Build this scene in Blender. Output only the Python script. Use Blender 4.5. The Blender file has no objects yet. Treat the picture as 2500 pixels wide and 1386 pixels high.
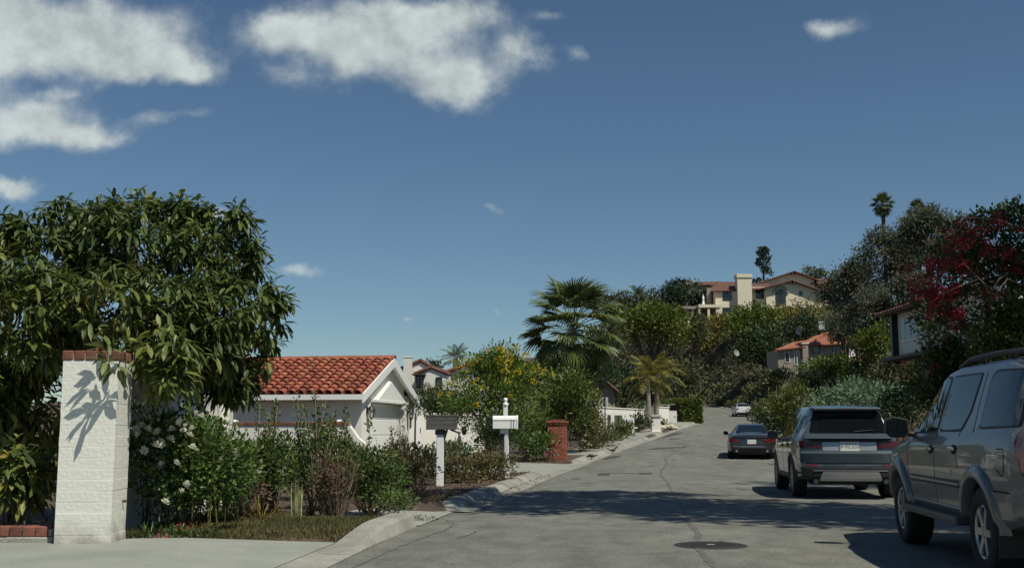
import bpy, bmesh, math, random
import numpy as np
from mathutils import Vector, Matrix

# ------------------------------------------------------------------ camera, sky, sun, exposure
SC = bpy.context.scene
COL = SC.collection
CAM_H = 1.25
PITCH = math.atan2(357.0, 2700.0)
FPX = 2700.0
cam_d = bpy.data.cameras.new("camera")
cam_d.sensor_fit = 'HORIZONTAL'
cam_d.sensor_width = 36.0
cam_d.lens = FPX / 2500.0 * 36.0
cam_d.clip_start = 0.1
cam_d.clip_end = 9000.0
cam = bpy.data.objects.new("camera", cam_d)
COL.objects.link(cam)
cam.location = (0, 0, CAM_H)
cam.rotation_euler = (math.pi / 2 + PITCH, 0, 0)
SC.camera = cam

SUN_EL = math.radians(56.0)
SUN_AZ = math.radians(47.0)          # measured from +X towards -Y (behind the viewer, to the right)
S_DIR = Vector((math.cos(SUN_EL) * math.cos(SUN_AZ), -math.cos(SUN_EL) * math.sin(SUN_AZ), math.sin(SUN_EL)))
sun_d = bpy.data.lights.new("sun", 'SUN')
sun_d.energy = 4.6
sun_d.angle = math.radians(0.55)
sun_d.color = (1.0, 0.955, 0.82)
sun = bpy.data.objects.new("sun", sun_d)
COL.objects.link(sun)
sun.location = (20, -20, 40)
sun.rotation_euler = S_DIR.to_track_quat('Z', 'Y').to_euler()

SC.view_settings.view_transform = 'Standard'
SC.view_settings.look = 'None'
SC.view_settings.exposure = -0.12
SC.view_settings.gamma = 1.0
SC.view_settings.use_curve_mapping = False
try:
    SC.cycles.use_denoising = True
    SC.cycles.max_bounces = 6
    SC.cycles.diffuse_bounces = 3
    SC.cycles.glossy_bounces = 3
    SC.cycles.transmission_bounces = 3
    SC.cycles.transparent_max_bounces = 4
    SC.cycles.caustics_reflective = False
    SC.cycles.caustics_refractive = False
except Exception:
    pass

world = bpy.data.worlds.new("World")
SC.world = world
world.use_nodes = True
SKY_STRENGTH = 0.064


def build_world():
    nt = world.node_tree
    N, LK = nt.nodes, nt.links
    for n in list(N):
        N.remove(n)
    out = N.new('ShaderNodeOutputWorld')
    bg = N.new('ShaderNodeBackground')
    bg.inputs['Strength'].default_value = SKY_STRENGTH
    LK.new(bg.outputs[0], out.inputs[0])
    sky = N.new('ShaderNodeTexSky')
    sky.sky_type = 'NISHITA'
    sky.sun_disc = False
    sky.sun_elevation = SUN_EL
    sky.sun_rotation = math.radians(90) + SUN_AZ
    sky.air_density = 1.05
    sky.dust_density = 0.0
    sky.ozone_density = 1.6
    sky.altitude = 900

    def M(op, a, b=None, c=None):
        n = N.new('ShaderNodeMath')
        n.operation = op
        for i, v in enumerate((a, b, c)):
            if v is None:
                continue
            if isinstance(v, (int, float)):
                n.inputs[i].default_value = v
            else:
                LK.new(v, n.inputs[i])
        return n.outputs[0]

    tc = N.new('ShaderNodeTexCoord')
    sep = N.new('ShaderNodeSeparateXYZ')
    LK.new(tc.outputs['Generated'], sep.inputs[0])
    X, Y, Z = sep.outputs
    Ys = M('MAXIMUM', Y, 0.02)
    U = M('DIVIDE', X, Ys)
    V = M('DIVIDE', Z, Ys)
    comb = N.new('ShaderNodeCombineXYZ')
    LK.new(U, comb.inputs[0]); LK.new(V, comb.inputs[1])
    # warp field
    nz = N.new('ShaderNodeTexNoise'); nz.noise_dimensions = '3D'
    nz.inputs['Scale'].default_value = 11.0; nz.inputs['Detail'].default_value = 7.0
    nz.inputs['Roughness'].default_value = 0.62
    LK.new(comb.outputs[0], nz.inputs['Vector'])
    sepn = N.new('ShaderNodeSeparateColor')
    LK.new(nz.outputs['Color'], sepn.inputs[0])
    Uw = M('ADD', U, M('MULTIPLY', M('SUBTRACT', sepn.outputs[0], 0.5), 0.07))
    Vw = M('ADD', V, M('MULTIPLY', M('SUBTRACT', sepn.outputs[1], 0.5), 0.05))
    K = 1 / 2700.0
    blobs = [  # px, py, rx, ry, weight
        (150, 50, 260, 90, 1.25), (330, 130, 140, 52, 1.0), (455, 160, 62, 36, .7), (-80, 40, 180, 110, 1.0),
        (880, 60, 240, 105, 1.3), (650, 45, 90, 48, .85), (1060, 15, 150, 50, .85), (660, 165, 70, 32, .5),
        (1120, 175, 125, 62, 1.3), (1275, 110, 62, 52, .72), (1400, 112, 30, 26, .55), (1340, 8, 60, 20, .4),
        (50, 275, 150, 66, 1.35), (200, 315, 110, 30, .75), (390, 272, 120, 22, .5), (120, 195, 90, 16, .35),
        (0, 437, 70, 32, 1.25), (2075, 45, 80, 34, .85), (515, 508, 60, 20, .75), (740, 672, 56, 18, .75),
        (1190, 518, 32, 13, .45), (988, 790, 15, 8, .6), (1205, 775, 13, 13, .42), (60, 560, 100, 30, .5),
        (-420, 160, 300, 90, 1.0), (3100, 220, 260, 70, .8), (3600, 60, 300, 110, 1.0),
        (1700, -260, 420, 110, 1.0), (300, -420, 500, 150, 1.0), (2600, -500, 380, 120, .9)]
    tot = None
    for (px, py, rx, ry, w) in blobs:
        u0, v0 = (px - 1250) * K, (1050 - py) * K
        a = M('DIVIDE', M('SUBTRACT', Uw, u0), rx * K)
        b = M('DIVIDE', M('SUBTRACT', Vw, v0), ry * K)
        d2 = M('ADD', M('MULTIPLY', a, a), M('MULTIPLY', b, b))
        g = M('MULTIPLY', M('POWER', 2.718, M('MULTIPLY', d2, -1.1)), w)
        tot = g if tot is None else M('ADD', tot, g)
    # ahead of the viewer the sky holds these clouds, elsewhere a scattered field of the same kind
    ahead = N.new('ShaderNodeMapRange'); ahead.inputs['From Min'].default_value = 0.35; ahead.inputs['From Max'].default_value = 0.6
    LK.new(Y, ahead.inputs['Value'])
    tot = M('MULTIPLY', tot, ahead.outputs[0])
    n2 = N.new('ShaderNodeTexNoise'); n2.inputs['Scale'].default_value = 1.3; n2.inputs['Detail'].default_value = 6.0
    zz = M('ADD', M('MAXIMUM', Z, 0.0), 0.16)
    comb2 = N.new('ShaderNodeCombineXYZ')
    LK.new(M('DIVIDE', X, zz), comb2.inputs[0]); LK.new(M('DIVIDE', Y, zz), comb2.inputs[1])
    LK.new(comb2.outputs[0], n2.inputs['Vector'])
    gen = N.new('ShaderNodeMapRange'); gen.inputs['From Min'].default_value = 0.56; gen.inputs['From Max'].default_value = 0.78
    LK.new(n2.outputs['Fac'], gen.inputs['Value'])
    behind = M('SUBTRACT', 1.0, ahead.outputs[0])
    tot = M('ADD', tot, M('MULTIPLY', gen.outputs[0], behind))
    # eroded density
    n3 = N.new('ShaderNodeTexNoise'); n3.inputs['Scale'].default_value = 17.0; n3.inputs['Detail'].default_value = 8.0
    n3.inputs['Roughness'].default_value = 0.6
    LK.new(comb.outputs[0], n3.inputs['Vector'])
    er = M('ADD', tot, M('MULTIPLY', M('SUBTRACT', n3.outputs['Fac'], 0.5), 1.15))
    mr = N.new('ShaderNodeMapRange'); mr.interpolation_type = 'SMOOTHSTEP'
    mr.inputs['From Min'].default_value = 0.17; mr.inputs['From Max'].default_value = 1.12
    LK.new(er, mr.inputs['Value'])
    above = N.new('ShaderNodeMapRange'); above.inputs['From Min'].default_value = 0.0; above.inputs['From Max'].default_value = 0.03
    LK.new(Z, above.inputs['Value'])
    dens = M('MULTIPLY', M('MULTIPLY', mr.outputs[0], above.outputs[0]), 0.94)
    # cloud body: sunlit white with greyer folds
    n4 = N.new('ShaderNodeTexNoise'); n4.inputs['Scale'].default_value = 14.0; n4.inputs['Detail'].default_value = 4.0
    LK.new(comb.outputs[0], n4.inputs['Vector'])
    cr = N.new('ShaderNodeValToRGB')
    s = 1.0 / SKY_STRENGTH
    cr.color_ramp.elements[0].position = 0.26; cr.color_ramp.elements[0].color = (.47, .53, .535, 1)
    cr.color_ramp.elements[1].position = 0.68; cr.color_ramp.elements[1].color = (.68, .745, .735, 1)
    # billows: brighter where the cloud thins towards the sun, greyer on the far side
    va = N.new('ShaderNodeVectorMath'); va.operation = 'ADD'; va.inputs[1].default_value = (.007, .011, 0)
    LK.new(comb.outputs[0], va.inputs[0])
    n5 = N.new('ShaderNodeTexNoise'); n5.inputs['Scale'].default_value = 17.0; n5.inputs['Detail'].default_value = 8.0; n5.inputs['Roughness'].default_value = 0.6
    LK.new(va.outputs[0], n5.inputs['Vector'])
    rel = M('MULTIPLY', M('SUBTRACT', n3.outputs['Fac'], n5.outputs['Fac']), 1.5)
    LK.new(M('ADD', n4.outputs['Fac'], rel), cr.inputs[0])
    sc = N.new('ShaderNodeVectorMath'); sc.operation = 'SCALE'
    LK.new(cr.outputs[0], sc.inputs[0]); sc.inputs['Scale'].default_value = s
    mix = N.new('ShaderNodeMixRGB')
    tint = N.new('ShaderNodeMixRGB'); tint.blend_type = 'MULTIPLY'; tint.inputs[0].default_value = 1.0
    tint.inputs[2].default_value = (.86, 1.01, 1.07, 1); LK.new(sky.outputs[0], tint.inputs[1])
    LK.new(dens, mix.inputs[0]); LK.new(tint.outputs[0], mix.inputs[1]); LK.new(sc.outputs[0], mix.inputs[2])
    LK.new(mix.outputs[0], bg.inputs['Color'])


build_world()

# ------------------------------------------------------------------ helpers: geometry of the view and the ground
_c, _s = math.cos(PITCH), math.sin(PITCH)


def P(px, py, Y):
    """the point of the place that lies Y metres ahead and is seen at (px, py) of the 2500 px photograph"""
    a = (px - 1250.0) / FPX
    b = (693.0 - py) / FPX
    t = Y / (_c - b * _s)
    return Vector((a * t, Y, CAM_H + t * (b * _c + _s)))


def smooth_table(pts, sig):
    ys = np.arange(-60.0, 420.0, 0.25)
    v = np.interp(ys, [p[0] for p in pts], [p[1] for p in pts])
    # linear extension at both ends so the smoothing does not flatten them
    n = int(sig * 4 / 0.25)
    k = np.exp(-0.5 * (np.arange(-n, n + 1) * 0.25 / sig) ** 2); k /= k.sum()
    vp = np.concatenate([v[0] - (v[1] - v[0]) * np.arange(n, 0, -1), v, v[-1] + (v[-1] - v[-2]) * np.arange(1, n + 1)])
    return ys, np.convolve(vp, k, 'valid')


_Lt = smooth_table([(-60, -6.6), (0, -2.15), (10, -1.78), (14.5, -1.32), (17.5, -.92), (24, -.05), (30, .75), (37, 1.8), (43, 2.87), (58, 6.8), (72, 10.4),
                    (85, 14.0), (105, 17.0), (125, 19.9), (145, 20.6), (160, 19.3), (180, 14), (200, 4), (240, -30), (420, -200)], 1.6)
_Rt = smooth_table([(-60, .8), (0, 5.4), (10, 6.35), (20, 7.75), (30, 9.0), (43, 10.9), (58, 14.3), (72, 17.8), (85, 21.0), (105, 24.6),
                    (125, 27.6), (145, 28.6), (160, 27.6), (180, 23), (200, 13), (240, -20), (420, -185)], 2.0)
_Zt = smooth_table([(-60, 0), (40, 0), (58, .70), (72, 1.25), (85, 1.74), (105, 2.2), (125, 2.8), (145, 3.9), (165, 5.2), (200, 6.6), (420, 9)], 2.5)


def Lx(y): return np.interp(y, *_Lt)
def Rx(y): return np.interp(y, *_Rt)
def Zr(y): return np.interp(y, *_Zt)


def sstep(a, b, x):
    t = np.clip((np.asarray(x, float) - a) / (b - a), 0, 1)
    return t * t * (3 - 2 * t)


def ground_z(x, y):
    x = np.asarray(x, float); y = np.asarray(y, float)
    L, R, z = Lx(y), Rx(y), Zr(y)
    ol = np.maximum(L - x, 0); orr = np.maximum(x - R, 0)
    hill = 10.0 * sstep(120, 200, y) * sstep(6, 24, x)
    # left verge and gardens
    verge = 0.115 * sstep(0.0, 0.35, ol)
    yb = np.interp(x, [-6, -4.6, -4.1, -1.7], [11.4, 11.5, 11.8, 12.5])
    drive = (1 - sstep(0, .3, y - yb)) + sstep(14.5, 15.0, y) * (1 - sstep(17.0, 17.5, y)) * (1 - sstep(1.2, 1.6, ol)) \
        + sstep(31.0, 31.6, y) * (1 - sstep(39.6, 40.2, y))
    left = z * (1 - .55 * sstep(40, 140, ol)) + verge * (1 - np.clip(drive, 0, 1)) - 0.04 * np.clip(drive, 0, 1) + hill * sstep(1, 10, ol)
    amp = 0.5 + 0.5 * sstep(22, 40, y)
    right = z + 0.12 * sstep(0, .3, orr) + amp * 1.8 * sstep(.5, 4.5, orr) + .11 * np.clip(orr - 3, 0, 60) + hill * sstep(1, 9, orr)
    return np.where(x < L, left, np.where(x > R, right, z - 0.12))


def gz(x, y): return float(ground_z(x, y))


# ------------------------------------------------------------------ helpers: objects
def link(o, parent=None):
    COL.objects.link(o)
    if parent is not None:
        o.parent = parent
    return o


def tag(o, label=None, cat=None, group=None, kind=None):
    if label: o['label'] = label
    if cat: o['category'] = cat
    if group: o['group'] = group
    if kind: o['kind'] = kind
    return o


def thing(name, label, cat, loc=(0, 0, 0), rz=0.0, group=None):
    o = bpy.data.objects.new(name, None)
    o.empty_display_size = 0.2
    link(o)
    o.location = loc
    o.rotation_euler = (0, 0, rz)
    return tag(o, label, cat, group)


def mesh_from(name, verts, faces, mat=None, smooth=False):
    me = bpy.data.meshes.new(name)
    me.from_pydata([tuple(v) for v in verts], [], [tuple(f) for f in faces])
    if mat is not None:
        for m in (mat if isinstance(mat, (list, tuple)) else [mat]):
            me.materials.append(m)
    if smooth:
        me.polygons.foreach_set('use_smooth', [True] * len(me.polygons))
    me.update()
    return me


def obj(name, me, parent=None, loc=(0, 0, 0), rot=(0, 0, 0), scale=(1, 1, 1)):
    o = bpy.data.objects.new(name, me)
    link(o, parent)
    o.location = loc; o.rotation_euler = rot; o.scale = scale
    return o


def world_part(name, me, parent):
    """a part whose vertices are given in world coordinates, under an unrotated thing"""
    o = bpy.data.objects.new(name, me)
    link(o, parent)
    if parent is not None:
        o.location = -Vector(parent.location)
    return o


class MB:
    """collects simple solids into one mesh"""
    def __init__(self):
        self.v = []; self.f = []

    def add(self, verts, faces):
        n = len(self.v)
        self.v += [tuple(p) for p in verts]
        self.f += [tuple(i + n for i in f) for f in faces]
        return self

    def box(self, c, s, rz=0.0, rx=0.0, ry=0.0):
        hx, hy, hz = s[0] / 2, s[1] / 2, s[2] / 2
        pts = [Vector((x, y, z)) for z in (-hz, hz) for (x, y) in ((-hx, -hy), (hx, -hy), (hx, hy), (-hx, hy))]
        R = Matrix.Rotation(rz, 3, 'Z') @ Matrix.Rotation(ry, 3, 'Y') @ Matrix.Rotation(rx, 3, 'X')
        return self.add([R @ p + Vector(c) for p in pts],
                        [(3, 2, 1, 0), (4, 5, 6, 7), (0, 1, 5, 4), (1, 2, 6, 5), (2, 3, 7, 6), (3, 0, 4, 7)])

    def prism(self, poly, axis_fn0, axis_fn1):
        """poly of 2-D points mapped by two functions to the two end faces"""
        n = len(poly)
        a = [axis_fn0(p) for p in poly]; b = [axis_fn1(p) for p in poly]
        return self.add(a + b, [tuple(range(n - 1, -1, -1)), tuple(range(n, 2 * n))] +
                        [(i, (i + 1) % n, (i + 1) % n + n, i + n) for i in range(n)])

    def tube(self, pts, radii, sides=7, cap=True):
        pts = [Vector(p) for p in pts]
        base = len(self.v)
        up = Vector((0.31, 0.17, 0.93))
        for i, p in enumerate(pts):
            d = (pts[min(i + 1, len(pts) - 1)] - pts[max(i - 1, 0)])
            d = d.normalized() if d.length > 1e-9 else Vector((0, 0, 1))
            ref = up if abs(d.dot(up)) < .93 else Vector((1, 0, 0))
            a = d.cross(ref).normalized(); b = d.cross(a)
            for k in range(sides):
                t = 2 * math.pi * k / sides
                self.v.append(tuple(p + (a * math.cos(t) + b * math.sin(t)) * radii[i]))
        for i in range(len(pts) - 1):
            for k in range(sides):
                k2 = (k + 1) % sides
                self.f.append((base + i * sides + k, base + i * sides + k2, base + (i + 1) * sides + k2, base + (i + 1) * sides + k))
        if cap:
            self.f.append(tuple(base + k for k in range(sides))[::-1])
            self.f.append(tuple(base + (len(pts) - 1) * sides + k for k in range(sides)))
        return self

    def lathe(self, prof, sides=24, axis='Z', c=(0, 0, 0), closed=False, cap=True):
        """prof: (radius, height) pairs"""
        base = len(self.v)
        c = Vector(c)
        for (r, h) in prof:
            for k in range(sides):
                t = 2 * math.pi * k / sides
                x, y = r * math.cos(t), r * math.sin(t)
                p = {'Z': (x, y, h), 'Y': (x, h, y), 'X': (h, x, y)}[axis]
                self.v.append(tuple(c + Vector(p)))
        m = len(prof)
        for i in range(m if closed else m - 1):
            i2 = (i + 1) % m
            for k in range(sides):
                k2 = (k + 1) % sides
                self.f.append((base + i * sides + k, base + i * sides + k2, base + i2 * sides + k2, base + i2 * sides + k))
        if not closed and cap:
            for i in (0, m - 1):
                if prof[i][0] > 1e-6:
                    self.f.append(tuple(base + i * sides + k for k in range(sides)))
        return self

    def grid(self, P2):
        """P2: 2-D list of points"""
        r, c = len(P2), len(P2[0])
        return self.add([p for row in P2 for p in row],
                        [(i * c + j, i * c + j + 1, (i + 1) * c + j + 1, (i + 1) * c + j) for i in range(r - 1) for j in range(c - 1)])

    def mesh(self, name, mat, smooth=False, bevel=0.0, seg=1, merge=False):
        me = mesh_from(name, self.v, self.f, mat, smooth)
        if bevel > 0 or merge:
            bm = bmesh.new(); bm.from_mesh(me)
            bmesh.ops.remove_doubles(bm, verts=bm.verts, dist=1e-5)
            bmesh.ops.recalc_face_normals(bm, faces=bm.faces)
            if bevel > 0:
                ed = [e for e in bm.edges if len(e.link_faces) == 2 and e.calc_face_angle(0) > 0.5]
                bmesh.ops.bevel(bm, geom=ed, offset=bevel, segments=seg, affect='EDGES', profile=0.6, clamp_overlap=True)
            bm.to_mesh(me); bm.free()
            if smooth:
                me.polygons.foreach_set('use_smooth', [True] * len(me.polygons))
        else:
            bm = bmesh.new(); bm.from_mesh(me)
            bmesh.ops.recalc_face_normals(bm, faces=bm.faces)
            bm.to_mesh(me); bm.free()
        return me

    def build(self, name, mat, parent=None, smooth=False, bevel=0.0, seg=1, world=False):
        me = self.mesh(name, mat, smooth, bevel, seg)
        return world_part(name, me, parent) if world else obj(name, me, parent)


# ------------------------------------------------------------------ materials
def _nodes(name):
    m = bpy.data.materials.new(name)
    m.use_nodes = True
    nt = m.node_tree
    b = nt.nodes.get('Principled BSDF')
    return m, nt, b


def mat(name, color, rough=.7, metal=0.0, var=0.0, scale=8.0, bump=0.0, bscale=40.0, spec=None, coat=0.0, dark=None, objrand=0.0, dist=.01):
    m, nt, b = _nodes(name)
    N, LK = nt.nodes, nt.links
    c = (*color, 1)
    b.inputs['Base Color'].default_value = c
    b.inputs['Roughness'].default_value = rough
    b.inputs['Metallic'].default_value = metal
    if spec is not None: b.inputs['Specular IOR Level'].default_value = spec
    if coat: b.inputs['Coat Weight'].default_value = coat; b.inputs['Coat Roughness'].default_value = .05
    tc = N.new('ShaderNodeTexCoord')
    last = None
    if var > 0 or dark:
        n = N.new('ShaderNodeTexNoise'); n.inputs['Scale'].default_value = scale; n.inputs['Detail'].default_value = 6
        n.inputs['Roughness'].default_value = .65
        LK.new(tc.outputs['Object'], n.inputs['Vector'])
        r = N.new('ShaderNodeValToRGB')
        lo = dark if dark else tuple(max(0, x * (1 - var)) for x in color)
        hi = tuple(min(1, x * (1 + var)) for x in color)
        r.color_ramp.elements[0].position = .32; r.color_ramp.elements[0].color = (*lo, 1)
        r.color_ramp.elements[1].position = .68; r.color_ramp.elements[1].color = (*hi, 1)
        LK.new(n.outputs['Fac'], r.inputs[0])
        last = r.outputs[0]
    if objrand > 0:
        oi = N.new('ShaderNodeObjectInfo')
        hsv = N.new('ShaderNodeHueSaturation')
        mr = N.new('ShaderNodeMapRange'); mr.inputs['To Min'].default_value = 1 - objrand; mr.inputs['To Max'].default_value = 1 + objrand
        LK.new(oi.outputs['Random'], mr.inputs['Value']); LK.new(mr.outputs[0], hsv.inputs['Value'])
        mr2 = N.new('ShaderNodeMapRange'); mr2.inputs['To Min'].default_value = .49; mr2.inputs['To Max'].default_value = .512
        wn = N.new('ShaderNodeTexWhiteNoise'); wn.noise_dimensions = '1D'
        LK.new(oi.outputs['Random'], wn.inputs['W']); LK.new(wn.outputs['Value'], mr2.inputs['Value']); LK.new(mr2.outputs[0], hsv.inputs['Hue'])
        if last is None: hsv.inputs['Color'].default_value = c
        else: LK.new(last, hsv.inputs['Color'])
        last = hsv.outputs[0]
    if last is not None: LK.new(last, b.inputs['Base Color'])
    if bump > 0:
        n = N.new('ShaderNodeTexNoise'); n.inputs['Scale'].default_value = bscale; n.inputs['Detail'].default_value = 5
        LK.new(tc.outputs['Object'], n.inputs['Vector'])
        bp = N.new('ShaderNodeBump'); bp.inputs['Strength'].default_value = bump; bp.inputs['Distance'].default_value = dist
        LK.new(n.outputs['Fac'], bp.inputs['Height']); LK.new(bp.outputs[0], b.inputs['Normal'])
    return m


def leaf_mat(name, cols, rough=.5, trans=.25, spec=.4, gain=1.75):
    """cols: list of colours spread over the per-leaf 'var' attribute"""
    m, nt, b = _nodes(name)
    N, LK = nt.nodes, nt.links
    at = N.new('ShaderNodeAttribute'); at.attribute_name = 'var'
    r = N.new('ShaderNodeValToRGB')
    el = r.color_ramp.elements
    while len(el) < len(cols): el.new(.5)
    k_ = 1.0 if max(max(c) for c in cols) > .2 and 'leaf' not in name and 'grass' not in name else gain
    for i, c in enumerate(cols):
        c = (min(1, c[0] * k_), min(1, c[1] * k_), min(1, c[2] * k_ * .95))
        el[i].position = i / max(1, len(cols) - 1); el[i].color = (*c, 1)
    LK.new(at.outputs['Fac'], r.inputs[0])
    LK.new(r.outputs[0], b.inputs['Base Color'])
    b.inputs['Roughness'].default_value = rough
    b.inputs['Specular IOR Level'].default_value = spec
    tr = N.new('ShaderNodeBsdfTranslucent')
    LK.new(r.outputs[0], tr.inputs['Color'])
    mx = N.new('ShaderNodeMixShader'); mx.inputs[0].default_value = trans
    out = N.get('Material Output')
    LK.new(b.outputs[0], mx.inputs[1]); LK.new(tr.outputs[0], mx.inputs[2]); LK.new(mx.outputs[0], out.inputs[0])
    return m


def road_mat():
    m, nt, b = _nodes('asphalt')
    N, LK = nt.nodes, nt.links
    tc = N.new('ShaderNodeTexCoord')
    def noise(s, d, r=.6, st=None):
        n = N.new('ShaderNodeTexNoise'); n.inputs['Scale'].default_value = s; n.inputs['Detail'].default_value = d
        n.inputs['Roughness'].default_value = r
        if st:
            mp = N.new('ShaderNodeMapping'); mp.inputs['Scale'].default_value = st
            LK.new(tc.outputs['Object'], mp.inputs['Vector']); LK.new(mp.outputs[0], n.inputs['Vector'])
        else:
            LK.new(tc.outputs['Object'], n.inputs['Vector'])
        return n
    big = noise(.35, 5, .6, (1.6, .5, 1)); mid = noise(2.2, 7, .7, (1, .6, 1)); fine = noise(60, 4, .8)
    r1 = N.new('ShaderNodeValToRGB')
    r1.color_ramp.elements[0].position = .3; r1.color_ramp.elements[0].color = (.156, .157, .142, 1)
    r1.color_ramp.elements[1].position = .7; r1.color_ramp.elements[1].color = (.228, .228, .206, 1)
    LK.new(big.outputs['Fac'], r1.inputs[0])
    r2 = N.new('ShaderNodeValToRGB')
    r2.color_ramp.elements[0].position = .28; r2.color_ramp.elements[0].color = (.62, .62, .61, 1)
    r2.color_ramp.elements[1].position = .62; r2.color_ramp.elements[1].color = (1.10, 1.10, 1.09, 1)
    LK.new(mid.outputs['Fac'], r2.inputs[0])
    r3 = N.new('ShaderNodeValToRGB')
    r3.color_ramp.elements[0].position = .3; r3.color_ramp.elements[0].color = (.55, .55, .55, 1)
    r3.color_ramp.elements[1].position = .7; r3.color_ramp.elements[1].color = (1.42, 1.42, 1.40, 1)
    LK.new(fine.outputs['Fac'], r3.inputs[0])
    grit = noise(24, 3, .7)
    r4 = N.new('ShaderNodeValToRGB')
    r4.color_ramp.elements[0].position = .36; r4.color_ramp.elements[0].color = (.74, .74, .74, 1)
    r4.color_ramp.elements[1].position = .62; r4.color_ramp.elements[1].color = (1.12, 1.12, 1.11, 1)
    LK.new(grit.outputs['Fac'], r4.inputs[0])
    m0 = N.new('ShaderNodeMixRGB'); m0.blend_type = 'MULTIPLY'; m0.inputs[0].default_value = 1
    LK.new(r3.outputs[0], m0.inputs[1]); LK.new(r4.outputs[0], m0.inputs[2])
    m1 = N.new('ShaderNodeMixRGB'); m1.blend_type = 'MULTIPLY'; m1.inputs[0].default_value = 1
    m2 = N.new('ShaderNodeMixRGB'); m2.blend_type = 'MULTIPLY'; m2.inputs[0].default_value = 1
    LK.new(r1.outputs[0], m1.inputs[1]); LK.new(r2.outputs[0], m1.inputs[2])
    LK.new(m1.outputs[0], m2.inputs[1]); LK.new(m0.outputs[0], m2.inputs[2])
    # hairline cracks
    vo = N.new('ShaderNodeTexVoronoi'); vo.feature = 'DISTANCE_TO_EDGE'; vo.inputs['Scale'].default_value = .42
    wv = noise(1.6, 5)
    vm = N.new('ShaderNodeVectorMath'); vm.operation = 'MULTIPLY_ADD'
    LK.new(wv.outputs['Color'], vm.inputs[0]); vm.inputs[1].default_value = (1.1, 1.1, 0); LK.new(tc.outputs['Object'], vm.inputs[2])
    LK.new(vm.outputs[0], vo.inputs['Vector'])
    cm = N.new('ShaderNodeMapRange'); cm.inputs['From Min'].default_value = .002; cm.inputs['From Max'].default_value = .011
    LK.new(vo.outputs['Distance'], cm.inputs['Value'])
    gate = N.new('ShaderNodeMapRange'); gate.inputs['From Min'].default_value = .5; gate.inputs['From Max'].default_value = .58
    gn = noise(.22, 3)
    LK.new(gn.outputs['Fac'], gate.inputs['Value'])
    ck = N.new('ShaderNodeMath'); ck.operation = 'MULTIPLY'
    inv = N.new('ShaderNodeMath'); inv.operation = 'SUBTRACT'; inv.inputs[0].default_value = 1
    LK.new(cm.outputs[0], inv.inputs[1]); LK.new(inv.outputs[0], ck.inputs[0]); LK.new(gate.outputs[0], ck.inputs[1])
    m3 = N.new('ShaderNodeMixRGB'); LK.new(ck.outputs[0], m3.inputs[0]); LK.new(m2.outputs[0], m3.inputs[1]); m3.inputs[2].default_value = (.045, .043, .04, 1)
    LK.new(m3.outputs[0], b.inputs['Base Color'])
    b.inputs['Roughness'].default_value = .88
    b.inputs['Specular IOR Level'].default_value = .25
    bp = N.new('ShaderNodeBump'); bp.inputs['Strength'].default_value = .45; bp.inputs['Distance'].default_value = .012
    LK.new(fine.outputs['Fac'], bp.inputs['Height']); LK.new(bp.outputs[0], b.inputs['Normal'])
    return m


def concrete_mat(name, c0, c1, stain=.8):
    m, nt, b = _nodes(name)
    N, LK = nt.nodes, nt.links
    tc = N.new('ShaderNodeTexCoord')
    n1 = N.new('ShaderNodeTexNoise'); n1.inputs['Scale'].default_value = .9; n1.inputs['Detail'].default_value = 8; n1.inputs['Roughness'].default_value = .68
    n2 = N.new('ShaderNodeTexNoise'); n2.inputs['Scale'].default_value = 60; n2.inputs['Detail'].default_value = 4
    for n in (n1, n2): LK.new(tc.outputs['Object'], n.inputs['Vector'])
    r = N.new('ShaderNodeValToRGB')
    r.color_ramp.elements[0].position = .3; r.color_ramp.elements[0].color = (*c0, 1)
    r.color_ramp.elements[1].position = .66; r.color_ramp.elements[1].color = (*c1, 1)
    LK.new(n1.outputs['Fac'], r.inputs[0])
    r2 = N.new('ShaderNodeValToRGB')
    r2.color_ramp.elements[0].position = .3; r2.color_ramp.elements[0].color = (stain, stain, stain, 1)
    r2.color_ramp.elements[1].position = .6; r2.color_ramp.elements[1].color = (1.05, 1.05, 1.05, 1)
    LK.new(n2.outputs['Fac'], r2.inputs[0])
    mx = N.new('ShaderNodeMixRGB'); mx.blend_type = 'MULTIPLY'; mx.inputs[0].default_value = 1
    LK.new(r.outputs[0], mx.inputs[1]); LK.new(r2.outputs[0], mx.inputs[2]); LK.new(mx.outputs[0], b.inputs['Base Color'])
    b.inputs['Roughness'].default_value = .85
    bp = N.new('ShaderNodeBump'); bp.inputs['Strength'].default_value = .25; bp.inputs['Distance'].default_value = .01
    LK.new(n2.outputs['Fac'], bp.inputs['Height']); LK.new(bp.outputs[0], b.inputs['Normal'])
    return m


def glass_mat(name, color, rough=.04, spec=.7):
    m, nt, b = _nodes(name)
    b.inputs['Base Color'].default_value = (*color, 1)
    b.inputs['Roughness'].default_value = rough
    b.inputs['Specular IOR Level'].default_value = spec
    b.inputs['IOR'].default_value = 1.52
    return m


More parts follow.
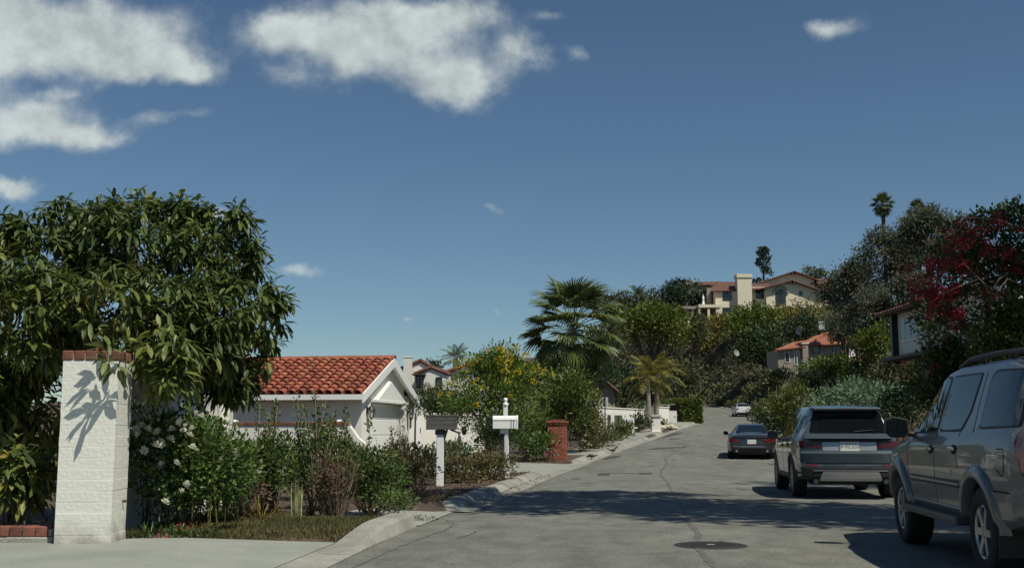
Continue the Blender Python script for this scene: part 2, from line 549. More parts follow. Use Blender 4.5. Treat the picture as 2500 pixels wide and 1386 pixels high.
MT = {}
MT['asphalt'] = road_mat()
MT['patch'] = mat('asphalt_patch', (.055, .054, .052), .9, var=.3, scale=14, bump=.3, bscale=90)
MT['sealant'] = mat('crack_sealant', (.115, .113, .104), .85, var=.3, scale=5)
MT['concrete'] = concrete_mat('driveway_concrete', (.245, .262, .228), (.335, .352, .305))
MT['kerb'] = concrete_mat('kerb_concrete', (.19, .185, .16), (.40, .385, .335), .6)
MT['soil'] = mat('garden_soil', (.085, .058, .04), .95, var=.5, scale=3, dark=(.035, .026, .02), bump=.6, bscale=16, dist=.05)
MT['white_brick'] = mat('painted_white_brick', (.74, .73, .66), .75, var=.035, scale=5, bump=.35, bscale=22, dist=.02)
def add_dirt(m, z0, z1, col=(.20, .17, .12)):
    """soil splash near the ground, broken up by noise"""
    nt = m.node_tree; N, LK = nt.nodes, nt.links
    b = N.get('Principled BSDF'); src = b.inputs['Base Color'].links[0].from_socket
    g = N.new('ShaderNodeNewGeometry'); sp = N.new('ShaderNodeSeparateXYZ'); LK.new(g.outputs['Position'], sp.inputs[0])
    mr = N.new('ShaderNodeMapRange'); mr.inputs['From Min'].default_value = z0; mr.inputs['From Max'].default_value = z1; mr.inputs['To Min'].default_value = 1; mr.inputs['To Max'].default_value = 0
    LK.new(sp.outputs[2], mr.inputs['Value'])
    n = N.new('ShaderNodeTexNoise'); n.inputs['Scale'].default_value = 7; n.inputs['Detail'].default_value = 7; LK.new(g.outputs['Position'], n.inputs['Vector'])
    ml = N.new('ShaderNodeMath'); ml.operation = 'MULTIPLY'; LK.new(mr.outputs[0], ml.inputs[0]); LK.new(n.outputs['Fac'], ml.inputs[1])
    mr2 = N.new('ShaderNodeMapRange'); mr2.inputs['From Min'].default_value = .18; mr2.inputs['From Max'].default_value = .62; mr2.inputs['To Max'].default_value = .8; LK.new(ml.outputs[0], mr2.inputs['Value'])
    mx = N.new('ShaderNodeMixRGB'); LK.new(mr2.outputs[0], mx.inputs[0]); LK.new(src, mx.inputs[1]); mx.inputs[2].default_value = (*col, 1)
    LK.new(mx.outputs[0], b.inputs['Base Color'])


add_dirt(MT['white_brick'], .08, .55)
MT['white_stucco'] = mat('white_stucco', (.79, .77, .70), .85, var=.07, scale=2.2, bump=.3, bscale=45)
MT['white_paint'] = mat('white_paint', (.83, .83, .80), .5, var=.03, scale=6)
MT['house_white'] = mat('house_white', (.72, .71, .66), .8, var=.04, scale=2)
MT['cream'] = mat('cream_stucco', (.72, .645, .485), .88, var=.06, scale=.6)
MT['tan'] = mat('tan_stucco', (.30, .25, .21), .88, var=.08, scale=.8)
MT['grey_wood'] = mat('weathered_grey_wood', (.105, .10, .095), .8, var=.35, scale=18, bump=.4, bscale=60)
MT['brick'] = mat('red_brick', (.27, .085, .05), .85, var=.25, scale=9, bump=.4, bscale=60, objrand=.25)
MT['brick_dark'] = mat('cap_brick', (.21, .085, .055), .85, var=.3, scale=9, bump=.4, bscale=60, objrand=.35)
MT['mortar'] = mat('mortar', (.30, .27, .23), .95, var=.2, scale=20)
MT['tile'] = mat('clay_tile', (.285, .082, .046), .85, var=.35, scale=11, bump=.25, bscale=50, objrand=.3)
MT['tile_far'] = mat('aged_clay_tile', (.135, .062, .044), .85, var=.4, scale=1.7)
MT['tile_orange'] = mat('orange_clay_tile', (.27, .10, .055), .85, var=.35, scale=2)
MT['black_metal'] = mat('black_metal', (.012, .012, .013), .45, spec=.5)
MT['pole_metal'] = mat('brown_steel', (.055, .045, .038), .6, var=.2)
MT['sign_back'] = mat('bare_aluminium', (.52, .53, .52), .5, metal=.3, var=.08)
MT['dark_glass'] = glass_mat('window_glass', (.022, .028, .032), .05)
MT['lamp_glass'] = glass_mat('lantern_glass', (.55, .53, .45), .2)
MT['cast_iron'] = mat('cast_iron', (.055, .05, .045), .6, metal=.4, var=.35, scale=20, bump=.8, bscale=70)
MT['bark'] = mat('bark', (.10, .075, .055), .95, var=.4, scale=9, bump=.8, bscale=26, dist=.03)
MT['bark_pale'] = mat('pale_bark', (.26, .23, .19), .9, var=.3, scale=10, bump=.6, bscale=22, dist=.02)
MT['twig'] = mat('dry_twig', (.20, .15, .105), .9, var=.35, scale=20)
MT['petiole'] = mat('palm_petiole', (.16, .16, .05), .6, var=.2)
MT['stone'] = mat('pale_stone', (.50, .46, .36), .9, var=.2, scale=6, bump=.4)
MT['dish'] = mat('grey_dish', (.26, .26, .26), .6)
# foliage
LF = {}
LF['avocado'] = leaf_mat('avocado_leaf', [(.018, .030, .011), (.032, .049, .016), (.056, .073, .020), (.098, .110, .024), (.17, .15, .030), (.13, .045, .015)], .46, .26, .40, 2.0)
LF['rose'] = leaf_mat('rose_leaf', [(.018, .036, .012), (.035, .065, .015), (.06, .10, .02), (.085, .075, .025)], .45, .25)
LF['sprig'] = leaf_mat('sprig_leaf', [(.020, .038, .016), (.038, .064, .018), (.062, .092, .024), (.12, .13, .03)], .45, .25)
LF['brownish'] = leaf_mat('bronze_leaf', [(.045, .032, .016), (.07, .052, .02), (.05, .062, .018), (.10, .085, .03), (.11, .045, .028)], .6, .2)
LF['dry'] = leaf_mat('dry_leaf', [(.045, .028, .018), (.075, .048, .03), (.10, .075, .04)], .8, .15)
LF['grass'] = leaf_mat('grass_blade', [(.026, .036, .012), (.046, .055, .018), (.078, .074, .03), (.125, .098, .046), (.17, .135, .07)], .7, .3)
LF['tecoma'] = leaf_mat('yellow_bell_leaf', [(.022, .042, .010), (.042, .075, .012), (.085, .12, .018), (.11, .13, .02)], .45, .3)
LF['green'] = leaf_mat('laurel_leaf', [(.020, .036, .010), (.042, .066, .012), (.075, .10, .018), (.11, .12, .022)], .42, .28)
LF['dark'] = leaf_mat('dark_leaf', [(.010, .018, .009), (.018, .031, .012), (.032, .05, .017), (.05, .065, .02)], .5, .2)
LF['round'] = leaf_mat('ficus_leaf', [(.020, .034, .008), (.045, .064, .010), (.085, .105, .013), (.11, .12, .018)], .45, .25)
LF['olive'] = leaf_mat('olive_leaf', [(.025, .032, .015), (.045, .052, .022), (.072, .076, .03), (.095, .09, .035)], .6, .2)
LF['yellowish'] = leaf_mat('autumn_leaf', [(.042, .044, .012), (.085, .078, .018), (.14, .115, .022), (.11, .065, .02)], .55, .25)
LF['euc'] = leaf_mat('eucalyptus_leaf', [(.036, .042, .028), (.050, .057, .038), (.066, .072, .048), (.082, .082, .054)], .6, .3)
LF['pine'] = leaf_mat('pine_needle', [(.010, .020, .013), (.018, .034, .018), (.030, .048, .022)], .6, .1)
LF['juniper'] = leaf_mat('juniper_leaf', [(.035, .062, .042), (.062, .10, .062), (.095, .14, .082), (.075, .10, .04)], .6, .2)
LF['yellowflower'] = leaf_mat('broom_leaf', [(.030, .045, .012), (.050, .068, .015), (.075, .088, .016), (.19, .155, .014)], .5, .25)
LF['boug'] = leaf_mat('bougainvillea_leaf', [(.016, .026, .010), (.030, .046, .014), (.055, .075, .02)], .45, .25)
LF['ivy'] = leaf_mat('ivy_leaf', [(.018, .028, .009), (.040, .056, .013), (.085, .10, .02)], .38, .2, .5)
LF['palm'] = leaf_mat('fan_palm_leaf', [(.028, .042, .016), (.055, .075, .022), (.095, .11, .03)], .45, .2)
LF['palm_yellow'] = leaf_mat('yellowing_palm_leaf', [(.04, .055, .016), (.10, .10, .022), (.26, .18, .035)], .5, .25)
LF['white_petal'] = leaf_mat('white_petal', [(.72, .70, .58), (.80, .80, .74)], .6, .3)
LF['yellow_petal'] = leaf_mat('yellow_petal', [(.50, .34, .01), (.66, .50, .02)], .5, .3)
LF['magenta'] = leaf_mat('magenta_bract', [(.20, .008, .020), (.33, .015, .038), (.40, .04, .07)], .55, .35)
LF['pink'] = leaf_mat('pink_petal', [(.5, .12, .25), (.62, .22, .36)], .55, .3)
LF['cover'] = leaf_mat('slope_scrub_leaf', [(.018, .028, .010), (.032, .044, .014), (.052, .062, .02), (.07, .07, .024)], .6, .2)
LF['red'] = leaf_mat('red_flower', [(.17, .03, .025), (.24, .05, .045)], .6, .3)

# ------------------------------------------------------------------ the setting: ground, road, kerbs, driveways
def rows_y():
    a = list(np.arange(-40, 8, 2.0)) + list(np.arange(8, 48, 0.35)) + list(np.arange(48, 140, 1.5)) + list(np.arange(140, 260, 4.0))
    return np.array(a + [280, 330, 420])


def build_ground():
    ys = rows_y()
    offs = np.array([0, .12, .25, .45, .8, 1.2, 1.6, 2.2, 3, 4, 5, 6.5, 8, 10, 13, 17, 22, 28, 36, 48, 65, 90, 130, 220, 500, 1400, 4000])
    for name, side in (('ground_left', -1), ('ground_right', 1)):
        rows = []
        for y in ys:
            e = float(Lx(y)) if side < 0 else float(Rx(y))
            xs = e + side * (offs - .08)
            zz = ground_z(xs, np.full_like(xs, y))
            zz[0] = Zr(y) - .12
            rows.append([(x, y, z) for x, z in zip(xs, zz)])
        # reach the horizon ahead
        for yy in (900, 4000):
            rows.append([(x * (1 if abs(x) > 600 else 1), yy, 2.0) for (x, _, _) in rows[len(ys) - 1]])
        mb = MB().grid(rows)
        o = mb.build(name, MT['soil'], smooth=True)
        tag(o, 'brown garden soil and verge on the %s of the street' % ('left' if side < 0 else 'right'), kind='structure')


def strip(name, x0f, x1f, y0, y1, dz, material, step=.5, n=2, parent=None, dzf=None):
    ys = np.append(np.arange(y0, y1 - 1e-6, step), y1)
    rows = []
    for y in ys:
        a, b = float(x0f(y)), float(x1f(y))
        rows.append([(a + (b - a) * k / (n - 1), y, float(Zr(y)) + (dz if dzf is None else dzf(y, k / (n - 1)))) for k in range(n)])
    return MB().grid(rows).build(name, material, parent, smooth=True)


def build_road():
    rd = strip('road', Lx, Rx, -40, 235, 0.0, MT['asphalt'], .75, 9)
    tag(rd, 'worn grey asphalt street climbing away between gardens', kind='structure')
    g = strip('gutter', lambda y: Lx(y) - .02, lambda y: Lx(y) + .34, 17.3, 130, .006, MT['kerb'], .8, 3,
              dzf=lambda y, k: .006 + .02 * (1 - k))
    tag(g, 'concrete gutter strip along the left kerb', kind='structure')
    # dark patches and sealed cracks, thin sheets 4 mm above the asphalt
    def patch(name, pts, m, dz=.004):
        v = [(x, y, float(Zr(y)) + dz) for x, y in pts]
        me = mesh_from(name, v, [tuple(range(len(v)))], m)
        return obj(name, me, rd)
    def pp(px, py, z=0.0):
        b = (693 - py) / FPX
        # intersect the view ray with the road by iteration
        k = (b * _c + _s) / (_c - b * _s)
        Ys = np.arange(5, 160, .02)
        Y = float(Ys[np.argmax(CAM_H + k * Ys <= Zr(Ys))])
        p = P(px, py, Y)
        return (p.x, Y)
    for pts in (((1458, 1160), (1488, 1160), (1490, 1154), (1460, 1155)), ((1560, 1158), (1592, 1157), (1590, 1153), (1560, 1154)),
                ((1490, 1155.4), (1560, 1155), (1560, 1154.2), (1490, 1154.6)),
                ((1393, 1169), (1417, 1169), (1417, 1167), (1396, 1167)),
                ((1573, 1098), (1672, 1092), (1676, 1089.5), (1600, 1093)), ((1634, 1072), (1662, 1071), (1660, 1069), (1638, 1069.6)),
                ((1466, 1123), (1510, 1116), (1520, 1111.5), (1488, 1113)), ((1600, 1074), (1655, 1060), (1668, 1055), (1640, 1058))):
        patch('patch', [pp(*q) for q in pts], MT['patch'])
    def crack(pxs, w, name='crack_sealant'):
        c = [pp(*q) for q in pxs]
        # refine with a wobble
        fine = []
        rr = random.Random(7)
        for i in range(len(c) - 1):
            for k in range(8):
                t = k / 8
                fine.append((c[i][0] + (c[i + 1][0] - c[i][0]) * t + rr.uniform(-.02, .02), c[i][1] + (c[i + 1][1] - c[i][1]) * t))
        fine.append(c[-1])
        rows = []
        for i, (x, y) in enumerate(fine):
            a = fine[max(i - 1, 0)]; b2 = fine[min(i + 1, len(fine) - 1)]
            dx, dy = b2[0] - a[0], b2[1] - a[1]; l = math.hypot(dx, dy) or 1
            ww = w * (.6 + .8 * rr.random())
            rows.append([(x - dy / l * ww, y + dx / l * ww, float(Zr(y)) + .0045), (x + dy / l * ww, y - dx / l * ww, float(Zr(y)) + .0045)])
        MB().grid(rows).build(name, MT['sealant'], rd)
    crack([(1745, 1384), (1712, 1345), (1700, 1322), (1706, 1300), (1690, 1285), (1668, 1240), (1640, 1200), (1632, 1180), (1612, 1160), (1616, 1145), (1630, 1130), (1622, 1118)], .032)
    crack([(1622, 1118), (1660, 1096), (1680, 1080), (1684, 1072)], .035)
    crack([(862, 1386), (930, 1356), (985, 1330), (1050, 1306)], .012, 'crack')
    crack([(1050, 1306), (1085, 1296), (1110, 1280)], .010, 'crack')
    crack([(1118, 1312), (1150, 1305), (1165, 1296)], .012, 'crack')


def kerb_section(y0, y1, side, h0, h1, parent, step=.8, w=.30):
    """one cast length of rolled kerb from y0 to y1"""
    ys = np.append(np.arange(y0, y1 - .05, step), y1)
    rows = []
    for y in ys:
        e = float(Lx(y)) if side < 0 else float(Rx(y))
        z = float(Zr(y)); h = h0 + (h1 - h0) * (y - y0) / (y1 - y0)
        prof = [(.02, -.10), (.02, .012), (-.06, h * .72), (-.13, h), (-w, h + .004), (-w - .02, h - .02), (-w - .02, -.10)]
        if side > 0: rows.append([(e - a, y, z + b) for a, b in prof])
        else: rows.append([(e + a, y, z + b) for a, b in prof])
    mb = MB().grid(rows)
    n = len(rows[0])
    mb.f.append(tuple(range(n))); mb.f.append(tuple((len(rows) - 1) * n + k for k in range(n - 1, -1, -1)))
    return mb.build('kerb_segment', MT['kerb'], parent)


def build_kerbs():
    kl = bpy.data.objects.new('kerb_left', None); link(kl); tag(kl, 'pale concrete kerb along the left side of the street', kind='structure')
    kr = bpy.data.objects.new('kerb_right', None); link(kr); tag(kr, 'concrete kerb along the right side behind the parked cars', kind='structure')
    rr = random.Random(3)
    y = 17.5
    kerb_section(17.5, 18.6, -1, .03, .13, kl, .35)
    y = 18.63
    while y < 30.0:
        l = 2.4 + rr.random() * .5
        kerb_section(y, min(y + l, 30.4), -1, .13 + rr.uniform(-.01, .012), .13 + rr.uniform(-.01, .012), kl); y += l + .03
    kerb_section(30.5, 31.5, -1, .13, .02, kl, .35)
    kerb_section(39.8, 40.9, -1, .02, .12, kl, .35)
    y = 40.95
    while y < 128:
        l = 3.2
        if not (58.5 < y < 60.5) and not (66 < y < 71):
            kerb_section(y, y + l, -1, .12, .12, kl, 1.1)
        y += l + .04
    y = 2.0
    while y < 150:
        kerb_section(y, y + 3.2, 1, .13, .13, kr, 1.1); y += 3.24


def build_driveways():
    # near driveway: slab, gutter apron and the wing of the kerb
    # slab edge against the planting runs from (-12,10.9) to (-1.7,12.55)
    def edge_y(x): return float(np.interp(x, [-14, -4.6, -4.1, -1.7], [10.9, 11.55, 11.85, 12.55]))
    jl = lambda y: float(Lx(y)) - .42
    rows = []
    for j in range(15):
        t = j / 14
        row = []
        for k in range(25):
            s = k / 24
            x = -14 + (jl(12.3) + 14) * s
            ye = edge_y(x)
            y = 2.0 + (ye - 2.0) * t
            x2 = -14 + (jl(y) + 14) * s
            o = float(Lx(y)) - x2
            row.append((x2, y, .025 + .10 * min(1, max(0, (o - .42) / 1.6))))
        rows.append(row)
    mb = MB().grid(rows)
    # thickness along the planted edge
    top = rows[-1]
    mb.grid([top, [(x, y + .004, z - .12) for x, y, z in top]])
    dw = mb.build('driveway', MT['concrete'], smooth=True)
    tag(dw, 'pale smooth concrete driveway in the left foreground', kind='structure')
    ap = MB().grid([[(float(Lx(y)) - .405 + .425 * k / 3, y, [.026, .016, .010, .006][k]) for k in range(4)] for y in np.arange(2, 13.01, .5)])
    o = ap.build('apron', MT['kerb'], dw)
    for pts in (((-13.9, 8.3), (-2.3, 9.3)), ((-6.6, 3.0), (-7.0, 11.2))):
        (x0, y0), (x1, y1) = pts
        l = math.hypot(x1 - x0, y1 - y0); nx, ny = -(y1 - y0) / l * .006, (x1 - x0) / l * .006
        v = [(x0 + nx, y0 + ny, .129), (x0 - nx, y0 - ny, .129), (x1 - nx, y1 - ny, .129), (x1 + nx, y1 + ny, .129)]
        obj('control_joint', mesh_from('control_joint', v, [(0, 1, 2, 3)], MT['patch']), dw)
    # raised wing where the kerb rises beside the planting
    ys = np.arange(11.4, 14.81, .2)
    rows = []
    for y in ys:
        t = min(1, max(0, (y - 11.4) / 2.3)); h = .02 + .15 * t * t * (3 - 2 * t)
        e = float(Lx(y)) + .01
        w = .34
        rows.append([(e + .015, y, -.05), (e, y, .012), (e - .05, y, h * .8), (e - .11, y, h), (e - w, y, h + .004), (e - w - .02, y, -.05)])
    mb = MB().grid(rows); n = 6
    mb.f.append(tuple(range(n))); mb.f.append(tuple((len(rows) - 1) * n + k for k in range(n - 1, -1, -1)))
    wing = mb.build('kerb_wing', MT['kerb'], dw)
    # tyre scuffs on the wing are streaks with a shape of their own
    for (y0, w) in ((12.75, .10), (13.35, .05)):
        rows = []
        for k in range(7):
            y = y0 + .02 * k
            t = min(1, max(0, (y - 11.4) / 2.3)); h = .02 + .15 * t * t * (3 - 2 * t); e = float(Lx(y)) + .01
            u = k / 6
            rows.append([(e - .01 - .09 * u, y + .0, .012 + (h * .8 - .012) * u + .012), (e - .01 - .09 * u, y + w, .012 + (h * .8 - .012) * u + .012 + .003)])
        MB().grid(rows).build('scuff_mark', MT['patch'], dw)
    # little walk in the gap of the kerb
    wk = MB().grid([[(float(Lx(y)) + .05 - 1.55 * k / 4, y, .012 + .05 * k / 4) for k in range(5)] for y in np.arange(14.85, 17.46, .26)])
    o = wk.build('walkway', MT['concrete']); tag(o, 'small shaded concrete ramp between two kerb ends', kind='structure')
    # second driveway to the white garage
    rows = []
    for y in np.arange(31.2, 40.21, .6):
        xr = float(Lx(y)) + .02; xl = -4.2 - .0 * y
        rows.append([(xr + (xl - xr) * k / 8, y, float(Zr(y)) + .014 + .07 * min(1, k / 3)) for k in range(9)])
    o = MB().grid(rows).build('driveway', MT['concrete'], smooth=True); tag(o, 'concrete driveway of the white garage beside the brick pillar', kind='structure')
    # pale pavement strip farther up on the left
    o = strip('pavement', lambda y: Lx(y) - 1.5, lambda y: Lx(y) - .26, 44, 100, .131, MT['kerb'], 1.0, 2)
    tag(o, 'narrow pale pavement strip behind the far left kerb', kind='structure')


build_ground()
build_road()
build_kerbs()
build_driveways()

# ------------------------------------------------------------------ foliage
def leaf_arrays(rng, pos, dirs, nrm, L, W, detail=0, bend=0.0, gravity=0.0):
    """vertices/faces for leaves; pos, dirs, nrm: (n,3)"""
    n = len(pos)
    d = dirs / (np.linalg.norm(dirs, axis=1, keepdims=True) + 1e-9)
    s = np.cross(d, nrm); s /= (np.linalg.norm(s, axis=1, keepdims=True) + 1e-9)
    u = np.cross(s, d)
    L = np.broadcast_to(np.asarray(L, float), (n,))[:, None]; W = np.broadcast_to(np.asarray(W, float), (n,))[:, None]
    if detail == 0:
        v = np.stack([pos, pos + d * L * .45 + s * W * .5 + u * W * .18, pos + d * L, pos + d * L * .45 - s * W * .5 + u * W * .18], 1)
        fl = np.array([[0, 1, 2], [0, 2, 3]])
        nv = 4
    else:
        g = np.zeros((n, 3)); g[:, 2] = -1
        b = bend * L
        p1 = pos + d * L * .33 - u * b * .15 + g * gravity * L * .08
        p2 = pos + d * L * .70 - u * b * .6 + g * gravity * L * .30
        p3 = pos + d * L * 1.0 - u * b * 1.1 + g * gravity * L * .62
        v = np.stack([pos, p1 + s * W * .42 + u * W * .12, p1, p1 - s * W * .42 + u * W * .12,
                      p2 + s * W * .45 + u * W * .12, p2, p2 - s * W * .45 + u * W * .12, p3], 1)
        fl = np.array([[0, 1, 2], [0, 2, 3], [1, 4, 5], [1, 5, 2], [2, 5, 6], [2, 6, 3], [4, 7, 5], [5, 7, 6]])
        nv = 8
    faces = (np.arange(n)[:, None, None] * nv + fl[None]).reshape(-1, 3)
    return v.reshape(-1, 3), faces, len(fl)


def tri_mesh(name, v, f, var, m):
    me = bpy.data.meshes.new(name)
    me.vertices.add(len(v)); me.vertices.foreach_set('co', np.ascontiguousarray(v, np.float32).ravel())
    nf = len(f)
    me.loops.add(nf * 3); me.loops.foreach_set('vertex_index', np.ascontiguousarray(f, np.int32).ravel())
    me.polygons.add(nf)
    me.polygons.foreach_set('loop_start', np.arange(0, nf * 3, 3, dtype=np.int32))
    me.polygons.foreach_set('loop_total', np.full(nf, 3, np.int32))
    me.materials.append(m)
    if var is not None:
        a = me.attributes.new('var', 'FLOAT', 'FACE'); a.data.foreach_set('value', np.ascontiguousarray(var, np.float32))
    me.update(calc_edges=True)
    me.validate()
    return me


def unit_rand(rng, n):
    v = rng.normal(size=(n, 3)); return v / np.linalg.norm(v, axis=1, keepdims=True)


def crown(rng, blobs, n, per=12, clump=.25, shell=.28, out=.8, up=.35, rnd=.6, low=-.75):
    """leaf positions, directions, normals and tints, clumped over the surface of a set of ellipsoids"""
    B = np.array(blobs, float)
    w = (B[:, 3] * B[:, 5]); w = w / w.sum()
    k = max(1, int(n / per))
    bi = rng.choice(len(B), k, p=w)
    dv = unit_rand(rng, k)
    dv[:, 2] = np.where(dv[:, 2] < low, -dv[:, 2], dv[:, 2])
    rad = 1.0 - np.abs(rng.normal(size=k)) * shell
    ph = rng.uniform(0, 6.28, 6)
    wob = 1 + .10 * np.sin(dv[:, 0] * 5 + ph[0] + bi) + .10 * np.sin(dv[:, 2] * 6 + ph[1] + bi * 2) + .07 * np.sin(dv[:, 1] * 9 + ph[2])
    c = B[bi, :3] + dv * B[bi, 3:6] * (np.clip(rad, .15, 1.05) * wob)[:, None]
    ct = rng.uniform(0, 1, k)
    per_i = np.repeat(np.arange(k), per)
    m = len(per_i)
    j = unit_rand(rng, m) * (rng.uniform(0, 1, m) ** .5)[:, None]
    cl = clump * (.7 + .6 * rng.uniform(size=k))[per_i][:, None]
    pos = c[per_i] + j * cl * np.array([1, 1, .75])
    o = dv[per_i]
    dirs = o * out + j * .7 + unit_rand(rng, m) * rnd + np.array([0, 0, up])
    nrm = o * .6 + unit_rand(rng, m) * .6 + np.array([.15, -.15, .75])
    tint = np.clip(.62 * rng.uniform(size=m) + .38 * ct[per_i], 0, 1)
    return pos, dirs, nrm, tint


def leaf_object(name, parent, rng, pos, dirs, nrm, tint, L, W, m, detail=0, bend=0, gravity=0, kind=None):
    sz = rng.uniform(.7, 1.25, len(pos))
    v, f, k = leaf_arrays(rng, pos, dirs, nrm, L * sz, W * sz, detail, bend, gravity)
    me = tri_mesh(name, v, f, np.repeat(tint, k), m)
    o = world_part(name, me, parent)
    if kind: o['kind'] = kind
    return o


def lumps(rng, c, r, k, sub=.5):
    """break one ellipsoid into smaller ones so that the outline is uneven"""
    out = [(c[0], c[1], c[2], r[0] * .72, r[1] * .72, r[2] * .74)]
    for i in range(k):
        d = unit_rand(rng, 1)[0]
        d[2] = d[2] * .9 + .12
        s = sub * rng.uniform(.62, 1.12)
        t = rng.uniform(.5, .74)
        out.append((c[0] + d[0] * r[0] * t, c[1] + d[1] * r[1] * t, c[2] + d[2] * r[2] * t, r[0] * s, r[1] * s, r[2] * s))
    return out


def limb_mesh(rng, base, blobs, r0, m, sides=6, n_limb=6, split=.35):
    mb = MB()
    base = Vector(base)
    top = Vector(blobs[0][:3])
    fork = base.lerp(top, split) + Vector((rng.uniform(-.1, .1), rng.uniform(-.1, .1), 0)) * (top - base).length * .3
    mid = base.lerp(fork, .5) + Vector((rng.uniform(-.05, .05), rng.uniform(-.05, .05), 0)) * (top - base).length
    mb.tube([base - Vector((0, 0, .15)), base, mid, fork, fork.lerp(top, .6), top], [r0 * 1.35, r0 * 1.15, r0 * .9, r0 * .75, r0 * .45, r0 * .15], sides)
    for b in blobs[1:1 + n_limb]:
        e = Vector(b[:3]); m1 = fork.lerp(e, .5) + Vector((0, 0, (e - fork).length * .1))
        mb.tube([fork, m1, e, e + (e - fork) * .15], [r0 * .5, r0 * .34, r0 * .18, r0 * .05], 5)
    return mb.mesh('trunk', m, smooth=True)


def plant(name, label, cat, px, top, bot, w, Y, m, leafpx=8.0, dens=1.0, seed=1, trunk=True, group=None, depth=.85, aspect=.5, k=9, sub=.5,
          bark='bark', per=12, up=.35, out=.8, rnd=.6, detail=0, gravity=0, bend=0, base_y=None, shell=.28, clumppx=None, blobs=None, extra_x=0):
    """tree, shrub or bush seen in the photograph as a crown px wide w from row top to row bot, Y metres ahead"""
    rng = np.random.default_rng(seed)
    c = P(px, (top + bot) / 2, Y)
    mpp = Y / FPX
    rx = w / 2 * mpp; rz = (bot - top) / 2 * mpp
    ry = rx * depth
    g = gz(c.x, Y)
    t = thing(name, label, cat, (c.x, Y, g), group=group)
    if blobs is None:
        blobs = lumps(rng, c, (rx, ry, rz), k, sub)
    n = int(dens * 5.2 * w * (bot - top) / (leafpx * leafpx * aspect))
    n = max(700, min(n, 34000))
    pos, dirs, nrm, tint = crown(rng, blobs, n, per, (clumppx or leafpx * 2.3) * mpp, shell=shell, up=up, out=out, rnd=rnd)
    L = leafpx * mpp
    leaf_object('crown' if trunk else 'foliage', t, rng, pos, dirs, nrm, tint, L, L * aspect, LF[m] if isinstance(m, str) else m, detail, bend, gravity, kind='stuff')
    if trunk:
        me = limb_mesh(rng, (c.x, Y, g), blobs, max(.05, rx * .09), MT[bark])
        world_part('trunk', me, t)
    else:
        mb = MB()
        for i in range(7):
            a = rng.uniform(0, 6.28); q = rng.uniform(.2, .7)
            e = Vector((c.x + math.cos(a) * rx * q, Y + math.sin(a) * ry * q, c.z + rz * rng.uniform(-.2, .5)))
            b0 = Vector((c.x + math.cos(a) * rx * .12, Y + math.sin(a) * ry * .12, g - .05))
            md = b0.lerp(e, .5) + Vector((rng.uniform(-.1, .1) * rx, rng.uniform(-.1, .1) * rx, 0))
            r = max(.008, rx * .022)
            mb.tube([b0, md, e], [r, r * .75, r * .3], 5)
        world_part('stem', mb.mesh('stem', MT['twig'], smooth=True), t)
    t['_c'] = (c.x, c.y, c.z); t['_r'] = (rx, ry, rz)
    return t, rng, blobs


def flower_mesh(name, m, r, petals=7, seed=0, cup=.35, layers=2):
    rng = np.random.default_rng(seed)
    pos = []; dirs = []; nrm = []
    for l in range(layers):
        for i in range(petals):
            a = 2 * math.pi * (i + .5 * l) / petals + rng.uniform(-.2, .2)
            el = cup + .6 * l
            d = np.array([math.cos(a) * math.cos(el), math.sin(a) * math.cos(el), math.sin(el)])
            pos.append(d * r * .05); dirs.append(d); nrm.append(np.array([-math.cos(a) * math.sin(el), -math.sin(a) * math.sin(el), math.cos(el)]))
    pos, dirs, nrm = map(np.array, (pos, dirs, nrm))
    v, f, k = leaf_arrays(rng, pos, dirs, nrm, r * rng.uniform(.85, 1.1, len(pos)), r * .85)
    return tri_mesh(name, v, f, np.repeat(rng.uniform(0, 1, len(pos)), k), m)


def cluster_mesh(name, m, r, n, leaf, seed=0, aspect=.7):
    rng = np.random.default_rng(seed)
    d = unit_rand(rng, n); pos = d * (rng.uniform(.2, 1, n) ** .5)[:, None] * r
    v, f, k = leaf_arrays(rng, pos, d + unit_rand(rng, n) * .6, unit_rand(rng, n) + np.array([0, -.4, .5]), leaf * rng.uniform(.7, 1.2, n), leaf * aspect)
    return tri_mesh(name, v, f, np.repeat(rng.uniform(0, 1, n), k), m)


def on_blobs(rng, blobs, n, face=(0.25, -1, .45), rad=1.02):
    """points on the side of the crown that faces the given direction"""
    B = np.array(blobs); f = np.array(face) / np.linalg.norm(face)
    out = []
    w = B[:, 3] * B[:, 5]; w = w / w.sum()
    while len(out) < n:
        b = B[rng.choice(len(B), p=w)]
        d = unit_rand(rng, 1)[0]
        if d @ f < .15: continue
        p = b[:3] + d * b[3:6] * rad
        # keep only if outside the other ellipsoids
        q = (p - B[:, :3]) / B[:, 3:6]
        if (np.sum(q * q, 1) < .9).sum() > 0: continue
        out.append(p)
    return out

# ------------------------------------------------------------------ walls, pillars and houses on the left
def brick_mesh(name, sx, sy, sz, m, bev=.006):
    return MB().box((0, 0, 0), (sx, sy, sz)).mesh(name, m, bevel=bev)


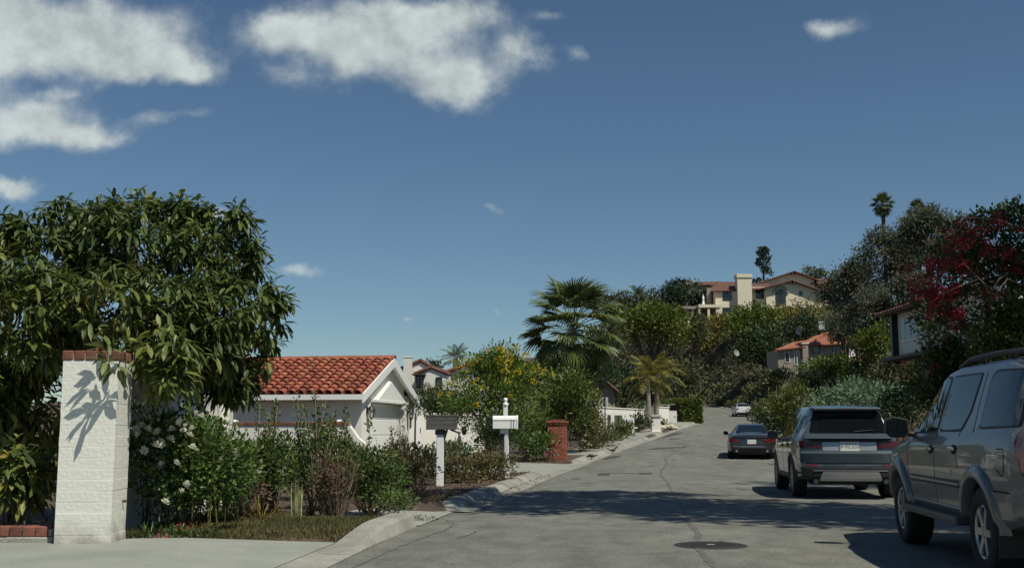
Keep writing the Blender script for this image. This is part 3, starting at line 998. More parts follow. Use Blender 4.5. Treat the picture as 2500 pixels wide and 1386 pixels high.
def white_pillar():
    Y = 11.3
    a = P(130, 1316, Y); b = P(265, 1312, Y)
    w = b.x - a.x; z0 = .10
    rz = math.radians(4)
    dep = .55
    cx = (a.x + b.x) / 2 - math.sin(rz) * dep / 2; cy = Y + math.cos(rz) * dep / 2 + .03
    t = thing('white_pillar', 'white painted brick gate pillar under the large-leaved tree', 'pillar', (cx, cy, z0), rz)
    H = 1.86; n = 17; h = H / n
    rr = random.Random(5)
    MB().box((0, 0, H / 2), (w - .004, dep - .004, H)).build('core', MT['white_brick'], t)
    meshes = {}
    for i in range(n):
        cuts = [0, .5, 1] if i % 2 else [0, .26, .74, 1]
        for j in range(len(cuts) - 1):
            l = (cuts[j + 1] - cuts[j]) * w
            key = round(l, 3)
            if key not in meshes:
                meshes[key] = brick_mesh('painted_brick', l + .001, dep, h + .0005, MT['white_brick'], .003)
            o = obj('brick', meshes[key], t, (-w / 2 + (cuts[j] + cuts[j + 1]) / 2 * w + rr.uniform(-.002, .002), rr.uniform(-.0015, .0015), (i + .5) * h),
                    (rr.uniform(-.003, .003), 0, rr.uniform(-.003, .003)))
    cap = brick_mesh('cap_brick', .105, .285, .095, MT['brick_dark'], .008)
    nb = 5; tw = w + .03
    MB().box((0, 0, H + .035), (tw - .02, dep, .07)).build('mortar_bed', MT['mortar'], t)
    for r in (-1, 1):
        for j in range(nb):
            obj('cap_brick', cap, t, (-tw / 2 + (j + .5) * tw / nb, r * .144, H + .052), (0, 0, rr.uniform(-.02, .02)))
    # rusty pipe stub on the side face
    MB().tube([(w / 2 - .02, .12, .42), (w / 2 + .035, .11, .42)], [.014, .014], 8).build('pipe_stub', MT['pole_metal'], t)
    return t


def side_wall():
    t = thing('garden_wall', 'shaded white stucco wall running back from the white pillar', 'wall', (-4.42, 14.4, gz(-4.42, 14.4)))
    g = t.location.z
    mb = MB(); mb.box((-.03, .0, .86), (.2, 5.0, 1.78)); mb.build('wall', MT['white_stucco'], t, bevel=.02)
    MB().box((.02, 2.45, .92), (.30, .30, 1.9)).build('end_post', MT['white_stucco'], t, bevel=.02)
    MB().box((.075, 1.2, .9), (.03, .05, 1.7)).build('expansion_joint', MT['grey_wood'], t)
    return t


def brick_edging():
    t = thing('brick_edging', 'low planter edge of red bricks on a concrete footing left of the pillar', 'edging', (-5.6, 11.55, .06))
    MB().box((0, 0, .05), (1.9, .22, .14)).build('footing', MT['kerb'], t, bevel=.015)
    me = brick_mesh('edging_brick', .118, .21, .10, MT['brick_dark'], .008)
    rr = random.Random(2)
    for i in range(14):
        obj('brick', me, t, (-.88 + i * .131, rr.uniform(-.008, .008), .172), (rr.uniform(-.02, .02), 0, rr.uniform(-.03, .03)))
    MB().box((0, .01, .16), (1.84, .17, .07)).build('mortar', MT['mortar'], t)


def tile_mesh(name, L, r0, r1, m, sides=7, th=.018):
    """half barrel tile along +X (down the slope), open side down"""
    mb = MB()
    rows = []
    for k in range(sides + 1):
        a = math.pi * k / sides
        rows.append([(0, r0 * math.cos(a), r0 * .82 * math.sin(a)), (L, r1 * math.cos(a), r1 * .82 * math.sin(a))])
    rows_in = []
    for k in range(sides + 1):
        a = math.pi * k / sides
        rows_in.append([(0, (r0 - th) * math.cos(a), (r0 - th) * .82 * math.sin(a)), (L, (r1 - th) * math.cos(a), (r1 - th) * .82 * math.sin(a))])
    mb.grid(rows); mb.grid(rows_in)
    # end lips
    mb.grid([[a[1] for a in rows], [a[1] for a in rows_in]])
    me = mb.mesh(name, m)
    me.polygons.foreach_set('use_smooth', [True] * len(me.polygons))
    return me


def garage():
    A = (-5.0, 36.0); ang = math.radians(81.5)
    g0 = .03
    t = thing('garage', 'white garage with red clay tile roof behind the shrubs', 'garage', (A[0], A[1], g0), ang)
    W, D, zt, sl = 6.45, 7.9, 2.46, .35
    half = W / 2
    top = lambda u: zt + sl * (half - abs(u - half))
    poly = [(0, -.3), (W, -.3), (W, zt), (half, zt + sl * half), (0, zt)]
    MB().prism(poly, lambda p: (p[0], 0, p[1]), lambda p: (p[0], D, p[1])).build('wall', MT['white_stucco'], t)
    # piers and gable face stand proud of the door
    MB().box((.62, -.075, 1.1), (1.24, .15, 2.8)).build('pier', MT['white_stucco'], t)
    MB().box((W - .45, -.075, 1.1), (.90, .15, 2.8)).build('pier', MT['white_stucco'], t)
    gp = [(1.24, 2.2), (W - .90, 2.2), (W - .90, top(W - .9) - .02), (half, top(half) - .02), (1.24, top(1.24) - .02)]
    MB().prism(gp, lambda p: (p[0], -.148, p[1]), lambda p: (p[0], -.002, p[1])).build('gable', MT['white_stucco'], t)
    door = MB().box(((1.24 + W - .9) / 2, -.03, 1.06), (W - 2.14, .04, 2.28)).build('garage_door', MT['white_paint'], t)
    me = MB().box((0, 0, 0), (W - 2.2, .03, .52)).mesh('door_panel', MT['white_paint'], bevel=.012)
    for k in range(4):
        obj('panel', me, door, ((1.24 + W - .9) / 2, -.058, .24 + k * .545))
    # pediment over the door
    MB().prism([(1.35, 2.24), (W - 1.25, 2.24), ((W) / 2 - .15, 2.92)], lambda p: (p[0], -.32, p[1]), lambda p: (p[0], -.146, p[1])).build('pediment', MT['white_paint'], t, bevel=.01)
    MB().box((half, -.24, 2.2), (W - 2.0, .22, .085)).build('door_hood', MT['white_paint'], t, bevel=.008)
    # roof slabs
    ov, vf = .62, -.34
    rt = .10
    roof = None
    cs = math.hypot(1, sl)
    def slab(u0, u1, sgn):
        z0, z1 = zt + sl * u0 + .02, zt + sl * u1 + .02
        pts = [(u0, z0), (u1, z1), (u1, z1 + rt), (u0, z0 + rt)]
        f = (lambda u: u) if sgn > 0 else (lambda u: W - u)
        return MB().prism(pts, lambda p: (f(p[0]), vf, p[1]), lambda p: (f(p[0]), D + .1, p[1]))
    roof = slab(-ov, half, 1).build('roof', MT['tile'], t)
    o = slab(-ov, half, -1).build('roof_underlay', MT['tile'], roof)
    for sgn in (1, -1):
        f = (lambda u: u) if sgn > 0 else (lambda u: W - u)
        pts = [(-ov, zt - sl * ov - .012), (half, zt + sl * half - .012), (half, zt + sl * half + .016), (-ov, zt - sl * ov + .016)]
        MB().prism(pts, lambda p: (f(p[0]), vf + .001, p[1]), lambda p: (f(p[0]), -.15, p[1])).build('soffit', MT['white_paint'], t)
    # far slope tiles nobody sees: one corrugated sheet
    rows = []
    n = 160
    for i in range(n + 1):
        v = vf + (D + .1 - vf) * i / n
        h = .085 * abs(math.sin(math.pi * (v - vf) / .305))
        rows.append([(W - (-ov), v, zt - sl * ov + rt + .02 + h), (half, v, zt + sl * half + rt + .02 + h)])
    o = MB().grid(rows).build('far_slope_tiles', MT['tile'], roof); o['kind'] = 'stuff'
    # near slope: every barrel tile
    Ls = .44; rs = .372
    tm = tile_mesh('clay_tile', Ls, .118, .148, MT['tile'])
    slope_len = (half + ov) * cs
    nr = int(slope_len / rs) + 1
    ang_s = math.atan(sl)
    rr = random.Random(9)
    ncol = 26
    sp = (D + .1 - vf - .1) / ncol
    for c in range(ncol):
        v = vf + .17 + c * sp
        for r in range(nr):
            # distance from eave measured up the slope
            up = (nr - 1 - r) * rs
            u_head = -ov - .06 / cs + (up + Ls) / cs
            if u_head > half + .05: u_head = half + .05
            z_head = zt + sl * u_head + rt + .012 + .028
            obj('tile', tm, roof, (u_head, v + rr.uniform(-.012, .012), z_head),
                (rr.uniform(-.06, .06), ang_s - .075 + rr.uniform(-.02, .02), math.pi + rr.uniform(-.035, .035)))
    rm = tile_mesh('ridge_tile', .56, .135, .165, MT['tile'])
    k = 0; v = vf - .04
    while v < D:
        obj('ridge_tile', rm, roof, (half, v + .54, zt + sl * half + rt + .05 + rr.uniform(-.006, .006)), (0, .035, -math.pi / 2 + rr.uniform(-.02, .02)))
        v += .47
    mo = MB().box((half, (D + vf) / 2, zt + sl * half + rt + .02), (.30, D - vf - .1, .09)).build('ridge_mortar', MT['mortar'], roof)
    # white barge boards and eave gutter
    for sgn in (1, -1):
        f = (lambda u: u) if sgn > 0 else (lambda u: W - u)
        pts = [(-ov - .05, zt - sl * (ov + .05) - .14), (half, zt + sl * half - .14), (half, zt + sl * half + rt + .05), (-ov - .05, zt - sl * (ov + .05) + rt + .05)]
        MB().prism(pts, lambda p: (f(p[0]), vf - .055, p[1]), lambda p: (f(p[0]), vf - .002, p[1])).build('bargeboard', MT['white_paint'], t)
        MB().box((f(-ov - .03), (D + vf) / 2, zt - sl * ov + .03), (.055, D - vf, .17)).build('fascia', MT['white_paint'], t)
    # lanterns
    for u in (.55, W - .42):
        lm = MB()
        lm.box((u, -.165, 1.86), (.12, .03, .26)); lm.tube([(u, -.17, 1.93), (u, -.27, 1.99), (u, -.31, 1.93)], [.014, .014, .014], 6)
        lm.lathe([(.0, 2.13), (.018, 2.10), (.02, 2.03), (.035, 2.02), (.09, 1.95), (.135, 1.89), (.14, 1.87), (.0, 1.87)], 8, 'Z', (u, -.31, 0))
        lm.lathe([(.0, 1.55), (.02, 1.57), (.02, 1.60), (.055, 1.62), (.075, 1.645), (.0, 1.65)], 8, 'Z', (u, -.31, 0))
        for q in range(6):
            a = q * math.pi / 3
            lm.tube([(u + .072 * math.cos(a), -.31 + .072 * math.sin(a), 1.64), (u + .118 * math.cos(a), -.31 + .118 * math.sin(a), 1.88)], [.009, .009], 5)
        ln = lm.build('wall_lantern', MT['black_metal'], t)
        MB().lathe([(.06, 1.645), (.105, 1.868)], 6, 'Z', (u, -.31, 0)).build('lantern_glass', MT['lamp_glass'], ln)
    return t


def low_wall():
    t = thing('garden_wall', 'low white wall with brick capping in front of the garage side', 'wall', (-4.35, 30.0, .05), math.radians(180 - 8.5))
    Lw = 4.6; H = 1.33
    MB().box((Lw / 2, 0, H / 2 - .1), (Lw, .24, H + .2)).build('wall', MT['white_stucco'], t, bevel=.015)
    me = brick_mesh('cap_brick', .098, .30, .085, MT['brick_dark'], .006)
    rr = random.Random(8)
    for i in range(42):
        obj('cap_brick', me, t, (.06 + i * .109, 0, H + .046), (0, 0, rr.uniform(-.02, .02)))
    MB().box((Lw / 2, 0, H + .03), (Lw, .24, .06)).build('mortar', MT['mortar'], t)
    lm = MB().lathe([(.0, .07), (.06, .06), (.11, .035), (.12, 0), (.0, 0)], 14).mesh('cap_light', MT['white_paint'], smooth=True)
    for x in (.30, 3.28, 3.66):
        obj('cap_light', lm, t, (x, 0, H + .092))
    # sloping buttress at the street end
    MB().prism([(0, 0), (-.55, 0), (-.5, .8), (-.25, 1.0), (0, H)], lambda p: (p[0], -.11, p[1]), lambda p: (p[0], .11, p[1])).build('end_buttress', MT['white_stucco'], t)


def fence_wall():
    a = P(1003, 1005, 43.4); b = P(1185, 1005, 46.5)
    ang = math.atan2(b.y - a.y, b.x - a.x); Ln = math.hypot(b.x - a.x, b.y - a.y)
    t = thing('courtyard_wall', 'white courtyard wall with a gate right of the garage', 'wall', (a.x, a.y, gz(a.x, a.y)), ang)
    H = a.z - t.location.z
    MB().box((Ln / 2 + .28, .1, H / 2 - .1), (Ln - .5, .2, H + .15)).build('wall', MT['white_stucco'], t, bevel=.03)
    MB().box((-.05, .08, H / 2), (.42, .28, H + .06)).build('gate_post', MT['white_stucco'], t, bevel=.03)
    gt = MB().box((.35, -.02, H / 2 - .05), (.30, .05, H - .1)).build('gate', MT['white_paint'], t)
    MB().box((.205, -.05, H / 2), (.035, .05, H - .06)).build('hinge_post', MT['grey_wood'], t)
    MB().box((.46, -.06, 1.0), (.02, .03, .18)).build('gate_handle', MT['black_metal'], gt)
    # cast iron ornament
    p = P(1133, 1052, 45.2)
    m = MB()
    m.lathe([(.0, -.16), (.07, -.13), (.12, 0), (.10, .13), (.04, .2), (.0, .21)], 10, 'Z', (p.x, p.y - .02, p.z))
    for s in (-1, 1): m.tube([(p.x + s * .05, p.y - .02, p.z + .16), (p.x + s * .13, p.y - .04, p.z + .24), (p.x + s * .1, p.y - .03, p.z + .28)], [.025, .02, .012], 6)
    o = m.build('wall_ornament', MT['black_metal'], smooth=True)
    tag(o, 'small black iron ornament hanging on the courtyard wall', 'ornament')


def mailbox_wood():
    p = P(1074, 1186, 23.2)
    g = gz(p.x, 23.2)
    t = thing('mailbox', 'weathered grey wooden mailbox on a white square post by the kerb', 'mailbox', (p.x, 23.2, g), math.radians(-2))
    MB().box((0, 0, .53), (.145, .145, 1.10)).build('post', MT['white_paint'], t, bevel=.008)
    MB().box((0, 0, 1.095), (.21, .16, .10)).build('bracket', MT['grey_wood'], t, bevel=.01)
    b = MB().box((.02, 0, 1.285), (.60, .27, .27)).build('box', MT['grey_wood'], t, bevel=.01)
    for k in range(3):
        MB().box((.02, -.142, 1.195 + k * .092), (.61, .018, .086)).build('plank', MT['grey_wood'], b, bevel=.005)
    MB().box((.02, 0, 1.435), (.65, .32, .03)).build('lid', MT['grey_wood'], b, bevel=.006)
    MB().box((.335, 0, 1.285), (.02, .24, .24)).build('door', MT['grey_wood'], b, bevel=.005)
    MB().box((.36, .0, 1.38), (.03, .06, .05)).build('latch', MT['black_metal'], b)
    MB().tube([(.22, -.05, 1.15), (.36, -.08, 1.10), (.42, -.1, 1.08)], [.022, .022, .03], 6).build('flag', MT['grey_wood'], t)


def mailbox_white():
    Y = 27.0
    p = P(1236, 1112, Y)
    g = gz(p.x, Y)
    t = thing('mailbox', 'white mailbox with ball finial post above the bronze shrubs', 'mailbox', (p.x, Y, g), 0)
    MB().tube([(.02, 0, -.05), (0, 0, 1.25)], [.062, .055], 4).build('post', MT['white_paint'], t)
    zb = P(1236, 1046, Y).z - g
    m = MB()
    prof = [(-.12, 0), (.12, 0), (.12, .20), (.10, .265), (.05, .305), (0, .315), (-.05, .305), (-.10, .265), (-.12, .20)]
    m.prism(prof, lambda q: (-.33, q[0], zb + q[1]), lambda q: (.24, q[0], zb + q[1]))
    b = m.build('box', MT['white_paint'], t, bevel=.008)
    prof2 = [(q[0] * 1.06, q[1] * 1.05 - .005) for q in prof]
    MB().prism(prof2, lambda q: (.242, q[0], zb + q[1]), lambda q: (.285, q[0], zb + q[1])).build('door', MT['white_paint'], b)
    for x in (.12, .18): MB().box((x, -.124, zb + .12), (.012, .01, .2)).build('hinge_strap', MT['grey_wood'], b)
    MB().box((-.04, -.124, zb + .205), (.55, .008, .01)).build('seam', MT['grey_wood'], b)
    MB().box((-.1, 0, zb - .055), (.10, .10, .12)).build('bracket', MT['white_paint'], t, bevel=.01)
    f = MB().box((-.02, .0, zb + .40), (.11, .11, .32)).build('finial_post', MT['white_paint'], t, bevel=.008)
    MB().lathe([(0, .21), (.03, .20), (.055, .165), (.055, .14), (.03, .105), (.035, .09), (.07, .075), (.07, .0), (0, 0)], 14, 'Z', (-.02, 0, zb + .54)).build('ball_finial', MT['white_paint'], f, smooth=True)


def brick_pillar():
    Y = 41.0
    p = P(1361, 1118, Y); g = p.z - .12
    t = thing('brick_pillar', 'square red brick pillar standing beside the garage driveway', 'pillar', (p.x, Y, g), math.radians(-6))
    S = .69; h = .0735; n = 18
    MB().box((0, 0, n * h / 2), (S - .03, S - .03, n * h)).build('mortar', MT['mortar'], t)
    st = brick_mesh('stretcher', .192, .095, .064, MT['brick'], .005)
    rr = random.Random(4)
    for i in range(n):
        z = (i + .5) * h
        for s in range(4):
            a = s * math.pi / 2 + (i % 2) * math.pi
            for j in range(3):
                off = -S / 2 + .10 + j * .203 if i % 2 == 0 else S / 2 - .10 - j * .203
                off += .0
                x, y = off, -S / 2 + .0475 + rr.uniform(-.002, .002)
                q = s * math.pi / 2
                obj('brick', st, t, (x * math.cos(q) - y * math.sin(q), x * math.sin(q) + y * math.cos(q), z), (0, 0, q + rr.uniform(-.01, .01)))
    for c, S2 in ((0, .76), (1, .82)):
        for s in range(4):
            q = s * math.pi / 2
            for j in range(3):
                x, y = -S2 / 2 + .12 + j * (S2 - .1) / 3, -S2 / 2 + .0475
                obj('cap_brick', st, t, (x * math.cos(q) - y * math.sin(q), x * math.sin(q) + y * math.cos(q), n * h + .037 + c * h), (0, 0, q), (1.12, 1, 1))
    MB().box((0, 0, n * h + .07), (.70, .70, .14)).build('cap_core', MT['brick'], t)
    MB().prism([(-.28, 0), (.28, 0), (.2, .05), (-.2, .05)], lambda q: (q[0], -.28, n * h + .148 + q[1]), lambda q: (q[0], .28, n * h + .148 + q[1])).build('top_slab', MT['brick'], t)


def street_sign():
    Y = 55.0
    p = P(1478, 1078, Y); top = P(1478, 968, Y).z
    g = gz(p.x, Y)
    t = thing('street_sign', 'road sign seen from behind on a thin brown pole', 'sign', (p.x, Y, g))
    MB().box((0, 0, (top - g) / 2), (.055, .055, top - g)).build('pole', MT['pole_metal'], t)
    MB().box((.0, .045, top - g - .26), (.32, .012, .46)).build('sign_plate', MT['sign_back'], t, bevel=.004)
    for z in (.12, .36): MB().box((0, .034, top - g - z), (.09, .02, .03)).build('clamp', MT['pole_metal'], t)
    # bare steel pole in front of the palm farther back
    Y = 66.0
    p = P(1703, 985, 112.0)
    t = thing('street_sign', 'tiny pale road sign beyond the hedge at the bend', 'sign', (P(1703, 1000, 112).x, 112, gz(P(1703, 1000, 112).x, 112)))
    gg = t.location.z; tz = P(1703, 973, 112).z
    MB().box((0, 0, (tz - gg) / 2), (.06, .06, tz - gg)).build('pole', MT['pole_metal'], t)
    for s in (-1, 1):
        MB().box((s * .19, -.04, tz - gg - .28), (.28, .02, .5)).build('sign_plate', MT['sign_back'], t)


def far_left_frontage():
    # long white wall
    a = P(1462, 995, 70); b = P(1578, 993, 78)
    for (p, q, lab, H) in ((a, b, 'long sunlit white garden wall behind the sign pole', None), (P(1578, 992, 78), P(1634, 1000, 83), 'short white wall behind the twin palms', None)):
        ang = math.atan2(q.y - p.y, q.x - p.x); Ln = math.hypot(q.x - p.x, q.y - p.y)
        g = gz(p.x, p.y) - .1
        t = thing('garden_wall', lab, 'wall', (p.x, p.y, g), ang)
        H = p.z - g
        MB().box((Ln / 2, .12, H / 2), (Ln, .22, H)).build('wall', MT['white_stucco'], t, bevel=.03)
        MB().box((Ln / 2, .12, H + .03), (Ln + .02, .32, .07)).build('coping', MT['white_stucco'], t, bevel=.02)
    # openings with dark timber in the long wall
    for (x0, x1, y0, y1, Y) in ((1483, 1491, 1012, 1040, 71.0), (1500, 1519, 1013, 1044, 72.2)):
        p = P(x0, y1, Y - .3); q = P(x1, y0, Y - .3)
        t = thing('wooden_door' if x0 < 1490 else 'wooden_gate', 'narrow dark door in the long white wall' if x0 < 1490 else 'wide dark timber gate in the long white wall',
                  'door' if x0 < 1490 else 'gate', ((p.x + q.x) / 2, Y - .3, p.z))
        w, h = q.x - p.x, q.z - p.z
        MB().box((0, 0, h / 2), (w, .06, h)).build('leaf', MT['grey_wood'], t)
        MB().box((0, -.04, h * .5), (w * .1, .03, h * .98)).build('stile', MT['black_metal'], t)
    # black iron railing
    p = P(1457, 1068, 60); q = P(1484, 1040, 60.5)
    g = p.z
    t = thing('iron_railing', 'short black iron railing in the hedge below the sign', 'railing', (p.x, 60, g))
    for k in range(8):
        MB().box((k * (q.x - p.x) / 7, 0, (q.z - g) / 2), (.03, .03, q.z - g)).build('bar', MT['black_metal'], t)
    for z in (.1, .92): MB().box(((q.x - p.x) / 2, 0, (q.z - g) * z), (q.x - p.x + .05, .04, .04)).build('rail', MT['black_metal'], t)
    # white pillar with cap
    Y = 67.0
    p = P(1601, 1053, Y); top = P(1601, 1012, Y).z
    t = thing('gate_pillar', 'stout white gate pillar with a flat grey cap far up the street', 'pillar', (p.x, Y, p.z - .1))
    h = top - t.location.z
    MB().box((0, 0, h / 2 - .06), (.52, .52, h - .12)).build('shaft', MT['white_stucco'], t, bevel=.01)
    MB().box((0, 0, h - .06), (.66, .66, .12)).build('cap', MT['stone'], t, bevel=.01)
    MB().box((0, 0, .06), (.60, .60, .16)).build('plinth', MT['white_stucco'], t, bevel=.01)
    # two far mailboxes
    for (px, py, Y, lab, tilt) in ((1546, 1061, 63.0, 'tilted pale mailbox leaning over its white post up the street', .22), (1701, 1034, 88.0, 'small white mailbox in front of the clipped hedge', 0.0)):
        p = P(px, py, Y)
        t = thing('mailbox', lab, 'mailbox', (p.x, Y, p.z - .06))
        MB().box((0, 0, .5), (.12, .12, 1.0)).build('post', MT['white_paint'], t, bevel=.008)
        if tilt:
            MB().box((.06, -.02, .46), (.38, .07, .07), ry=0).build('arm', MT['white_paint'], t)
            o = MB().prism([(-.14, 0), (.14, 0), (.14, .2), (.08, .28), (-.08, .28), (-.14, .2)], lambda q: (-.26, q[0], q[1]), lambda q: (.24, q[0], q[1])).build('box', MT['sign_back'], t, bevel=.01)
            o.location = (-.2, 0, .72); o.rotation_euler = (0, -tilt, 0)
        else:
            MB().prism([(-.12, 0), (.12, 0), (.12, .16), (.06, .24), (-.06, .24), (-.12, .16)], lambda q: (-.18, q[0], 1.0 + q[1] - .26), lambda q: (.22, q[0], 1.0 + q[1] - .26)).build('box', MT['white_paint'], t, bevel=.01)
    # cream board fence by the hedge
    p = P(1632, 1036, 84); q = P(1651, 1003, 85)
    t = thing('board_fence', 'cream upright board fence between palms and clipped hedge', 'fence', (p.x, 84, p.z - .15))
    n = 6; w = (q.x - p.x) / n; h = q.z - t.location.z
    for k in range(n):
        MB().box((w * (k + .5), .15 * k, h / 2), (w * .9, .05, h + (.05 if k % 2 else 0))).build('board', MT['house_white'], t)
    MB().box((w * n / 2, .5, h * .75), (w * n, .04, .08)).build('rail', MT['house_white'], t)
    # pale boulders
    rr = random.Random(12)
    for i, (px, py, s) in enumerate(((1615, 1044, 11), (1627, 1042, 9), (1638, 1041, 10), (1648, 1044, 7))):
        Y = 70 + i * .8
        p = P(px, py, Y); r = s * Y / FPX
        bm = bmesh.new(); bmesh.ops.create_icosphere(bm, subdivisions=2, radius=r)
        for v in bm.verts: v.co *= 1 + rr.uniform(-.16, .16); v.co.z *= .7
        me = bpy.data.meshes.new('boulder'); bm.to_mesh(me); bm.free(); me.materials.append(MT['stone'])
        o = obj('boulder', me, None, p)
        tag(o, ['largest pale boulder beside the stout white gate pillar', 'second pale boulder from the stout white gate pillar',
                'third pale boulder from the stout white gate pillar', 'smallest pale boulder at the end of the rock row'][i], 'boulder', 'boulders by the gate pillar')


def corr_sheet(mb, e0, e1, r1, r0, pitch=.32, amp=.07):
    """roof plane with tile ribs; e0-e1 eave, r0-r1 ridge"""
    e0, e1, r0, r1 = map(Vector, (e0, e1, r0, r1))
    n = max(4, int((e1 - e0).length / pitch * 2))
    rows = []
    for i in range(n + 1):
        s = i / n
        a = e0.lerp(e1, s); b = r0.lerp(r1, s)
        h = amp if i % 2 else 0.0
        k = 6
        rows.append([a.lerp(b, j / k) + Vector((0, 0, h)) for j in range(k + 1)])
    mb.grid(rows)
    nrm = (e1 - e0).cross(r0 - e0).normalized() * -.1
    if nrm.z > 0: nrm = -nrm
    mb.add([e0 + nrm, e1 + nrm, r1 + nrm, r0 + nrm, e0, e1, r1, r0], [(0, 1, 2, 3), (0, 1, 5, 4), (1, 2, 6, 5), (2, 3, 7, 6), (3, 0, 4, 7)])
    return mb


def gable_block(t, aL, aR, apex, D, m_wall, m_roof, zbase, ov=.5, beams=False):
    """gable front given by world points eave-left, eave-right, apex (same Y), running back D metres"""
    Y = aL.y
    pts = [(aL.x, zbase), (aR.x, zbase), (aR.x, aR.z), (apex.x, apex.z), (aL.x, aL.z)]
    MB().prism(pts, lambda p: (p[0], Y, p[1]), lambda p: (p[0], Y + D, p[1])).build('wall', m_wall, t, world=True)
    mb = MB()
    for s, e in ((-1, aL), (1, aR)):
        d = Vector((e.x - apex.x, 0, e.z - apex.z)); d.normalize()
        lo = Vector((e.x, 0, e.z)) + d * ov; hi = Vector((apex.x, 0, apex.z))
        up = Vector((0, 0, .12))
        f, b = Vector((0, Y - ov, 0)), Vector((0, Y + D, 0))
        corr_sheet(mb, lo + f + up, lo + b + up, hi + b + up, hi + f + up)
    rf = mb.build('roof', m_roof, t, world=True)
    # dark verge timbers
    for s, e in ((-1, aL), (1, aR)):
        d = Vector((e.x - apex.x, 0, e.z - apex.z)); d.normalize()
        lo = Vector((e.x, Y - ov, e.z)) + d * ov; hi = Vector((apex.x, Y - ov, apex.z))
        MB().tube([lo, hi], [.09, .09], 4).build('verge', m_roof, t, world=True)
        if beams:
            for q in (.1, .95):
                pz = lo.lerp(hi, q)
                MB().box((pz.x, Y - ov * .5, pz.z - .22), (.22, ov, .35)).build('corbel', MT['pole_metal'], t, world=True)
    return rf


def window(t, x0, x1, z0, z1, Y, mull=1, frame='black_metal', depth=.12, name='window'):
    fr = MB()
    th = .07
    for (cx, cz, sx, sz) in ((x0, (z0 + z1) / 2, th, z1 - z0), (x1, (z0 + z1) / 2, th, z1 - z0), ((x0 + x1) / 2, z0, x1 - x0 + th, th), ((x0 + x1) / 2, z1, x1 - x0 + th, th)):
        fr.box((cx, Y - .03, cz), (sx, .09, sz))
    for k in range(mull):
        fr.box((x0 + (x1 - x0) * (k + 1) / (mull + 1), Y - .03, (z0 + z1) / 2), (th * 1.2, .07, z1 - z0))
    w = fr.build(name, MT[frame], t, world=True)
    # panes, each a sub-part
    for k in range(mull + 1):
        a = x0 + (x1 - x0) * k / (mull + 1); b = x0 + (x1 - x0) * (k + 1) / (mull + 1)
        o = obj('pane', MB().box(((a + b) / 2, Y - .015, (z0 + z1) / 2), (b - a - th, .02, z1 - z0 - th)).mesh('pane', MT['dark_glass']), w)
    return w


def far_white_house():
    Y = 76
    g = gz(-6, Y) - .2
    t = thing('white_house', 'distant white house with a tall square chimney above the garage fence', 'house', (-6.2, Y, g))
    gable_block(t, P(968, 905, Y), P(1068, 905, Y), P(1027, 881, Y), 7, MT['house_white'], MT['tile_far'], g, .07)
    gable_block(t, P(1012, 914, Y - 3), P(1096, 914, Y - 3), P(1053, 897, Y - 3), 3, MT['house_white'], MT['tile_far'], g, .07)
    c0 = P(985, 872, Y - .8); c1 = P(1005, 872, Y - .8)
    MB().box(((c0.x + c1.x) / 2, Y - .5, (c0.z + g) / 2), (c1.x - c0.x, .6, c0.z - g)).build('chimney', MT['house_white'], t, world=True)
    MB().box(((c0.x + c1.x) / 2, Y - .5, c0.z + .03), (c1.x - c0.x + .06, .66, .1)).build('chimney_cap', MT['house_white'], t, world=True)
    a = P(1017, 934, Y - 3.1); b = P(1033, 917, Y - 3.1)
    window(t, a.x, b.x, a.z - .3, b.z, Y - 3.02, 1)
    a = P(1066, 934, Y - 3.1); b = P(1078, 921, Y - 3.1)
    window(t, a.x, b.x, a.z - .3, b.z, Y - 3.02, 0)
    MB().box((P(1023, 913, Y - 3.3).x, Y - 3.35, P(1023, 914, Y - 3.3).z), (.9, .7, .07)).build('awning', MT['pole_metal'], t, world=True)
    # brick red low house behind the yellow tree
    Y2 = 88
    g2 = gz(P(1140, 900, Y2).x, Y2)
    t2 = thing('tile_roof_house', 'reddish tile roof glimpsed behind the yellow flowering tree', 'house', (P(1150, 900, Y2).x, Y2, g2))
    gable_block(t2, P(1085, 910, Y2), P(1235, 910, Y2), P(1160, 884, Y2), 7, MT['house_white'], MT['tile_orange'], g2, .4)
    # red tile roof between palm and laurel
    Y3 = 84
    g3 = gz(P(1470, 930, Y3).x, Y3)
    t3 = thing('tile_roof_house', 'low house with dull red roof just right of the fan palm trunk', 'house', (P(1470, 930, Y3).x, Y3, g3))
    gable_block(t3, P(1430, 950, Y3), P(1500, 950, Y3), P(1462, 918, Y3), 6, MT['tan'], MT['tile_far'], g3, .4)


white_pillar(); side_wall(); brick_edging(); garage(); low_wall(); fence_wall()
mailbox_wood(); mailbox_white(); brick_pillar(); street_sign(); far_left_frontage(); far_white_house()


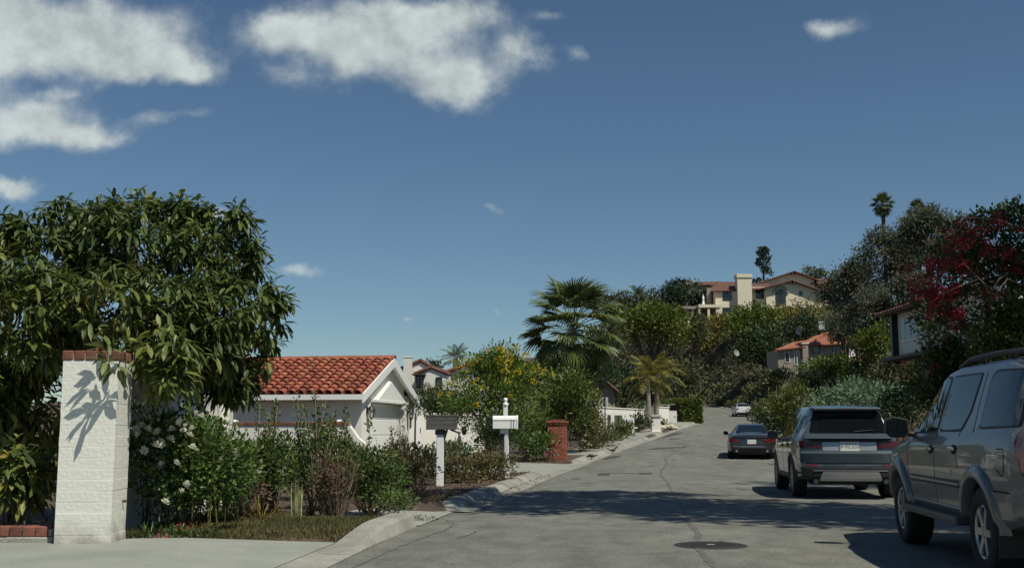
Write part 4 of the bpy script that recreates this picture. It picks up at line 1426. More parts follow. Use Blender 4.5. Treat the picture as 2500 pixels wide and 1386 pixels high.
# ------------------------------------------------------------------ houses on the hill
def mansion():
    Y = 200.0
    q = lambda px, py, dy=0: P(px, py, Y + dy)
    g = 12.0
    o = q(1860, 780)
    t = thing('hillside_mansion', 'large cream villa with brown tile roofs on top of the hill', 'house', (o.x, Y, g))
    # back gable and front gable
    gable_block(t, q(1836, 697, 7), q(1988, 683, 7), q(1938, 664, 7), 9, MT['cream'], MT['tile_far'], g, .8, True)
    gable_block(t, q(1870, 703), q(2005, 712), q(1931, 686), 9, MT['cream'], MT['tile_far'], g, .9, True)
    # arched window
    a, b = q(1894, 744, -.1), q(1918, 704, -.1)
    cx = (a.x + b.x) / 2; r = (b.x - a.x) / 2
    zc = b.z - r
    arch = [(cx - r, a.z), (cx + r, a.z)] + [(cx + r * math.cos(k * math.pi / 12), zc + r * math.sin(k * math.pi / 12)) for k in range(13)]
    w = MB().prism(arch, lambda p: (p[0], Y - .06, p[1]), lambda p: (p[0], Y + .1, p[1])).build('arched_window', MT['dark_glass'], t, world=True)
    mm = MB()
    for k in range(12):
        a0, a1 = k * math.pi / 12, (k + 1) * math.pi / 12
        mm.tube([(cx + (r + .35) * math.cos(a0), Y - .12, zc + (r + .35) * math.sin(a0)), (cx + (r + .35) * math.cos(a1), Y - .12, zc + (r + .35) * math.sin(a1))], [.17, .17], 6)
    mm.build('arch_moulding', MT['tan'], t, world=True)
    mm = MB(); mm.box((cx, Y - .09, (a.z + b.z) / 2), (.12, .06, b.z - a.z)); mm.box((cx, Y - .09, zc), (2 * r, .06, .12)); mm.build('mullion', MT['black_metal'], w)
    a, b = q(1952, 720, -.05), q(1958, 711, -.05); window(t, a.x, b.x, a.z, b.z, Y, 0)
    # middle bay with window, behind the chimney
    a, b = q(1838, 790, 2), q(1872, 700, 2)
    MB().box(((a.x + b.x) / 2, Y + 5, (g + b.z) / 2), (b.x - a.x, 6, b.z - g)).build('wall', MT['cream'], t, world=True)
    mb = MB(); e0, e1 = q(1815, 708, .8), q(1872, 705, .8); r0, r1 = q(1825, 694, 5), q(1880, 692, 5)
    corr_sheet(mb, e0, e1, r1, r0); mb.build('roof', MT['tile_far'], t, world=True)
    a, b = q(1846, 728, 1.85), q(1866, 707, 1.85); window(t, a.x, b.x, a.z, b.z, Y + 1.98, 1)
    MB().box((q(1856, 760, 1).x, Y + 1.3, (g + q(1856, 731, 1).z) / 2), (q(1867, 740).x - q(1846, 740).x, 1.6, q(1856, 731, 1).z - g)).build('bay', MT['cream'], t, world=True)
    # chimney
    a, b = q(1803, 780, -1.5), q(1835, 676, -1.5)
    MB().box(((a.x + b.x) / 2, Y - .3, (g + b.z) / 2), (b.x - a.x, 2.2, b.z - g)).build('chimney', MT['cream'], t, world=True)
    MB().box(((a.x + b.x) / 2, Y - .3, b.z + .25), (b.x - a.x + .25, 2.5, .65)).build('chimney_cap', MT['cream'], t, world=True)
    # left wing, two storeys, hip roof
    a, b = q(1748, 780), q(1803, 709)
    MB().box(((a.x + b.x) / 2, Y + 3.5, (g + b.z) / 2), (b.x - a.x, 7, b.z - g)).build('wall', MT['cream'], t, world=True)
    a, b = q(1728, 780, 2), q(1760, 702, 2)
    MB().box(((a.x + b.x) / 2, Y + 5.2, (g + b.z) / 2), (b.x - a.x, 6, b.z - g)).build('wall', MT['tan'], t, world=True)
    mb = MB()
    corr_sheet(mb, q(1738, 711, -.6), q(1806, 709, -.6), q(1806, 688, 4), q(1752, 688, 4))
    corr_sheet(mb, q(1726, 710, 8), q(1738, 711, -.6), q(1752, 688, 4), q(1750, 688, 6))
    corr_sheet(mb, q(1700, 695, 6), q(1752, 695, 6), q(1760, 687, 9), q(1700, 688, 9))
    mb.build('roof', MT['tile_far'], t, world=True)
    for (x0, x1, y0, y1) in ((1765, 1785, 733, 712), (1765, 1786, 769, 751)):
        a, b = q(x0, y0, -.05), q(x1, y1, -.05); window(t, a.x, b.x, a.z, b.z, Y, 1)
    a, b = q(1738, 742, 1.9), q(1754, 712, 1.9); window(t, a.x, b.x, a.z, b.z, Y + 2.18, 0, 'pole_metal')
    MB().box((q(1796, 750, -.4).x, Y - .25, (g + q(1796, 712).z) / 2), (.8, .5, q(1796, 712).z - g)).build('pilaster', MT['cream'], t, world=True)
    # terrace with columns
    for (x0, x1, yt, yb, dy) in ((1706, 1762, 743, 750, -2.5), (1666, 1708, 747, 754, 0)):
        a, b = q(x0, yb, dy), q(x1, yt, dy)
        MB().box(((a.x + b.x) / 2, Y + dy + 2.5, (a.z + b.z) / 2), (b.x - a.x, 5, b.z - a.z)).build('terrace_slab', MT['cream' if x0 > 1700 else 'tan'], t, world=True)
    for (px, dy) in ((1709, -2.3), (1731, -2.3), (1752, -2.3), (1692, .3), (1675, .3)):
        a, b = q(px, 790, dy), q(px, 750, dy)
        MB().box((a.x, Y + dy + .2, (g + b.z) / 2), (.42, .42, b.z - g)).build('column', MT['cream'], t, world=True)
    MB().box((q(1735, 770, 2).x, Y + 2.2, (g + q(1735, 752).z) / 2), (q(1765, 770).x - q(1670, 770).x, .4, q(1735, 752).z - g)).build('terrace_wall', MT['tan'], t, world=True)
    # right wing
    a, b = q(1985, 720, 8), q(2030, 692, 8)
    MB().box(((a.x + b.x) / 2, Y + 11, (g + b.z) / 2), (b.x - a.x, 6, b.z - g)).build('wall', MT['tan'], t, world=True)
    mb = MB(); corr_sheet(mb, q(1978, 692, 6.5), q(2036, 693, 6.5), q(2030, 680, 11), q(1984, 680, 11)); mb.build('roof', MT['tile_far'], t, world=True)
    # white statue on the terrace
    p = q(1717, 743, -1.5)
    m = MB().lathe([(0, 1.75), (.12, 1.7), (.14, 1.58), (.07, 1.48), (.22, 1.38), (.2, 1.0), (.16, .85), (.22, .5), (.2, .2), (.3, .15), (.3, 0), (0, 0)], 10)
    s = m.build('statue', MT['white_paint'], smooth=True); s.location = p; tag(s, 'small white statue standing on the villa terrace', 'statue')
    # pink chimney of another house farther back
    Y2 = 232; a, b = P(1673, 700, Y2), P(1690, 684, Y2)
    t2 = thing('pink_house', 'pink chimney and roof peeking over the dark hilltop trees', 'house', (a.x, Y2, 14))
    MB().box(((a.x + b.x) / 2, Y2, (b.z + 14) / 2), (b.x - a.x, 1.2, b.z - 14)).build('chimney', mat('pink_stucco', (.45, .27, .21), .9), t2, world=True)
    gable_block(t2, P(1640, 712, Y2 + 2), P(1740, 700, Y2 + 2), P(1700, 689, Y2 + 2), 8, MT['tan'], MT['tile_far'], 12, .5)


def lower_house():
    Y = 135.0
    q = lambda px, py, dy=0: P(px, py, Y + dy)
    g = 6.0
    o = q(1990, 880)
    t = thing('tile_roof_house', 'grey tan house with orange tile hip roof halfway up the slope', 'house', (o.x, Y, g))
    a, b = q(1900, 900), q(1962, 852)
    MB().box(((a.x + b.x) / 2, Y + 3, (g + b.z) / 2), (b.x - a.x, 6, b.z - g)).build('wall', MT['tan'], t, world=True)
    a, b = q(1960, 900, .5), q(2095, 838, .5)
    MB().box(((a.x + b.x) / 2, Y + 4, (g + b.z) / 2), (b.x - a.x, 7, b.z - g)).build('wall', MT['tan'], t, world=True)
    mb = MB()
    corr_sheet(mb, q(1889, 855, -.6), q(1966, 846, -.6), q(1968, 830, 3), q(1935, 836, 3))
    corr_sheet(mb, q(1980, 842, -.4), q(2082, 839, -.4), q(2060, 815, 4), q(2008, 817, 4))
    corr_sheet(mb, q(1962, 834, 6), q(1980, 842, -.4), q(2008, 817, 4), q(1990, 820, 6))
    corr_sheet(mb, q(2082, 839, -.4), q(2096, 832, 7), q(2064, 815, 5), q(2060, 815, 4))
    mb.build('roof', MT['tile_orange'], t, world=True)
    MB().tube([q(2008, 815.5, 4), q(2060, 813.5, 4)], [.16, .16], 6).build('ridge', MT['tile_orange'], t, world=True)
    MB().tube([q(1980, 841, -.5), q(2008, 815.5, 4)], [.15, .15], 6).build('ridge', MT['tile_orange'], t, world=True)
    for (x0, x1, y0, y1, n, dy) in ((1917, 1927, 884, 859, 0, 0), (1940, 1952, 890, 856, 1, 0), (2033, 2070, 868, 844, 3, .5), (1985, 2000, 862, 845, 0, .5)):
        a, b = q(x0, y0, dy - .05), q(x1, y1, dy - .05); window(t, a.x, b.x, a.z, b.z, Y + dy, n, 'house_white' if x0 < 1960 else 'black_metal')
    a, b = q(1961, 880, -.6), q(1973, 838, -.6)
    MB().box(((a.x + b.x) / 2, Y - .1, (g + b.z) / 2), (b.x - a.x, .9, b.z - g)).build('chimney', MT['tan'], t, world=True)
    MB().box(((a.x + b.x) / 2, Y - .1, b.z + .05), (b.x - a.x + .2, 1.1, .18)).build('chimney_cap', MT['cream'], t, world=True)
    a, b = q(2073, 882, -.2), q(2094, 848, -.2)
    MB().box(((a.x + b.x) / 2, Y + .1, (a.z + b.z) / 2), (b.x - a.x, .5, b.z - a.z)).build('bay', MT['house_white'], t, world=True)
    mb = MB(); corr_sheet(mb, q(2080, 882, -2.2), q(2108, 882, -2.2), q(2106, 870, -.3), q(2082, 870, -.3)); mb.build('porch_roof', MT['tile_orange'], t, world=True)
    # satellite dishes
    for (px, py, Yd, r, lab, rz) in ((1797, 862, 122, .36, 'grey satellite dish standing among dark trees left of the orange roof', .5), (1953, 806, 138, .55, 'tilted satellite dish above the left end of the orange roof', -1.1)):
        p = P(px, py, Yd)
        t = thing('satellite_dish', lab, 'dish', (p.x, Yd, p.z - 1.6))
        prof = [(r * k / 6, .18 * r * (k / 6) ** 2 * 2) for k in range(7)]
        m = MB().lathe([(max(a, 1e-4), b) for a, b in prof] + [(r, prof[-1][1] - .03)] + [(max(a, 1e-4), b - .03) for a, b in prof[::-1]], 20)
        d = m.build('dish', MT['dish'], t, smooth=True); d.location = (0, 0, 1.6); d.rotation_euler = (math.radians(75), 0, rz)
        MB().tube([(0, .06, 0), (0, .06, 1.6)], [.04, .04], 6).build('mast', MT['pole_metal'], t)
        MB().tube([(0, 0, 1.45), (-.2 * rz, -.45, 1.5)], [.02, .02], 5).build('feed_arm', MT['pole_metal'], t)
    # low white terrace walls and lamps that show between the trees
    for i, (x0, x1, y0, y1, Yd, lab) in enumerate(((0, 0, 0, 0, 0, ''), (0, 0, 0, 0, 0, ''), (2000, 2012, 800, 786, 150, 'white balustrade piece half hidden right of the dark trees'))):
        if not lab: continue
        a, b = P(x0, y0, Yd), P(x1, y1, Yd)
        t = thing(('terrace_post', 'rock', 'balustrade')[i], lab, ('post', 'rock', 'balustrade')[i], ((a.x + b.x) / 2, Yd, a.z - .25))
        w, h = b.x - a.x, b.z - a.z + .25
        if i == 2:
            for k in range(5): MB().lathe([(.05, 0), (.07, h * .3), (.04, h * .6), (.06, h)], 8, 'Z', (-w / 2 + w * k / 4, 0, 0)).build('baluster', MT['white_paint'], t)
            MB().box((0, 0, h), (w + .2, .25, .14)).build('rail', MT['white_paint'], t)
        elif i == 0:
            MB().box((0, 0, h / 2), (w * .6, w * .6, h)).build('shaft', MT['house_white'], t, bevel=.03); MB().box((0, 0, h), (w, w, .12)).build('cap', MT['house_white'], t, bevel=.02)
        else:
            bm = bmesh.new(); bmesh.ops.create_icosphere(bm, subdivisions=2, radius=w * .7)
            rr = random.Random(1)
            for v in bm.verts: v.co *= 1 + rr.uniform(-.2, .2)
            me = bpy.data.meshes.new('stone'); bm.to_mesh(me); bm.free(); me.materials.append(MT['stone'])
            obj('stone', me, t, (0, 0, h - w * .6))


def right_house():
    Y = 46.0
    q = lambda px, py, dy=0: P(px, py, Y + dy)
    g = gz(17, Y) - .3
    o = q(2260, 850)
    t = thing('balcony_house', 'pale house with dark corner post and ribbon windows behind the bougainvillea', 'house', (o.x, Y, g))
    # the facade runs away from the viewer to the right
    a = q(2196, 880); b = P(2420, 880, Y - 9)
    z1 = q(2196, 768).z
    ang = math.atan2(b.y - a.y, b.x - a.x); Ln = math.hypot(b.x - a.x, b.y - a.y)
    ctr = Vector(((a.x + b.x) / 2, (a.y + b.y) / 2, 0))
    nrm = Vector((-math.sin(ang), math.cos(ang), 0))
    zb = q(2196, 876).z
    MB().box(ctr + nrm * 3 + Vector((0, 0, (zb + z1) / 2)), (Ln, 6, z1 - zb), rz=ang).build('wall', MT['house_white'], t, world=True)
    MB().box(ctr + nrm * 3.4 + Vector((0, 0, (g + zb) / 2)), (Ln - .8, 5.5, zb - g), rz=ang).build('lower_wall', MT['tan'], t, world=True)
    d = Vector((math.cos(ang), math.sin(ang), 0))
    A = Vector((a.x, a.y, 0))
    # window band
    wz0, wz1 = q(2200, 838).z, q(2200, 778).z
    for k in range(6):
        c = A + d * (.75 + k * .72) - nrm * .02
        f = MB().box(c + Vector((0, 0, (wz0 + wz1) / 2)), (.70, .08, wz1 - wz0), rz=ang).build('window', MT['white_paint'], t, world=True)
        o2 = obj('pane', MB().box(c - nrm * .03 + Vector((0, 0, (wz0 + wz1) / 2)), (.56, .05, wz1 - wz0 - .14), rz=ang).mesh('pane', MT['dark_glass']), f)
    MB().box(A - d * .12 - nrm * .1 + Vector((0, 0, (q(2186, 884).z + z1) / 2)), (.24, .3, z1 - q(2186, 884).z + .1), rz=ang).build('corner_post', MT['black_metal'], t, world=True)
    MB().box(ctr - nrm * .35 + Vector((0, 0, zb - .06)), (Ln + .4, .9, .12), rz=ang).build('balcony_edge', MT['grey_wood'], t, world=True)
    mb = MB()
    e0 = A - d * .6 - nrm * .8; e1 = A + d * (Ln + .3) - nrm * .8
    corr_sheet(mb, e0 + Vector((0, 0, z1 + .02)), e1 + Vector((0, 0, z1 + .02)), e1 + nrm * 4.5 + Vector((0, 0, z1 + 1.1)), e0 + nrm * 4.5 + Vector((0, 0, z1 + 1.1)))
    mb.build('roof', MT['tile_far'], t, world=True)


mansion(); lower_house(); right_house()

# ------------------------------------------------------------------ palms
def fan_frond(seed, lp=1.0, rb=.95, segs=26, droop=.35, spread=118, m='palm'):
    rng = np.random.default_rng(seed)
    v = []; f = []; var = []
    def quad(a, b, c, d, t):
        n = len(v); v.extend([a, b, c, d]); f.extend([(n, n + 1, n + 2), (n, n + 2, n + 3)]); var.extend([t, t])
    def tri(a, b, c, t):
        n = len(v); v.extend([a, b, c]); f.append((n, n + 1, n + 2)); var.append(t)
    # petiole
    for s in (-1, 1):
        quad((0, s * .035, 0), (lp * .5, s * .026, .05), (lp * .5, 0, .08), (0, 0, .03), .75)
        quad((lp * .5, s * .026, .05), (lp, s * .018, .02), (lp, 0, .05), (lp * .5, 0, .08), .75)
    A = np.radians(np.linspace(-spread, spread, segs + 1))
    cup = .28
    def pt(a, r, lift=0, dr=droop):
        x = lp + r * math.cos(a); y = r * math.sin(a)
        z = .02 + cup * abs(math.sin(a)) * r * .5 - dr * (r / rb) ** 2.2 * rb * .55 + lift
        return (x, y, z)
    for i in range(segs):
        a0, a1 = A[i], A[i + 1]; am = (a0 + a1) / 2
        R = rb * (1 - .18 * abs(am) / math.radians(spread)) * rng.uniform(.9, 1.06)
        t = float(rng.uniform(.1, .9)); h = .02 * rb
        r1, r2 = .06 * rb, .52 * R
        m1, m2 = pt(am, r1, h * .4), pt(am, r2, h * 1.6)
        quad(pt(a0, r1), pt(a0, r2), m2, m1, t); quad(m1, m2, pt(a1, r2), pt(a1, r1), t)
        dr = droop * rng.uniform(.8, 1.9)
        w0, w1 = am + (a0 - am) * .5, am + (a1 - am) * .5
        q = .80 * R
        quad(pt(a0, r2), pt(w0, q, 0, dr), pt(am, q, h, dr), m2, t); quad(m2, pt(am, q, h, dr), pt(w1, q, 0, dr), pt(a1, r2), t)
        tip = pt(am, R, 0, dr * 1.25)
        tri(pt(w0, q, 0, dr), tip, pt(am, q, h, dr), t); tri(pt(am, q, h, dr), tip, pt(w1, q, 0, dr), t)
    return tri_mesh('frond', np.array(v), np.array(f), np.array(var), LF[m])


def pinnate_frond(seed, ln=2.2, pairs=34, leaflet=.5, arch=.9, m='palm', stiff=.5):
    rng = np.random.default_rng(seed)
    v = []; f = []; var = []
    def R(t):
        return np.array([ln * (t - .18 * arch * t * t), 0, ln * (.30 * t * (1 - stiff * 0) - .62 * arch * t * t)])
    n = 12
    for i in range(n):
        a, b = R(i / n), R((i + 1) / n); w = .022 * (1 - i / n) + .004
        k = len(v); v.extend([a + [0, w, 0], a - [0, w, 0], b - [0, w * .8, 0], b + [0, w * .8, 0], a + [0, 0, w], b + [0, 0, w]])
        f.extend([(k, k + 3, k + 5), (k, k + 5, k + 4), (k + 1, k + 4, k + 5), (k + 1, k + 5, k + 2)]); var.extend([.8] * 4)
    for i in range(pairs):
        t = .14 + .86 * (i + .5) / pairs
        o = R(t); tg = R(min(1, t + .02)) - R(t - .02); tg /= np.linalg.norm(tg)
        L = leaflet * (math.sin(math.pi * min(1, .18 + t * .8)) ** .7 + .12)
        for s in (-1, 1):
            d = np.array([.55 + .5 * t, s * 1.0, rng.uniform(-.1, .35)]); d = tg * d[0] + np.array([0, d[1], d[2]]); d /= np.linalg.norm(d)
            l = L * rng.uniform(.85, 1.1)
            mid = o + d * l * .55; tip = o + d * l + np.array([0, 0, -l * rng.uniform(.2, .6)])
            w = np.array([tg[0], 0, tg[2]]) * .022 * ln / 2
            k = len(v); v.extend([o - w * .5, o + w * .5, mid + w, mid - w, tip])
            f.extend([(k, k + 1, k + 2), (k, k + 2, k + 3), (k + 3, k + 2, k + 4)]); var.extend([float(rng.uniform(0, .9))] * 3)
    return tri_mesh('frond', np.array(v), np.array(f), np.array(var), LF[m])


def palm(name, label, px, py_c, Y, frond_meshes, n, lo, hi, trunk_r, seed, scale=1.0, bark='bark', group=None, base=None, thick_top=1.0, lean=0.0, droop_pow=1.0):
    """palm whose crown heart is seen at (px, py_c), Y metres ahead"""
    rng = random.Random(seed)
    h = P(px, py_c, Y); g = gz(h.x - lean, Y) if base is None else base
    t = thing(name, label, 'palm', (h.x - lean, Y, g), group=group)
    H = h.z - g
    mb = MB()
    pts = []; rad = []
    k = 10
    for i in range(k + 1):
        s = i / k
        pts.append((lean * s * s, 0, H * s - (.1 if i == 0 else 0))); rad.append(trunk_r * (1.25 if i == 0 else 1.0) * (1 + (thick_top - 1) * s) * (1 + .05 * math.sin(i * 7)))
    mb.tube(pts, rad, 10)
    mb.build('trunk', MT[bark], t, smooth=True)
    for i in range(n):
        u = (i + .5) / n
        el = math.radians(hi + (lo - hi) * u ** droop_pow + rng.uniform(-9, 9))
        az = i * 2.39996 + rng.uniform(-.25, .25)
        s = scale * rng.uniform(.88, 1.1)
        obj('frond', frond_meshes[rng.randrange(len(frond_meshes))], t, (lean + .06 * math.cos(az), .06 * math.sin(az), H - .25 * u * scale), (rng.uniform(-.3, .3), -el, az), (s, s, s))
    return t


FAN = [fan_frond(i, 1.35, 1.08, 28, .14 + .17 * i, 108) for i in range(4)]
FAN_S = [fan_frond(20 + i, .7, .75, 18, .3, 120) for i in range(2)]
PIN = [pinnate_frond(i, 2.3, 34, .55, .8 + .15 * i, 'palm_yellow') for i in range(3)]
PIN_G = [pinnate_frond(10 + i, 2.3, 30, .5, .7 + .15 * i, 'palm') for i in range(2)]

palm('fan_palm', 'big fan palm with a full crown of drooping fronds left of the street', 1398, 800, 56.0, FAN, 54, -80, 85, .19, 3, 1.22, 'bark_pale', droop_pow=.85)
for px, pc, Y, lab, sd, ln in ((1580, 925, 77.5, 'left one of two slim palms with yellowing fronds behind white wall', 5, -.1), (1606, 912, 78.6, 'right and taller one of two slim palms with yellowing fronds', 8, .15)):
    palm('feather_palm', lab, px, pc, Y, PIN, 18, -32, 80, .17, sd, .95, 'bark_pale', 'twin palms up the street', lean=ln)
palm('feather_palm', 'distant green palm above the white house roofs', 1112, 874, 92.0, PIN_G, 20, -45, 80, .2, 4, .72, 'bark')
palm('date_palm', 'spiky palm crown on the hilltop skyline left of the villa', 1556, 722, 206.0, PIN_G, 18, 0, 80, .3, 6, 1.25, 'bark')
palm('fan_palm', 'tall fan palm standing free above the grey eucalyptus trees', 2155, 497, 128.0, FAN_S, 34, -75, 80, .22, 12, 1.05, 'bark')
palm('fan_palm', 'second skyline fan palm sunk into the eucalyptus tops', 2238, 512, 126.0, FAN_S, 30, -70, 80, .22, 14, .95, 'bark')
palm('feather_palm', 'small dusty palm among dark trees left of the autumn coloured tree', 1700, 828, 192.0, PIN_G, 14, -40, 70, .18, 15, .9, 'bark')

# ------------------------------------------------------------------ avocado tree in the left foreground
def avocado():
    rng = np.random.default_rng(41)
    base = (-4.75, 13.9)
    t = thing('avocado_tree', 'broad tree with long drooping glossy leaves over the white pillar', 'tree', (base[0], base[1], gz(*base)))
    bl = []
    for (px, py, rx, ry, Y, rd) in ((110, 640, 190, 105, 13.6, 1.0), (330, 590, 150, 110, 13.9, 1.0), (500, 630, 115, 110, 14.0, .9), (510, 770, 130, 105, 13.2, .9),
                                    (595, 765, 75, 80, 13.4, .6), (300, 750, 210, 105, 12.7, .9), (60, 740, 170, 110, 12.5, .9), (575, 915, 50, 55, 13.6, .5), (490, 860, 95, 70, 12.9, .6),
                                    (400, 850, 85, 62, 12.0, .45), (520, 905, 60, 55, 13.8, .5), (-180, 680, 200, 150, 13.2, 1.1),
                                    (335, 495, 42, 26, 13.9, .3), (140, 525, 45, 30, 13.7, .3), (575, 550, 38, 36, 14.0, .3), (30, 565, 55, 25, 13.5, .3), (665, 740, 28, 28, 13.8, .3),
                                    (245, 530, 50, 25, 13.7, .3), (460, 515, 50, 25, 13.9, .3), (110, 850, 60, 30, 12.2, .4), (565, 945, 34, 26, 13.6, .35),
                                    (60, 900, 90, 50, 13.4, .5), (300, 866, 55, 28, 11.15, .16), (425, 905, 60, 45, 11.9, .3), (420, 930, 45, 22, 11.9, .3)):
        c = P(px, py, Y); mpp = Y / FPX
        bl.append((c.x, c.y, c.z, rx * mpp, rd, ry * mpp))
    for (px, py, Y) in ((345, 468, 13.9), (300, 490, 13.8), (395, 488, 13.9), (150, 492, 13.7), (118, 512, 13.6), (195, 535, 13.6), (215, 522, 13.7), (20, 545, 13.5), (65, 548, 13.4), (470, 500, 13.9), (520, 520, 13.9), (578, 512, 13.9), (600, 548, 13.9), (622, 600, 13.8), (630, 650, 13.8), (665, 705, 13.7), (690, 735, 13.8), (680, 790, 13.8), (655, 830, 13.8), (640, 870, 13.7), (600, 950, 13.6), (545, 955, 13.4), (250, 505, 13.7), (430, 495, 13.9)):
        c = P(px, py, Y); bl.append((c.x, c.y, c.z, .11, .11, .09))
    B = np.array(bl)
    # rosettes of leaves at the twig ends
    area = B[:, 3] * B[:, 5] + B[:, 4] * B[:, 3] + .012
    n_ros = 1750
    bi = rng.choice(len(B), n_ros, p=area / area.sum())
    dv = unit_rand(rng, n_ros)
    rad = 1.0 - np.abs(rng.normal(size=n_ros)) * .22
    c = B[bi, :3] + dv * B[bi, 3:6] * np.clip(rad, .3, 1.04)[:, None]
    per = 12
    ii = np.repeat(np.arange(n_ros), per); m = len(ii)
    az = rng.uniform(0, 6.283, m); el = rng.uniform(-1.25, .35, m)
    # fresh top leaves stand up, older ones hang
    el = np.where(rng.uniform(size=m) < .16, rng.uniform(.3, 1.2, m), el)
    d = np.stack([np.cos(az) * np.cos(el), np.sin(az) * np.cos(el), np.sin(el)], 1) + dv[ii] * np.array([.35, .35, .12])
    pos = c[ii] + rng.normal(size=(m, 3)) * .02 + d * .02
    nrm = np.stack([-np.cos(az) * np.sin(el), -np.sin(az) * np.sin(el), np.cos(el)], 1) + rng.normal(size=(m, 3)) * .25
    # yellowish foliage low and in front, dark on the right; a few russet leaves
    low = np.clip((3.0 - c[:, 2]) / 1.6, 0, 1) * np.clip((-3.4 - c[:, 0]) / 1.2, 0, 1)
    ros = np.clip(.18 + .30 * rng.uniform(size=n_ros) + .34 * low * rng.uniform(.3, 1, n_ros), 0, .8)
    tint = np.clip(ros[ii] + rng.normal(size=m) * .09, 0, .84)
    red = rng.uniform(size=n_ros) < .012
    tint = np.where(red[ii] & (rng.uniform(size=m) < .6), 1.0, tint)
    L = rng.uniform(.10, .225, m); W = L * rng.uniform(.22, .33, m)
    # the leaves that show largest: nearest to the street and facing it
    score = pos[:, 1] + rng.uniform(0, .5, m) + np.where((pos[:, 0] < -6.2) | (pos[:, 2] < 1.2), 9, 0)
    order = np.argsort(score)
    near = order[:300]; rest = order[300:]
    v, f, k = leaf_arrays(rng, pos[rest], d[rest], nrm[rest], L[rest], W[rest], 1, .12, .35)
    world_part('crown', tri_mesh('crown', v, f, np.repeat(tint[rest], k), LF['avocado']), t)['kind'] = 'stuff'
    # single leaves: a few shared shapes, placed one by one
    protos = []
    for q in range(10):
        vv, ff, kk = leaf_arrays(rng, np.zeros((1, 3)), np.array([[1., 0, 0]]), np.array([[0, 0, 1.]]), 1.0, .32, 1, .16 + .03 * (q % 3), .0)
        protos.append(tri_mesh('leaf', vv, ff, np.full(kk, [.22, .3, .38, .46, .5, .55, .6, .66, .72, .78][q]), LF['avocado']))
    for i in near:
        dd = Vector(d[i]).normalized(); nn = Vector(nrm[i])
        s = dd.cross(nn).normalized(); u = s.cross(dd)
        M3 = Matrix((dd, -s, u)).transposed()
        q = int(np.clip(tint[i] / .84 * 9.99, 0, 9))
        o = obj('leaf', protos[q], t)
        o.matrix_local = Matrix.Translation(Vector(pos[i]) - Vector(t.location)) @ (M3 * L[i]).to_4x4()
    # twigs to the rosettes, limbs and trunk
    mb = MB()
    for i in range(0, n_ros, 2):
        b = Vector(B[bi[i], :3]); e = Vector(c[i])
        s = b.lerp(e, .45); mid = s.lerp(e, .5) + Vector((0, 0, -.03))
        mb.tube([s, mid, e], [.012, .009, .006], 4, cap=False)
    world_part('twigs', mb.mesh('twigs', LF_TWIG, smooth=True), t)['kind'] = 'stuff'
    me = limb_mesh(rng, (base[0], base[1], gz(*base)), [tuple(b) for b in B[[1, 0, 2, 3, 5, 6, 4, 7, 8, 10]]], .16, MT['bark'], 10, 9, .45)
    world_part('trunk', me, t)
    # green fruit
    fm = MB().lathe([(0, .06), (.012, .055), (.03, .02), (.036, -.015), (.03, -.045), (0, -.06)], 10).mesh('avocado_fruit', mat('fruit_skin', (.045, .075, .02), .5, var=.2), smooth=True)
    for (px, py, Y) in ((408, 713, 12.4), (426, 745, 12.4), (440, 744, 12.4), (452, 905, 11.7), (300, 800, 12.0), (200, 690, 12.0)):
        o = obj('fruit', fm, t); o.location = P(px, py, Y) - Vector(t.location)
    return t


LF_TWIG = mat('green_twig', (.12, .115, .035), .7, var=.2)
avocado()

# shade planting left of the pillar
plant('leafy_shrub', 'dark leafy shrub in deep shade left of the white pillar', 'shrub', 40, 830, 1290, 300, 13.2, 'avocado', 34, 1.3, 51, False, aspect=.33, detail=1, gravity=.4, per=9, up=-.5, out=.4, clumppx=38, depth=.6)
plant('leafy_shrub', 'lower sunlit sprays of broad leaves above the brick edging', 'shrub', 50, 1090, 1270, 150, 12.0, 'avocado', 36, .55, 52, False, aspect=.36, detail=1, gravity=.4, per=8, up=-.4, out=.6, clumppx=34, depth=.5)

# ------------------------------------------------------------------ roses and shrubs along the driveway
t, rng, bl = plant('rose_bush', 'tall rose bush with white blooms right of the white pillar', 'rose bush', 445, 1000, 1310, 330, 12.7, 'rose', 13, 1.5, 61, False, aspect=.62, depth=.55, k=16, per=10, sub=.5)
rm = flower_mesh('rose', LF['white_petal'], .042, 7, 1, .25, 3)
for i, (px, py) in enumerate(((345, 1042), (360, 1050), (340, 1062), (392, 1078), (378, 1090), (440, 1030), (455, 1040), (448, 1052), (470, 1048), (462, 1062), (490, 1018), (482, 1010), (505, 1050), (560, 1062), (580, 1104), (575, 1112),
                              (468, 1095), (398, 1088), (415, 1075), (352, 1100), (402, 1228), (440, 1200), (395, 1135), (430, 1130), (540, 1128), (455, 1182), (420, 1050), (330, 1052), (515, 1072), (385, 1056))):
    Y = 11.95 + .25 * rng.uniform() + (.5 if px > 500 else 0)
    o = obj('rose', rm, t); o.location = P(px, py, Y) - Vector(t.location); o.rotation_euler = (rng.uniform(.3, 1.2), rng.uniform(-.4, .4), rng.uniform(0, 6)); s = rng.uniform(.95, 1.6); o.scale = (s, s, s)
MBt = MB()
for k in range(26):
    px = rng.uniform(350, 590); Y = rng.uniform(12.4, 13.6); e = P(px, rng.uniform(985, 1070), Y); b = Vector((e.x + rng.uniform(-.1, .1), Y, gz(e.x, Y)))
    MBt.tube([b, b.lerp(e, .5) + Vector((rng.uniform(-.05, .05), 0, 0)), e], [.008, .006, .003], 4, cap=False)
world_part('cane', MBt.mesh('cane', LF_TWIG), t)['kind'] = 'stuff'
o = obj('rosebud', flower_mesh('rosebud', LF['magenta'], .035, 6, 2, .9, 2), t); o.location = P(401, 970, 12.3) - Vector(t.location)

